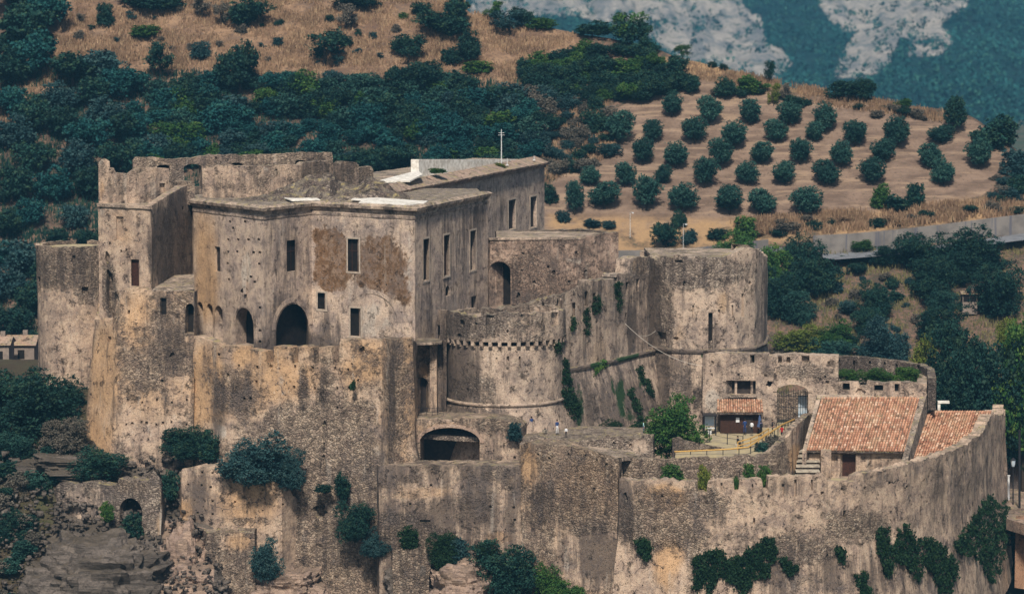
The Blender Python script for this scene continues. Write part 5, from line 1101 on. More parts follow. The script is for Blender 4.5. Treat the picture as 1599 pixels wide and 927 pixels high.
for (x, y, rx, ry) in () and ((868, 6, 7, 9), (925, 10, 14, 8), (1052, 5, 8, 12), (1014, 38, 8, 8), (1090, 40, 10, 12), (1075, 65, 18, 12), (1120, 80, 12, 10), (1405, 18, 10, 12), (1360, 70, 10, 10), (1150, 50, 8, 16), (960, 25, 8, 6), (1425, 15, 14, 8)):
    cl *= 1 - .85 * np.clip(1.4 - np.hypot((gx - x) / rx, (gy - y) / ry), 0, 1)
add_attr(me, 'zone', np.stack([cl, cl * 0, cl * 0], 1))
s = NT('mountain_rock'); z = s.sep(s.attr('zone').outputs[0]); p = s.pos(); mid = s.noise(.028, 8, .78); fine = s.noise(.22, 5, .75)
gully = s.noise(1.0, 5, .7, vec=s.scaled(p, (.07, .01, .05)), dist=.3)
rock = s.mix(s.ss(gully, .35, .62), rgb(.27, .28, .30), rgb(.66, .60, .54)); rock = s.mix(s.ss(fine, .5, .68), rock, rgb(.20, .22, .24)); rock = s.mix(s.ss(s.noise(.05, 8, .8), .54, .64, 0, .85), rock, rgb(.05, .13, .17)); rock = s.mix(s.ss(s.vor(.06).outputs[0], .1, .35, .7, 0), rock, rgb(.06, .10, .09))
wood_ = s.mix(s.ss(s.noise(.03, 7, .75), .4, .62), rgb(.004, .040, .050), rgb(.014, .085, .085)); wood_ = s.mix(s.ss(s.vor(.09).outputs[0], .2, .6, .7, 0), wood_, rgb(.012, .04, .04))
m_ = s.ss(s.math('ADD', z[0], s.math('ADD', s.math('MULTIPLY_ADD', mid, 1.3, -.65), s.math('MULTIPLY_ADD', s.noise(.09, 6, .75), 1.4, -.7))), .36, .68)
s.bump(s.math('ADD', fine, s.math('MULTIPLY', mid, 1.5)), 1.0, 7.0); M['mountain_rock'] = s.out(s.mix(m_, wood_, rock), .95)
setp(link('mountain', me, 'mountain_rock'), kind='structure')

# trees of the far mountain: too many and too far to count
g_ = np.random.default_rng(77); cs = []; ml = bpy.data.objects['mountain']
mx = g_.uniform(620, 2300, 26000); my = g_.uniform(-120, 325, 26000)
for a, b, r_ in zip(mx, my, g_.random(26000)):
    i = int(round((a - 560) / 5)); j = int(round((330 - b) / 4)); 
    if cl[i * n2 + j] + .8 * N3(a * .03, b * .05, 4) + 1.5 * (r_ ** 2 - .4) > .50 or N3(a * .05, b * .08, 14) < -.22: continue
    cs.append(v[i * n2 + j])
cs = [q for q in cs]; cs = np.array(cs); cs = cs + g_.normal(size=cs.shape) * np.array([1.5, 1.5, .3]) + [0, -2, 1.6]
vv_, ff_, tt_ = leaves(cs, g_.uniform(.8, 2.8, len(cs)), 11, 1.9, 78)
tt_[:, 0] = np.clip(tt_[:, 0] * .6 + np.repeat([.9 * N3(q[0] * .012, q[1] * .012, q[2] * .02) + .25 for q in cs], 44), 0, 1)
wo = link('far_wood', leafmesh('far_wood', vv_, ff_, tt_), 'leaf_teal'); setp(wo, kind='stuff')

# valley floor out to the horizon
me = bpy.data.meshes.new('ground'); gxx = [-9000, -600, 600, 9000]; me.from_pydata([(x, y, -26) for y in (-500, 200, 900, 9500) for x in gxx], [], [(r * 4 + c_, r * 4 + c_ + 1, r * 4 + c_ + 5, r * 4 + c_ + 4) for r in range(3) for c_ in range(3)])
s = NT('ground'); c = s.mix(s.ss(s.noise(.05, 6, .7), .4, .6), rgb(.10, .08, .055), rgb(.04, .06, .035)); M['ground'] = s.out(c, .95)
setp(link('ground', me, 'ground'), kind='structure')

# castle rock
def cliffY(px, py):
    a = np.interp(py, [540, 600, 650, 700, 735, 765, 850, 927, 1000, 1150], [468, 424, 408, 400.5, 396.5, 393, 386.5, 380.5, 376, 368])
    b = np.interp(py, [540, 700, 927, 1150], [412, 405, 396, 390]); w = np.clip((px - 330) / 90, 0, 1); w = w * w * (3 - 2 * w); return a * (1 - w) + b * w
v = []; cpx = np.arange(-420, 680, 5.0); cpy = np.arange(560, 1160, 5.0)
for px in cpx:
    for py in cpy:
        p = W(px, py, float(cliffY(px, py)))
        led = 1.0 * N3(p.x * .10, p.z * .35, 4) + .9 * abs(N3(p.x * .22 + p.z * .2, p.z * .6, 9)) + .35 * N3(p.x * .9, p.z * 1.1, 2) + .15 * N3(p.x * 2.2, p.z * 2.5, 2)
        st = (p.z * .45 + .3 * p.x * .2) % 1.0; led += .8 * (st if st < .8 else (1 - st) * 4)
        p.y -= led * 1.3; v.append(tuple(p))
n2 = len(cpy); f = [(i * n2 + j, i * n2 + j + 1, (i + 1) * n2 + j + 1, (i + 1) * n2 + j) for i in range(len(cpx) - 1) for j in range(n2 - 1)]
s = NT('cliff_rock'); z = s.sep(s.attr('zone').outputs[0]); p = s.pos(); mid = s.noise(.35, 6, .7, dist=.8); fine = s.noise(2.0, 6, .75)
lay = s.noise(1.0, 5, .7, vec=s.scaled(p, (.12, .12, .9)), dist=.4)
rk = s.mix(s.ss(lay, .38, .62), rgb(.075, .065, .058), rgb(.17, .145, .13)); rk = s.mix(s.ss(fine, .45, .7), rk, rgb(.06, .05, .045)); rk = s.mix(s.ss(mid, .55, .72, 0, .7), rk, rgb(.30, .25, .21))
earth = s.mix(s.ss(fine, .4, .65), rgb(.036, .027, .019), rgb(.085, .062, .038)); earth = s.mix(s.ss(mid, .45, .6), earth, rgb(.07, .07, .035))
pink = s.mix(s.ss(s.noise(.5, 6, .7, dist=1.5), .38, .62), rgb(.40, .29, .225), rgb(.27, .20, .17)); pink = s.mix(s.ss(fine, .55, .75), pink, rgb(.24, .17, .14))
c = s.mix(s.ss(s.math('ADD', z[0], s.math('MULTIPLY_ADD', mid, .8, -.4)), .4, .6), rk, earth); c = s.mix(s.ss(s.math('ADD', z[1], s.math('MULTIPLY_ADD', mid, .5, -.25)), .45, .55), c, pink)
nzz = s.n('SeparateXYZ', i_0=s._p.outputs['Normal']).outputs[2]; c = s.mix(s.math('MULTIPLY', s.ss(nzz, .55, .85), .5), c, rgb(.075, .06, .042))
s.bump(s.math('ADD', fine, s.math('MULTIPLY', lay, 1.4)), .9, .4); M['cliff_rock'] = s.out(c, .95)
def rockmesh(name, v, f, zone_e, zone_p=()):
    me = mesh_np(name, np.array(v), np.array(f)); a = np.array(v); x, y = PRn(a); c = np.zeros((len(a), 3))
    for poly in zone_e: c[:, 0] = np.maximum(c[:, 0], softpoly(x, y, poly, 15))
    for poly in zone_p: c[:, 1] = np.maximum(c[:, 1], softpoly(x, y, poly, 8))
    add_attr(me, 'zone', c); me.polygons.foreach_set('use_smooth', [True] * len(f)); me.set_sharp_from_angle(angle=R(18)); return setp(link(name, me, 'cliff_rock'), kind='structure')
rockmesh('cliff', v, f, [[(-420, 560), (140, 560), (140, 690), (110, 740), (95, 760), (60, 860), (40, 1000), (-420, 1100)]], [[(255, 815), (330, 830), (330, 1000), (250, 1000)]])
def outcrop(px, py, Y, rx, ry, rz, pink_=True, seed=0):
    c0 = W(px, py, Y); v = []; f = []; n1, n3 = 84, 54
    for i in range(n3 + 1):
        th_ = math.pi * i / n3
        for j in range(n1):
            ph_ = 2 * math.pi * j / n1; d = Vector((math.sin(th_) * math.cos(ph_), math.sin(th_) * math.sin(ph_), math.cos(th_)))
            d2 = Vector([math.copysign(abs(q) ** .7, q) for q in d]); k = .86 + .34 * N3(d.x * 1.7 + seed, d.y * 1.7, d.z * 1.7) + .26 * abs(N3(d.x * 3.5 + seed, d.y * 3.5, d.z * 4.5)) + .10 * N3(d.x * 9 + seed, d.y * 9, d.z * 9)
            v.append((c0.x + d2.x * rx * k, c0.y + d2.y * ry * k, c0.z + d2.z * rz * k))
    f = [(i * n1 + j, i * n1 + (j + 1) % n1, (i + 1) * n1 + (j + 1) % n1, (i + 1) * n1 + j) for i in range(n3) for j in range(n1)]
    rockmesh('cliff', v, f, [], [[(px - 300, py - 300), (px + 300, py - 300), (px + 300, py + 300), (px - 300, py + 300)]] if pink_ else [])
outcrop(292, 925, 387.2, 3.6, 5, 8.2, True, 1); outcrop(445, 925, 387, 5.0, 5, 3.4, True, 2); outcrop(720, 925, 381, 4.6, 5, 4.0, True, 3); outcrop(150, 920, 381.5, 8.5, 5, 6.0, False, 4); outcrop(110, 725, 397, 6, 5, 1.6, False, 5); outcrop(640, 930, 386, 3.5, 4, 5, False, 6)

# ---- retaining walls set into the rock at lower left
t = thing('pierced_retaining_wall', 'plastered retaining wall with rows of square putlog holes below the rampart shrubs', 'wall', W(360, 820, 388))
hl = [('r', x - 1.8, y - 1.8, x + 1.8, y + 1.8, .3) for x, y in [(362, 761), (389, 762), (410, 764), (432, 765), (367, 783), (389, 785), (414, 785), (442, 787), (316, 737), (332, 738), (315, 757), (329, 760), (332, 782), (309, 800), (332, 802), (294, 756), (350, 742)]]
wall('masonry', [(276, 391, 770), (284, 388.5, 770), (340, 387.5, 770), (440, 388.2, 770), (478, 392.5, 770)], [(276, 745), (284, 735), (300, 730), (345, 728), (400, 740), (430, 752), (452, 765), (478, 800)], ZB, t, hl, th=2.5, rag=.25, rough=.12, base={'r': .18, 'g': .2, 'b': .35},
     paint=[('g', 310, 790, 28, 50, .5), ('b', 395, 785, 45, 35, .65), ('r', 395, 785, 45, 35, .05), ('w', 300, 810, 40, 8, .5), ('b', 290, 800, 12, 14, .9), ('r', 380, 815, 60, 8, .6), ('g', 380, 812, 70, 10, .3)])
t = thing('niche_wall', 'grey rubble retaining wall with a dark arched niche and a pale corner strip', 'wall', W(190, 860, 388))
wall('masonry', [(78, 394, 800), (88, 390.5, 800), (180, 388.8, 800), (235, 386.5, 800), (252, 386, 800), (258, 389, 800)], [(78, 770), (97, 753), (140, 755), (180, 758), (186, 745), (200, 748), (230, 750), (240, 735), (256, 770)], ZB, t,
     [('a', 187, 777, 222, 833, 1.6, 'niche', 'void'), ('x', 118, 774, 123, 779, .3), ('x', 135, 775, 140, 780, .3), ('x', 131, 795, 137, 800, .3), ('x', 150, 800, 155, 805, .3)], th=2.2, rag=.25, rough=.2, mat='stone_grey', base={'r': .75, 'g': .3},
     paint=[('r', 135, 795, 45, 35, .35), ('w', 130, 790, 40, 30, .25), ('b', 205, 760, 30, 14, .6), ('w', 253, 850, 5, 70, .9), ('b', 253, 850, 6, 80, .9), ('r', 253, 850, 5, 70, 0), ('g', 225, 870, 30, 30, .5)])
t = thing('buttress_wall', 'broad ochre and grey stone buttress at the bottom beside the pink rock face', 'wall', W(360, 927, 383))
wall('masonry', [(318, 388, 880), (322, 383.5, 880), (398, 384, 880), (401, 388, 880)], [(318, 826), (345, 829), (398, 831)], ZB, t, [('r', 332, 913, 336, 918, .3), ('r', 340, 854, 343, 857, .3)], th=2.2, rag=.1, rough=.15, base={'r': .6, 'g': .2, 'b': .35}, paint=[('b', 370, 845, 25, 15, .7), ('r', 370, 845, 25, 12, .1), ('g', 330, 870, 12, 50, .45), ('b', 370, 910, 25, 20, .5)])
t = thing('rubble_pier', 'stubby rubble stone pier standing on the rock at the bottom edge', 'wall', W(645, 927, 383))
wall('masonry', [(611, 385, 890), (613, 382.5, 890), (672, 382, 890), (674, 385, 890)], [(611, 862), (625, 857), (655, 856), (674, 860)], ZB, t, th=2, rag=.2, rough=.2, base={'r': 1, 'g': .25, 'w': .1})

# road retaining walls across the hillside
def rwall(name, label, line, hpx, mat, th=.6):
    t_ = thing(name, label, 'wall', W(line[0][0], line[0][1] + hpx, hillY(line[0][0], line[0][1] + hpx))); P_ = Path([(a, hillY(a, b + hpx) - 1.5, b) for a, b in line])
    o_ = wall('concrete', P_, [(a, b) for a, b in line], -20, t_, th=th, rag=.0, rough=.02, step=3, mat=mat, base={'r': 0}); return P_, t_
s = NT('stained_concrete'); c = s.mix(s.ss(s.noise(.3, 4), .35, .65), rgb(.19, .175, .165), rgb(.12, .112, .11)); c = s.mix(s.ss(s.noise(1.0, 4, .6, vec=s.scaled(s.pos(), (1.2, 1.2, .03))), .55, .66), c, rgb(.10, .10, .12)); M['stained_concrete'] = s.out(c, .9)
rwall('road_wall', 'long grey stained concrete retaining wall crossing the hillside on the right', [(1270, 368), (1330, 365), (1400, 359), (1470, 351), (1540, 342), (1620, 332), (1760, 325)], 21, 'stained_concrete')
rwall('road_wall', 'pale blue grey concrete wall beside the road behind the corner tower', [(900, 392), (1000, 391), (1080, 388), (1130, 382), (1200, 374)], 16, 'stained_concrete')
P_ = [hillpt(a, b) for a, b in ((880, 408), (960, 405), (1080, 403), (1140, 396), (1210, 388), (1300, 400), (1400, 392), (1500, 382), (1620, 366))]
m = MB(); vs = [];
for q in P_: vs += [(q.x, q.y - 5, q.z - .1), (q.x, q.y + 1, q.z + .4)]
m.add(vs, [(2 * i, 2 * i + 2, 2 * i + 3, 2 * i + 1) for i in range(len(P_) - 1)]); setp(m.build('road', 'asphalt'), kind='structure')
def lamp(px, py0, py1, Y, label, r_=.04):
    b_ = W(px, py1, Y); tp = W(px, py0, Y); t_ = thing('street_lamp', label, 'street lamp', tuple(b_)); m = MB(); m.tube([b_ - Vector((0, 0, .5)), tp], r_ * 1.3, 6, 0, r_ * .8); m.build('pole', 'white_metal', t_)
    m = MB(); m.tube([tp, tp + Vector((.3, -.5, .1)), tp + Vector((.4, -1.2, .1))], r_, 5); m.build('arm', 'white_metal', t_); m = MB(); m.box(tp + Vector((.4, -1.4, .08)), (.3, .8, .14)); m.build('lamp_head', 'white_metal', t_)
lamp(1067, 350, 402, 541, 'thin pale street lamp by the road just left of the tower top'); lamp(984, 332, 366, 546, 'thin pale street lamp at the foot of the olive grove')
# right edge lane with lamps
zln = zat(1585, 795, 432)
o = slab('lane', [xy(1568, 452, 780), xy(1572, 425, 780), xy(1640, 415, 780), xy(1800, 430, 780), xy(1800, 470, 780)], zln, 'brick_wall', None, 1.5); setp(o, kind='structure')
t = thing('street_lamp', 'dark ornamental lamp post with a pale lantern right of the outer wall', 'street lamp', W(1582, 800, 436)); q0 = W(1582, 800, 436); q1 = W(1582, 728, 436)
m = MB(); m.tube([q0 - Vector((0, 0, .4)), q1], .11, 8, 0, .06); m.build('pole', 'iron', t)
m = MB(); m.tube([q1, q1 + Vector((0, 0, .25)), q1 + Vector((0, 0, .9))], .18, 8, 0, .34); m.build('lantern', 'glass_blue', t); m = MB(); m.tube([q1 + Vector((0, 0, .92)), q1 + Vector((0, 0, 1.25))], .42, 8, 0, .05); m.build('cap', 'iron', t)
for px, y0, y1, Y, lb in ((1592, 672, 812, 433, 'tall dark post at the right edge of the picture beside the lane'), (1575, 742, 800, 440, 'short pale bollard post between the outer wall and the lantern')):
    m = MB(); m.tube([W(px, y1, Y), W(px, y0, Y)], .16, 8); m.box(W(px, y0, Y), (.36, .36, .12)); setp(m.build('post', 'iron' if px == 1592 else 'white_metal'), lb, 'post')
wall('lane_wall', [(1586, 425, 810), (1700, 418, 810)], [(1586, 805), (1700, 800)], ZB, None, th=.6, rag=.02, mat='brick_wall', label='low reddish wall beside the lane at the right edge', cat='wall', base={'r': .1, 'b': .8})
wall('lane_wall', [(1560, 450, 700), (1720, 445, 700)], [(1560, 690), (1720, 690)], ZB, None, th=.6, rag=.02, mat='dark_stone', label='tall dark boundary wall behind the lamp post at the right edge', cat='wall', base={'r': .1, 'g': .5})
# little houses in the valley at far left
def cottage(px, py, Y, w, d, h, rh, label, yaw=0):
    b_ = W(px, py, Y); t_ = thing('cottage', label, 'house', tuple(b_)); m = MB(); m.box((b_.x, b_.y, b_.z + h / 2 - 1), (w, d, h + 2)); m.build('wall', 'house_paint', t_)
    m = MB(); x, y, z0 = b_.x, b_.y, b_.z + h; m.add([(x - w / 2 - .3, y - d / 2 - .4, z0), (x + w / 2 + .3, y - d / 2 - .4, z0), (x + w / 2 + .3, y + d / 2 + .4, z0), (x - w / 2 - .3, y + d / 2 + .4, z0), (x - w / 2 - .3, y, z0 + rh), (x + w / 2 + .3, y, z0 + rh)], [(0, 1, 5, 4), (2, 3, 4, 5), (0, 4, 3), (1, 2, 5), (0, 3, 2, 1)])
    ro = m.build('roof', 'brick_wall', t_, paint=((), {'r': .1, 'b': .6})); m = MB(); m.box((x + w * .25, y + .3, z0 + rh), (.7, .7, 1.4)); m.build('chimney', 'house_paint', ro)
    for sx in (-.25, .22): m = MB(); m.box((x + w * sx, y - d / 2 - .02, b_.z + h * .55), (1.0, .12, 1.3)); m.build('window', 'void', t_)
cottage(22, 566, 478, 7, 6, 3.0, 1.2, 'small tan cottage with a reddish roof in the valley at far left'); cottage(-8, 572, 470, 5, 5, 3.5, 1.0, 'grey house end cut by the left edge of the picture'); cottage(1513, 470, 522, 2.4, 2.5, 1.3, .4, 'tiny white hut among the big trees on the right')

# ================================================================== vegetation
def shell(lobes, k, seed, inner=.25):
    g = np.random.default_rng(seed); w_ = np.array([l[3] * l[4] for l in lobes]); w_ = w_ / w_.sum(); li = g.choice(len(lobes), k, p=w_); L_ = np.array(lobes)[li]
    d = g.normal(size=(k, 3)); d /= np.linalg.norm(d, axis=1)[:, None]; r_ = np.where(g.random(k) < inner, g.uniform(.2, .8, k), g.uniform(.78, 1.08, k))
    return L_[:, :3] + d * L_[:, 3:6] * r_[:, None]
def trunkmesh(h, r_, seed, nb=5, top=.9, spread=.5):
    rd = random.Random(seed); m = MB(); x = y = 0; pts = [(0, 0, -.6)]
    for k in range(1, 5): x += rd.uniform(-.12, .12) * h * .3; y += rd.uniform(-.12, .12) * h * .3; pts.append((x, y, h * k / 4))
    m.tube(pts, r_, 7, 0, r_ * .5)
    for k in range(nb):
        a = rd.uniform(0, 6.28); st_ = Vector(pts[2 + k % 3]); e = st_ + Vector((math.cos(a) * spread * h, math.sin(a) * spread * h, h * rd.uniform(.45, top))); m.tube([st_, st_.lerp(e, .5) + Vector((0, 0, .1 * h)), e], r_ * .45, 5, 0, r_ * .12)
    me = bpy.data.meshes.new('trunk'); me.from_pydata([tuple(q) for q in m.v], [], m.f); me.update(); me.materials.append(M['bark']); return me
# prototypes are unit sized: crown about 1 m wide and 1 m tall, base at z = 0
def proto_tree(kind, seed):
    rd = random.Random(seed); g = []
    if kind == 'olive':
        for k in range(5): a = rd.uniform(0, 6.28); r_ = rd.uniform(.08, .2); g.append((math.cos(a) * r_, math.sin(a) * r_, rd.uniform(.45, .70), rd.uniform(.26, .36), rd.uniform(.26, .36), rd.uniform(.22, .32)))
        g.append((0, 0, .45, .36, .36, .26)); c = shell(g, 560, seed); v, f, t = leaves(c, .03, 13, .045, seed)
    elif kind == 'round':
        for k in range(7): a = rd.uniform(0, 6.28); r_ = rd.uniform(.1, .3); g.append((math.cos(a) * r_, math.sin(a) * r_, rd.uniform(.3, .68), rd.uniform(.2, .33), rd.uniform(.2, .33), rd.uniform(.18, .3)))
        c = shell(g, 340, seed); v, f, t = leaves(c, .035, 14, .055, seed)
    elif kind == 'airy':
        for k in range(9): a = rd.uniform(0, 6.28); r_ = rd.uniform(.15, .38); g.append((math.cos(a) * r_, math.sin(a) * r_, rd.uniform(.3, .8), rd.uniform(.1, .2), rd.uniform(.1, .2), rd.uniform(.1, .18)))
        c = shell(g, 170, seed, .5); v, f, t = leaves(c, .04, 11, .05, seed)
    elif kind == 'dense':
        for k in range(16): a = rd.uniform(0, 6.28); r_ = rd.uniform(.05, .36); g.append((math.cos(a) * r_, math.sin(a) * r_, rd.uniform(.15, .72), rd.uniform(.12, .24), rd.uniform(.12, .24), rd.uniform(.12, .26)))
        g.append((0, 0, .25, .38, .38, .28)); c = shell(g, 1300, seed, .15); v, f, t = leaves(c, .022, 15, .026, seed)
    else:     # bush
        for k in range(8): a = rd.uniform(0, 6.28); r_ = rd.uniform(.05, .3); g.append((math.cos(a) * r_, math.sin(a) * r_, rd.uniform(.2, .6), rd.uniform(.2, .32), rd.uniform(.2, .32), rd.uniform(.2, .36)))
        g.append((0, 0, .22, .42, .42, .25)); c = shell(g, 360, seed); v, f, t = leaves(c, .035, 13, .06, seed)
    if kind == 'olive': v[:, 2] = v[:, 2] * 1.0
    return leafmesh('crown', v, f, t)
PROTO = {}; TR = {}
for kind, ns in (('olive', 4), ('round', 4), ('airy', 3), ('bush', 4), ('dense', 3)):
    for k in range(ns): PROTO[kind, k] = proto_tree(kind, 11 * k + len(kind))
for k in range(3): TR[k] = trunkmesh(.42, .035, k + 1, 5, .9, .55)
CR = {}
def crown(kind, k, mat):
    key = (kind, k, mat)
    if key not in CR: me = PROTO[kind, k].copy(); me.materials.append(M[mat]); CR[key] = me
    return CR[key]
NSEQ = [0]
def plant(name, label, cat, base, w, h, kind, mat, group=None, trunk=True, depth=None, k=None):
    NSEQ[0] += 1; i = NSEQ[0]; nvar = {'olive': 4, 'round': 4, 'airy': 3, 'bush': 4, 'dense': 3}[kind]; k = i % nvar if k is None else k
    rz = (i * 2.399) % 6.28; d = depth or w
    if trunk:
        o = thing(name, label, cat, tuple(base), group); o.scale = (w, d, h); o.rotation_euler = (0, 0, rz if abs(d - w) < .01 else 0)
        c = bpy.data.objects.new('crown', crown(kind, k, mat)); C.objects.link(c); c.parent = o
        tr = bpy.data.objects.new('trunk', TR[i % 3]); C.objects.link(tr); tr.parent = o
    else:
        o = bpy.data.objects.new(name, crown(kind, k, mat)); C.objects.link(o); o.location = base; o.scale = (w, d, h); o.rotation_euler = (0, 0, rz if abs(d - w) < .01 else 0); setp(o, label, cat, group)
    return o
def size_at(Y): return Y / F / .995
def on_hill(name, label, cat, px, pyc, w, h, kind, mat, group=None, trunk=True):
    """pyc: height of the crown centre in the view"""
    pb = pyc + h * .5; p = hillpt(px, pb); s_ = size_at(p.y); return plant(name, label, cat, p - Vector((0, 0, .15)), w * s_ * 1.12, h * s_ * 1.1, kind, mat, group, trunk)
ORD = ['first', 'second', 'third', 'fourth', 'fifth', 'sixth', 'seventh', 'eighth', 'ninth', 'tenth', 'eleventh']
ROWS = [('topmost', [(1050, 163, 34, 38), (1108, 174, 36, 44), (1172, 174, 36, 44), (1232, 179, 40, 38), (1288, 184, 40, 48)]),
        ('second', [(969, 201, 42, 50), (1019, 203, 34, 36), (1085, 204, 42, 40), (1146, 210, 44, 44), (1211, 206, 36, 36), (1272, 205, 30, 34), (1334, 209, 40, 40), (1400, 205, 46, 48), (1470, 211, 40, 28), (1532, 218, 34, 32)]),
        ('third', [(1005, 237, 36, 42), (1055, 242, 42, 42), (1124, 240, 38, 44), (1189, 238, 38, 38), (1249, 237, 38, 40), (1314, 240, 38, 42), (1380, 236, 40, 36), (1454, 244, 40, 44), (1529, 242, 42, 46)]),
        ('fourth', [(921, 275, 34, 32), (976, 274, 34, 38), (1035, 272, 28, 34), (1101, 270, 40, 46), (1167, 270, 38, 38), (1225, 271, 38, 36), (1291, 269, 44, 44), (1363, 268, 42, 42), (1472, 270, 36, 44)]),
        ('lowest', [(897, 310, 32, 50), (943, 303, 50, 44), (1009, 302, 44, 52), (1067, 308, 46, 46), (1139, 312, 48, 42), (1191, 314, 44, 44), (1260, 316, 50, 46)])]
for rn, row in ROWS:
    for i, (x, y, w, h) in enumerate(row):
        on_hill('olive_tree', '%s olive tree from the left in the %s row of the grove' % (ORD[i], rn), 'olive tree', x, y, w, h, 'olive', 'leaf_olive', 'olive trees planted in rows on the slope')
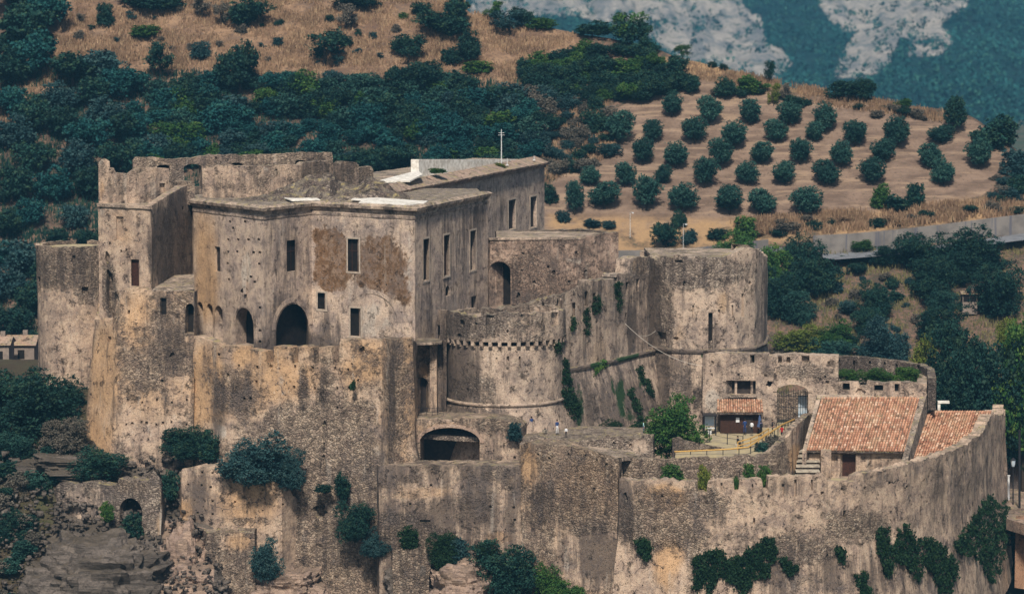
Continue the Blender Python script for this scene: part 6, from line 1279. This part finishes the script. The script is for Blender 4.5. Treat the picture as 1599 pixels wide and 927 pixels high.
RT = [(1132, 138, 32, 36, 'olive', 'leaf_scrub', 'dark small tree on the ridge above the topmost olive row'), (1491, 182, 38, 56, 'olive', 'leaf_scrub', 'dark lone tree with bare trunk on the ridge at the grove right end'),
      (1315, 138, 54, 30, 'round', 'leaf_scrub', 'dark wide tree on the ridge line, left of the twin trunked one'), (1349, 142, 36, 36, 'olive', 'leaf_scrub', 'dark twin trunked tree on the ridge line under the far mountain'), (1200, 112, 22, 40, 'airy', 'leaf_scrub', 'thin straggly tree standing out against the pale cliff'),
      (1175, 128, 44, 30, 'bush', 'leaf_green', 'dark green bush at the foot of the thin straggly tree'), (1208, 146, 22, 40, 'airy', 'leaf_yellow', 'pale yellow green sapling on the upper edge of the grove'), (1227, 144, 22, 34, 'airy', 'leaf_grey', 'bare grey twiggy sapling beside the yellow green one'),
      (1240, 156, 40, 18, 'bush', 'leaf_scrub', 'low dark shrub under the bare sapling on the ridge'), (1410, 158, 26, 14, 'bush', 'leaf_green', 'small green shrub on the ridge right of the twin trunked tree'), (985, 44, 62, 54, 'airy', 'leaf_green', 'loose bright green tree on the ridge against the pale cliff'),
      (985, 52, 50, 44, 'round', 'leaf_scrub', 'dark tree behind the loose bright green ridge tree'), (925, 44, 52, 26, 'round', 'leaf_scrub', 'dark low tree on the ridge left of the bright green one'), (1013, 68, 30, 34, 'bush', 'leaf_scrub', 'dark bush just right of the bright green ridge tree'),
      (1066, 80, 28, 24, 'airy', 'leaf_green', 'small leafy tree at the top of the green scrub patch'), (1112, 99, 16, 10, 'bush', 'leaf_scrub', 'left of two tiny round shrubs on the dry ridge'), (1130, 103, 16, 10, 'bush', 'leaf_scrub', 'right of two tiny round shrubs on the dry ridge'),
      (1555, 200, 66, 56, 'bush', 'leaf_scrub', 'large dark bush at the right end of the grove'), (1585, 250, 50, 46, 'bush', 'leaf_bluish', 'blue grey bush at the right edge beside the grove'), (1590, 285, 40, 36, 'bush', 'leaf_scrub', 'dark bush at the right edge below the blue grey one'),
      (1375, 304, 32, 40, 'bush', 'leaf_green', 'left one of the joined bushes below the grove'), (1402, 312, 46, 26, 'bush', 'leaf_scrub', 'middle low one of the joined bushes below the grove'), (1428, 300, 34, 38, 'bush', 'leaf_scrub', 'right one of the joined bushes below the grove'),
      (1040, 366, 38, 44, 'round', 'leaf_scrub', 'dark tree by the road lamp just above the tower'), (1062, 340, 22, 30, 'round', 'leaf_scrub', 'small dark tree between the lowest olives and the road'), (1076, 366, 26, 26, 'bush', 'leaf_bluish', 'blue green bush right of the road lamp'),
      (1165, 352, 40, 40, 'bush', 'leaf_green', 'green bush below the lowest olive row'), (1120, 362, 34, 18, 'bush', 'leaf_scrub', 'low green scrub bush above the pale road wall'), (1228, 352, 50, 14, 'bush', 'leaf_grey', 'low grey brown scrub bush left of the concrete wall'),
      (926, 345, 30, 14, 'bush', 'leaf_bluish', 'left of two low dark bushes under the grove'), (950, 348, 26, 12, 'bush', 'leaf_bluish', 'right of two low dark bushes under the grove'), (880, 335, 24, 20, 'bush', 'leaf_bluish', 'small blue green bush by the rear wing corner'), (858, 300, 30, 30, 'bush', 'leaf_scrub', 'dark bush touching the rear wing corner'),
      (390, 20, 60, 50, 'round', 'leaf_scrub', 'dark round tree standing alone in dry grass near the top edge'), (165, 20, 30, 40, 'bush', 'leaf_scrub', 'small dark tree near the top left in dry grass'), (225, 46, 46, 20, 'bush', 'leaf_green', 'low green bush in the dry grass at upper left'),
      (255, 4, 60, 24, 'round', 'leaf_scrub', 'dark tree cut by the top edge at upper left'), (315, 8, 36, 40, 'airy', 'leaf_grey', 'bare grey shrub near the top edge left of the dark round tree'), (345, 22, 30, 40, 'airy', 'leaf_grey', 'bare brown shrub touching the dark round tree'), (238, 0, 90, 20, 'bush', 'leaf_scrub', 'wide dark bush at the top edge'),
      (541, 26, 36, 46, 'airy', 'leaf_grey', 'thin grey leafless tree on the dry slope near the top'), (508, 74, 78, 56, 'airy', 'leaf_scrub', 'broad open crowned tree in the middle of the dry slope'), (540, 62, 24, 18, 'bush', 'leaf_scrub', 'dark clump beside the broad open crowned tree'),
      (638, 76, 52, 50, 'airy', 'leaf_scrub', 'open crowned tree with visible limbs on the dry slope'), (628, 68, 44, 30, 'round', 'leaf_scrub', 'denser top of dark leaves above the open crowned tree'), (690, 38, 76, 42, 'round', 'leaf_scrub', 'large dark tree on the ridge near the top centre'), (712, 14, 44, 44, 'round', 'leaf_scrub', 'dark tree cut by the top edge at the centre'), (660, 12, 34, 24, 'bush', 'leaf_scrub', 'small dark bush at the top edge left of centre'),
      (733, 70, 42, 52, 'round', 'leaf_scrub', 'dark upright tree at the centre of the dry slope'), (706, 84, 36, 28, 'bush', 'leaf_scrub', 'low dark bush attached left of the upright tree'), (745, 102, 50, 20, 'bush', 'leaf_green', 'bright green low bush under the upright tree'), (770, 14, 34, 30, 'airy', 'leaf_green', 'spiky green tree on the ridge at the top centre'),
      (795, 34, 60, 40, 'airy', 'leaf_bluish', 'blue grey open tree on the ridge right of the spiky one'), (812, 26, 36, 30, 'round', 'leaf_scrub', 'dark tree on the ridge behind the blue grey open one'), (845, 34, 50, 18, 'bush', 'leaf_green', 'low green bush line on the ridge against pale rock'), (560, 0, 80, 14, 'bush', 'leaf_scrub', 'flat dark bush along the top edge'), (629, 24, 16, 12, 'bush', 'leaf_green', 'tiny bright green bush in the dry grass'),
      (374, 106, 62, 80, 'round', 'leaf_scrub', 'tall dark tree at the border of dry grass and scrub'), (250, 92, 56, 60, 'airy', 'leaf_scrub', 'dark twiggy bush at the border of the dry slope'), (312, 76, 34, 30, 'bush', 'leaf_bluish', 'blue grey shrub on the dry slope above the scrub'), (290, 230, 10, 10, 'bush', 'leaf_bluish', 'tiny blue shrub above the ruined storey')]
for q in RT: on_hill('tree' if q[4] != 'bush' else 'bush', q[6], 'tree' if q[4] != 'bush' else 'bush', *q[:6], None, q[4] != 'bush')
# big dark clump top left and left-hand trees
LT = [(30, 40, 90, 80), (55, 85, 70, 70), (10, 100, 70, 60), (70, 20, 60, 60), (30, -5, 90, 50), (115, 108, 80, 50), (165, 100, 70, 50), (95, 150, 60, 46), (140, 140, 60, 46), (190, 130, 60, 50), (52, 178, 60, 56), (105, 190, 60, 56), (20, 160, 50, 50), (20, 205, 60, 56), (50, 247, 52, 52), (80, 285, 56, 56), (122, 248, 60, 56), (18, 285, 60, 60),
      (188, 246, 56, 50), (145, 283, 50, 56), (42, 330, 46, 50), (115, 338, 36, 40), (92, 368, 34, 30), (12, 350, 46, 50), (140, 372, 40, 30), (38, 402, 70, 50), (15, 440, 60, 56), (50, 470, 50, 60), (20, 500, 50, 46), (45, 538, 40, 46), (70, 425, 50, 50), (2, 395, 40, 40), (145, 210, 60, 50), (195, 200, 60, 50), (235, 240, 50, 40), (168, 175, 60, 50)]
BANDS = {}
for q in LT: BANDS.setdefault(int((q[1] + 20) // 62), []).append(q)
BN = ['topmost', 'second', 'third', 'fourth', 'fifth', 'sixth', 'seventh', 'eighth', 'lowest', 'lowest']
for bi, kb_ in enumerate(sorted(BANDS)):
    for i, (x, y, w, h) in enumerate(sorted(BANDS[kb_])):
        on_hill('tree', 'dark round tree, %s from the left in the %s band left of the keep' % (ORD[i], BN[bi]), 'tree', x, y, w * 1.05, h * 1.05, 'round', ['leaf_scrub', 'leaf_scrub', 'leaf_teal', 'leaf_bluish'][(i + bi) % 4], 'dark round trees on the left slope')
rd = random.Random(5)
def inp(x, y, poly): return bool(inpoly(np.array([float(x)]), np.array([float(y)]), poly)[0])
def scatter(poly, n_, wr, mats, label, group, kinds=('bush', 'round'), asp=(.6, .9), mind=12, name='bush', cat='bush'):
    xs = [p[0] for p in poly]; ys = [p[1] for p in poly]; got = []; tries = 0
    while len(got) < n_ and tries < n_ * 40:
        tries += 1; x, y = rd.uniform(min(xs), max(xs)), rd.uniform(min(ys), max(ys))
        if not inp(x, y, poly) or any(math.hypot(x - a, (y - b) * 1.3) < mind for a, b in got): continue
        got.append((x, y)); w = rd.uniform(*wr)
        fx = (x - min(xs)) / (max(xs) - min(xs)); fy = (y - min(ys)) / (max(ys) - min(ys)); zone = ('upper ' if fy < .45 else 'lower ') + ('left part' if fx < .34 else 'middle' if fx < .67 else 'right part')
        mt_ = rd.choice(mats); tone = {'leaf_scrub': 'dark green', 'leaf_bluish': 'blue grey', 'leaf_olive': 'grey green', 'leaf_green': 'fresh green', 'leaf_teal': 'teal', 'leaf_grey': 'dry grey', 'grass_dry': 'straw coloured'}[mt_]
        on_hill(name, ('small ' if w < (wr[0] + wr[1]) / 2 else 'large ') + tone + ' ' + label + ', ' + zone, cat, x, y, w, w * rd.uniform(*asp), rd.choice(kinds), mt_, group, False)
BELT = [(200, 150), (300, 118), (420, 120), (520, 120), (640, 122), (720, 110), (800, 130), (860, 190), (850, 250), (760, 262), (600, 262), (420, 250), (240, 258), (200, 220)]
scatter(BELT, 150, (32, 58), ['leaf_scrub', 'leaf_scrub', 'leaf_bluish', 'leaf_olive', 'leaf_green', 'leaf_teal', 'leaf_teal'], 'bush in the dense scrub belt above the castle', 'bushes of the scrub belt', mind=15)
scatter([(800, 100), (900, 72), (990, 75), (1060, 100), (1085, 128), (1000, 150), (900, 150), (830, 130)], 62, (26, 46), ['leaf_green', 'leaf_scrub', 'leaf_scrub'], 'bush in the thicket below the ridge tree', 'bushes of the ridge thicket', mind=12)
scatter([(790, 130), (900, 150), (960, 165), (950, 240), (900, 270), (850, 258), (840, 200)], 40, (18, 42), ['leaf_bluish', 'leaf_scrub', 'leaf_grey'], 'shrub on the brown slope left of the grove', 'shrubs left of the olive grove', mind=17)
scatter([(60, 60), (160, 80), (480, 100), (620, 110), (620, 20), (480, 10), (100, 10)], 34, (9, 22), ['leaf_grey', 'leaf_scrub', 'leaf_bluish'], 'twiggy shrub dotted through the dry grass slope', 'small shrubs in the dry grass', kinds=('airy', 'bush'), mind=24)
scatter([(1090, 128), (1180, 140), (1480, 178), (1500, 200), (1310, 165), (1100, 140)], 16, (10, 26), ['leaf_grey', 'leaf_scrub'], 'twiggy shrub along the upper rim of the grove', 'shrubs on the grove rim', asp=(.4, .6), mind=14)
scatter([(1180, 345), (1600, 315), (1600, 328), (1280, 358), (1180, 365)], 18, (12, 30), ['leaf_grey', 'grass_dry', 'leaf_scrub'], 'shrub on the bank above the concrete wall', 'dry shrubs above the road wall', asp=(.35, .6), mind=16)
scatter([(1530, 280), (1600, 250), (1620, 320), (1540, 320)], 12, (16, 34), ['leaf_bluish', 'leaf_scrub', 'leaf_grey'], 'shrub in rocky scrub at the slope right end', 'shrubs at the right end of the slope', mind=13)
RB_ = [(1150, 400, 90, 80, 'leaf_green'), (1185, 420, 90, 90, 'leaf_green'), (1262, 412, 86, 92, 'leaf_scrub'), (1215, 455, 70, 80, 'leaf_scrub'), (1243, 476, 58, 54, 'leaf_olive'), (1250, 395, 60, 50, 'leaf_scrub'), (1366, 468, 56, 66, 'leaf_scrub'), (1358, 500, 50, 50, 'leaf_scrub'), (1385, 528, 84, 74, 'leaf_bluish'),
       (1385, 396, 60, 30, 'leaf_scrub'), (1442, 388, 84, 60, 'leaf_scrub'), (1522, 385, 104, 72, 'leaf_scrub'), (1455, 432, 76, 72, 'leaf_scrub'), (1560, 448, 86, 90, 'leaf_scrub'), (1500, 410, 70, 60, 'leaf_scrub'), (1470, 505, 80, 70, 'leaf_scrub'), (1470, 466, 50, 36, 'leaf_olive'), (1300, 520, 70, 44, 'leaf_green'), (1250, 530, 90, 46, 'leaf_yellow'), (1290, 545, 80, 40, 'leaf_olive'),
       (1225, 550, 50, 30, 'leaf_grey'), (1345, 380, 44, 20, 'leaf_green')]
LB = ['leafy bright green tree directly behind the corner tower turret', 'green tree at the right shoulder of the corner tower', 'large dark tree with rounded crown right of the corner tower', 'dark tree hugging the right side of the corner tower', 'small blue green tree below the large dark one right of the tower', 'dark tree top touching the concrete wall end', 'dark tall bush in the middle of the brown slope on the right', 'dark lower bush in the middle of the brown slope', 'grey blue bush above the terrace wall',
      'low dark bush under the concrete road wall', 'dark tree crown cutting the concrete road wall', 'widest dark tree crown in front of the concrete wall', 'dark tree below the one cutting the concrete wall', 'large round dark tree at the right edge below the road', 'dark tree filling the gap between the two largest crowns', 'dark tree above the tall foreground tree on the right', 'small olive coloured tree beside the tiny white hut', 'bright green domed bush behind the gatehouse parapet', 'yellow green bush right of the corner tower foot', 'mid green bush just above the gatehouse parapet', 'greyish brush at the corner tower foot', 'thin green bush by the road wall left of the big crowns']
for q, lb in zip(RB_, LB): on_hill('tree' if 'bush' not in lb and 'brush' not in lb else 'bush', lb, 'tree' if 'bush' not in lb and 'brush' not in lb else 'bush', q[0], q[1], q[2], q[3], 'dense', q[4], None, 'bush' not in lb and 'brush' not in lb)
scatter([(1280, 400), (1350, 400), (1430, 430), (1440, 520), (1330, 560), (1290, 500), (1280, 440)], 26, (12, 30), ['leaf_grey', 'leaf_bluish', 'leaf_scrub'], 'scrub bush on the brown slope below the road wall', 'scrub bushes below the road wall', mind=17)
# tall foreground trees at the right, nearer than the hill
def near(name, label, px, pyb, Y, w, h, kind, mat, trunk=False, depth=None):
    p = W(px, pyb, Y); s_ = size_at(Y); return plant(name, label, name.replace('_', ' ') if name != 'shrub' else 'shrub', p, w * s_, h * s_, kind, mat, None, trunk, depth)
for q in ((1500, 690, 446, 130, 190, 'leaf_scrub', 'tall dark tree rising right behind the terrace wall'), (1555, 720, 448, 130, 200, 'leaf_scrub', 'tall dark tree behind the tiled shed at the right'), (1455, 640, 450, 80, 116, 'leaf_yellow', 'yellow green tree peeping over the end of the terrace wall'), (1600, 700, 447, 110, 210, 'leaf_green', 'dark green tree cut by the right edge above the lane'), (1588, 580, 462, 60, 90, 'leaf_yellow', 'yellow green tree top at the right edge'), (1475, 700, 443, 90, 140, 'leaf_scrub', 'dark tree between the terrace wall and the tiled shed')):
    near('tree', q[6], q[0], q[1], q[2], q[3] * 1.15, q[4] * 1.1, 'dense', q[5], True)

# shrubs growing on and around the castle
SH = [(290, 714, 396, 88, 52, 'leaf_scrub', 'shrub at the foot of the keep base, left of the largest rampart shrub'), (326, 718, 392.5, 36, 46, 'leaf_scrub', 'small shrub touching the left side of the largest rampart shrub'), (400, 752, 388.5, 116, 78, 'leaf_bluish', 'largest dense blue green shrub hanging over the retaining wall'), (452, 762, 388, 50, 62, 'leaf_bluish', 'grey green shrub at the right side of the largest rampart shrub'),
      (150, 750, 394, 88, 54, 'leaf_scrub', 'spreading shrub at the bottom left corner of the keep base'), (265, 778, 389, 30, 46, 'leaf_scrub', 'small dark shrub on the boulder left of the pierced wall'), (415, 905, 383, 50, 66, 'leaf_bluish', 'shrub hanging on the buttress near the bottom edge'), (552, 842, 386.5, 56, 64, 'leaf_scrub', 'shrub rooted in the rubble below the rampart'), (585, 868, 385.5, 52, 44, 'leaf_bluish', 'low blue green shrub below the rampart rubble'),
      (640, 856, 383.0, 34, 36, 'leaf_ivy', 'small dark shrub above the rubble pier'), (690, 886, 382.0, 50, 60, 'leaf_ivy', 'dark green shrub under the left part of the plain lower wall'), (718, 880, 382.0, 34, 46, 'leaf_bluish', 'blue green shrub beside the dark one under the plain lower wall'), (790, 940, 379.5, 110, 98, 'leaf_scrub', 'largest green bush at the bottom edge centre'), (760, 880, 381, 46, 36, 'leaf_ivy', 'dark shrub on top of the largest bottom bush'), (862, 945, 379.0, 66, 68, 'leaf_green', 'bright green bush at the right of the largest bottom bush'), (898, 950, 378.5, 40, 40, 'leaf_green', 'small bright green bush at the bottom edge under the grey render patch'),
      (205, 842, 386.5, 40, 46, 'leaf_scrub', 'dark shrub growing inside the arched niche'), (168, 812, 387.2, 24, 30, 'leaf_green', 'small green shrub left of the arched niche'), (60, 700, 404, 150, 120, 'leaf_scrub', 'big dark tree mass left of the keep base'), (20, 660, 412, 120, 90, 'leaf_scrub', 'dark tree mass at the left edge below the round tower'), (105, 640, 413, 70, 56, 'leaf_scrub', 'dark bush hiding the foot of the round tower'), (100, 705, 399, 80, 56, 'leaf_grey', 'grey green bush against the keep base left edge'),
      (25, 720, 399, 70, 52, 'leaf_olive', 'pale olive bush at the left edge'), (70, 800, 392.5, 40, 60, 'leaf_scrub', 'dark bush left of the niche wall'), (30, 790, 393, 60, 50, 'leaf_grey', 'dry greyish bush low at the left edge'), (20, 850, 388, 70, 60, 'leaf_scrub', 'murky green bush near the bottom left corner'), (55, 750, 396, 50, 36, 'leaf_grey', 'brownish bush on the ledge left of the niche wall'),
      (1052, 715, 394.5, 98, 98, 'leaf_green', 'round green tree growing in the moat between walkway and court'), (1000, 680, 403, 40, 24, 'leaf_ivy', 'dark bush at the sloping base of the curtain wall, right one'), (955, 682, 402, 50, 26, 'leaf_ivy', 'dark bush at the sloping base of the curtain wall, middle one'), (925, 684, 401, 34, 20, 'leaf_ivy', 'dark bush at the sloping base of the curtain wall, left one'), (803, 686, 389.8, 26, 30, 'leaf_bluish', 'grey green tuft beside the arched bridge wall'),
      (1049, 753, 378, 38, 32, 'leaf_green', 'leftmost green shrub behind the outer wall crest'), (1100, 770, 375.4, 24, 46, 'leaf_yellow', 'bright green shrub filling the first gap in the outer wall'), (1147, 768, 375.4, 14, 28, 'leaf_green', 'thin green shrub in the second gap of the outer wall'), (1170, 750, 377, 22, 30, 'leaf_green', 'left of the paired green shrubs behind the outer wall'), (1193, 765, 375.4, 26, 44, 'leaf_green', 'right of the paired green shrubs behind the outer wall'),
      (1330, 597, 409, 46, 22, 'leaf_green', 'left green hedge bush on the terrace above the tiled roof'), (1375, 597, 409.5, 56, 24, 'leaf_green', 'middle green hedge bush on the terrace above the tiled roof'), (1416, 597, 409, 50, 26, 'leaf_green', 'right green hedge bush on the terrace above the tiled roof'), (683, 270, 445, 30, 8, 'leaf_green', 'green tuft on the rear wing roof before the white structure'), (780, 263, 471.0, 22, 9, 'leaf_yellow', 'green tuft on the eaves at the antenna foot'), (1205, 702, 391.0, 34, 26, 'leaf_grey', 'pale flowering plants beside the ramp to the gate'), (1190, 706, 388.6, 26, 18, 'leaf_olive', 'small pale green plants at the bend of the handrail'),
      (505, 768, 388.6, 30, 14, 'leaf_scrub', 'thin line of weeds on the rubble ledge of the rampart'), (552, 608, 389.0, 8, 16, 'leaf_ivy', 'small weed tuft growing from the rampart face'), (535, 775, 388.5, 26, 44, 'leaf_scrub', 'dark weeds on the rubble corner of the rampart')]
for px, pyb, Y, w, h, mat, lb in SH: near('shrub', lb, px, pyb, Y, w * 1.12, h * 1.10, 'dense' if w > 45 else 'bush', mat)

# loose stones and fallen rubble on the rock
g_ = np.random.default_rng(5); sv_, sf_ = [], []
for k in range(2600):
    x, y = g_.uniform(-40, 460), g_.uniform(690, 960); p = W(x, y, float(cliffY(x, y)) - g_.uniform(.4, 2.6)); s_ = g_.uniform(.12, .5) * (1 + (g_.random() > .93)); b = len(sv_)
    a_ = g_.normal(size=(8, 3)) * .22; c8 = np.array([(i, j, k_) for i in (-.5, .5) for j in (-.5, .5) for k_ in (-.35, .35)]) + a_; rz_ = g_.uniform(0, 6.28); cs_, sn_ = math.cos(rz_), math.sin(rz_)
    for q in c8: sv_.append((p.x + (q[0] * cs_ - q[1] * sn_) * s_, p.y + (q[0] * sn_ + q[1] * cs_) * s_, p.z + q[2] * s_))
    sf_ += [tuple(b + i for i in f_) for f_ in [(0, 1, 3, 2), (4, 6, 7, 5), (0, 4, 5, 1), (2, 3, 7, 6), (0, 2, 6, 4), (1, 5, 7, 3)]]
me = mesh_np('loose_stones', np.array(sv_), np.array(sf_)); add_attr(me, 'zone', np.zeros((len(sv_), 3))); setp(link('loose_stones', me, 'cliff_rock'), kind='stuff')
# undergrowth on the rock at lower left
rd2 = random.Random(12)
UNDER = [(-30, 640), (130, 640), (135, 700), (120, 750), (85, 760), (60, 850), (40, 960), (-30, 960)]
cnt = 0
while cnt < 46:
    x, y = rd2.uniform(-30, 140), rd2.uniform(640, 960)
    if not inp(x, y, UNDER): continue
    cnt += 1; w = rd2.uniform(22, 52); p = W(x, y, float(cliffY(x, y)) - 1.2); s_ = size_at(p.y)
    plant('shrub', 'murky shrub on the dark rocky slope, ' + ('upper' if y < 740 else 'middle' if y < 840 else 'lower') + ' part, ' + ('near the frame edge' if x < 20 else 'mid slope' if x < 80 else 'near the niche wall') + (', wide' if w > 38 else ', narrow'), 'shrub', p, w * s_, w * s_ * .6, 'bush', rd2.choice(['leaf_scrub', 'leaf_grey', 'leaf_scrub', 'leaf_olive']), 'low shrubs on the dark rocky slope', False)
# creepers hanging on walls
def creeper(label, poly, path, bt, n_, size=.5, mat='leaf_ivy', seed=1, thick=.45):
    rdd = random.Random(seed); xs = [p[0] for p in poly]; ys = [p[1] for p in poly]; cs = []
    while len(cs) < n_:
        x, y = rdd.uniform(min(xs), max(xs)), rdd.uniform(min(ys), max(ys))
        if inp(x, y, poly):
            u, z = path.hit(x, y); d = bt(u, z) if bt else 0
            q = path.at(u, d); kk = W(x, y, q.y); u, z = path.hit(x, y); q = path.at(u, d + rdd.uniform(.05, thick)); z = W(x, y, q.y).z; cs.append((q.x, q.y, z))
    v, f, t_ = leaves(cs, .17, 20, size * .62, seed, droop=.62); me = leafmesh('creeper', v, f, t_); o = link('creeper', me, mat); setp(o, label, 'creeper')
ob = bat(zo, .10)
creeper('broad dark creeper hanging under the outer wall merlons', [(1084, 872), (1095, 866), (1110, 860), (1120, 857), (1135, 865), (1150, 872), (1165, 860), (1180, 848), (1190, 840), (1205, 839), (1212, 852), (1210, 872), (1200, 878), (1200, 905), (1180, 900), (1172, 912), (1160, 935), (1150, 915), (1135, 905), (1120, 900), (1108, 935), (1100, 910), (1088, 930), (1084, 905)], ow, ob, 620, seed=2)
creeper('small dark creeper right of the broad creeper on the outer wall', [(1216, 872), (1225, 869), (1233, 880), (1242, 884), (1240, 892), (1230, 900), (1224, 885)], ow, ob, 60, seed=3)
creeper('isolated drop shaped creeper on the outer wall left part', [(996, 846), (1003, 838), (1012, 840), (1018, 850), (1016, 876), (1005, 868)], ow, ob, 70, seed=4)
creeper('small dark creeper at the bottom edge of the outer wall', [(1330, 897), (1340, 890), (1348, 895), (1345, 908), (1356, 927), (1340, 935), (1334, 915)], ow, ob, 70, seed=5)
creeper('tiny dark creeper in the middle of the outer wall', [(1303, 855), (1310, 853), (1315, 862), (1312, 882), (1305, 870)], ow, ob, 36, seed=15)
creeper('tall dark hanging creeper mass on the outer wall left of the large right one', [(1367, 830), (1374, 822), (1383, 826), (1384, 850), (1392, 848), (1402, 825), (1410, 818), (1420, 825), (1424, 845), (1438, 838), (1452, 840), (1470, 855), (1486, 880), (1480, 900), (1470, 927), (1455, 925), (1445, 895), (1435, 880), (1424, 912), (1412, 890), (1402, 880), (1392, 875), (1380, 905), (1372, 880), (1366, 860)], ow, ob, 640, seed=6)
creeper('largest dark creeper mass flowing down the right end of the outer wall', [(1480, 850), (1495, 830), (1512, 812), (1525, 792), (1535, 775), (1542, 772), (1552, 790), (1562, 780), (1572, 795), (1585, 820), (1594, 850), (1604, 890), (1595, 900), (1580, 870), (1565, 875), (1556, 850), (1545, 890), (1530, 915), (1520, 880), (1505, 865), (1490, 870)], ow, ob, 760, seed=7)
for lb, poly, n_ in (('ivy strand on the curtain wall nearest the bastion', [(892, 496), (897, 494), (899, 505), (897, 517), (892, 516)], 22), ('second ivy strand from the left on the curtain wall', [(910, 486), (917, 482), (920, 500), (918, 524), (912, 518)], 40), ('third ivy strand from the left under a curtain wall embrasure', [(926, 460), (935, 462), (938, 478), (930, 492), (924, 480)], 36), ('ivy strand furthest right on the curtain wall', [(958, 440), (966, 442), (970, 465), (966, 490), (960, 480)], 40)):
    creeper(lb, poly, cu, None, n_, .4, seed=len(poly) + n_, thick=.25)
cb = lambda u, z: max(0, zs - z) * .30
creeper('ivy covering the corner between bastion and sloping curtain base', [(878, 562), (884, 560), (892, 590), (897, 615), (905, 640), (897, 655), (888, 640), (880, 610)], cu, cb, 150, .45, seed=21)
creeper('ivy trailing down the middle of the sloping curtain base', [(965, 610), (972, 605), (978, 630), (975, 660), (968, 650)], cu, cb, 60, .4, seed=22)
creeper('thin ivy patch below the string course of the curtain wall', [(985, 578), (993, 570), (1000, 600), (1003, 640), (995, 620)], cu, cb, 50, .4, 'leaf_ivy', 23)
creeper('green weeds on the string course of the curtain wall', [(925, 568), (942, 562), (944, 570), (930, 578), (926, 590)], cu, cb, 30, .4, 'leaf_green', 24)
creeper('weeds under the bastion corbels at its right side', [(862, 535), (873, 532), (874, 548), (868, 552)], bp_, None, 26, .35, 'leaf_ivy', 25)

# dry grass and ground cover on the slopes
def tufts(name, poly, n_, h, mat, seed, dens=None):
    g = np.random.default_rng(seed); xs = [p[0] for p in poly]; ys = [p[1] for p in poly]
    x = g.uniform(min(xs), max(xs), n_ * 3); y = g.uniform(min(ys), max(ys), n_ * 3); ok = inpoly(x, y, poly); x, y = x[ok][:n_], y[ok][:n_]
    ok = np.array([N3(a * .02, b * .05, seed) + g.uniform(-.3, .3) > -.12 for a, b in zip(x, y)]); x, y = x[ok], y[ok]
    base = np.array([tuple(hillpt(a, b)) for a, b in zip(x, y)]); k = len(base); K = 4
    base = np.repeat(base, K, 0) + g.normal(size=(k * K, 3)) * np.array([.35, .35, 0]); n4 = len(base); ang = g.uniform(0, 6.28, n4); hh = h * g.uniform(.5, 1.5, n4)
    dx = np.stack([np.cos(ang) * .11, np.sin(ang) * .11, np.zeros(n4)], 1); lean = g.normal(size=(n4, 3)) * .25 * h; lean[:, 2] = hh
    v = np.stack([base - dx - [0, 0, .3], base + dx - [0, 0, .3], base + lean + dx * .4, base + lean - dx * .4], 1).reshape(-1, 3); f = np.arange(n4 * 4).reshape(-1, 4)
    ct = np.array([N3(a * .03, b * .08, 5) * .8 + .5 for a, b in zip(x, y)]); t_ = np.clip(np.stack([np.repeat(ct, K) + g.normal(size=n4) * .18, g.random(n4), g.random(n4)], 1), 0, 1)
    setp(link(name, leafmesh(name, v, f, np.repeat(t_, 4, 0)), mat), None, None, None, 'stuff')
tufts('dry_grass', DRY, 34000, .42, 'grass_dry', 31)
tufts('dry_grass', [(780, 110), (960, 160), (960, 240), (850, 290), (850, 262), (800, 200)], 3500, .6, 'grass_dry', 32)
tufts('dry_grass', [(1060, 95), (1330, 150), (1500, 178), (1480, 190), (1300, 166), (1090, 125)], 3000, .6, 'grass_dry', 33)
tufts('dry_grass', [(1150, 345), (1620, 308), (1620, 332), (1290, 365), (1150, 372)], 4500, .8, 'grass_dry', 34)
tufts('dry_grass', [(1220, 385), (1600, 385), (1620, 620), (1200, 620)], 4500, .5, 'grass_olive', 36)
tufts('ground_cover', [(0, 100), (860, 130), (860, 300), (150, 420), (60, 560), (-40, 560)], 15000, .7, 'leaf_scrub', 35)

# ---- air
hz = bpy.data.meshes.new('haze'); m = MB(); m.box((300, 1500, 180), (5200, 3900, 414)); hz.from_pydata(m.v, [], m.f)
o = bpy.data.objects.new('haze', hz); C.objects.link(o); mt = bpy.data.materials.new('haze'); mt.use_nodes = True; nt = mt.node_tree; nt.nodes.remove(nt.nodes['Principled BSDF'])
pv = nt.nodes.new('ShaderNodeVolumePrincipled'); pv.inputs['Color'].default_value = rgb(.22, .62, .98); pv.inputs['Density'].default_value = .00014; pv.inputs['Anisotropy'].default_value = .2
nt.links.new(pv.outputs[0], nt.nodes['Material Output'].inputs['Volume']); hz.materials.append(mt); setp(o, kind='stuff')
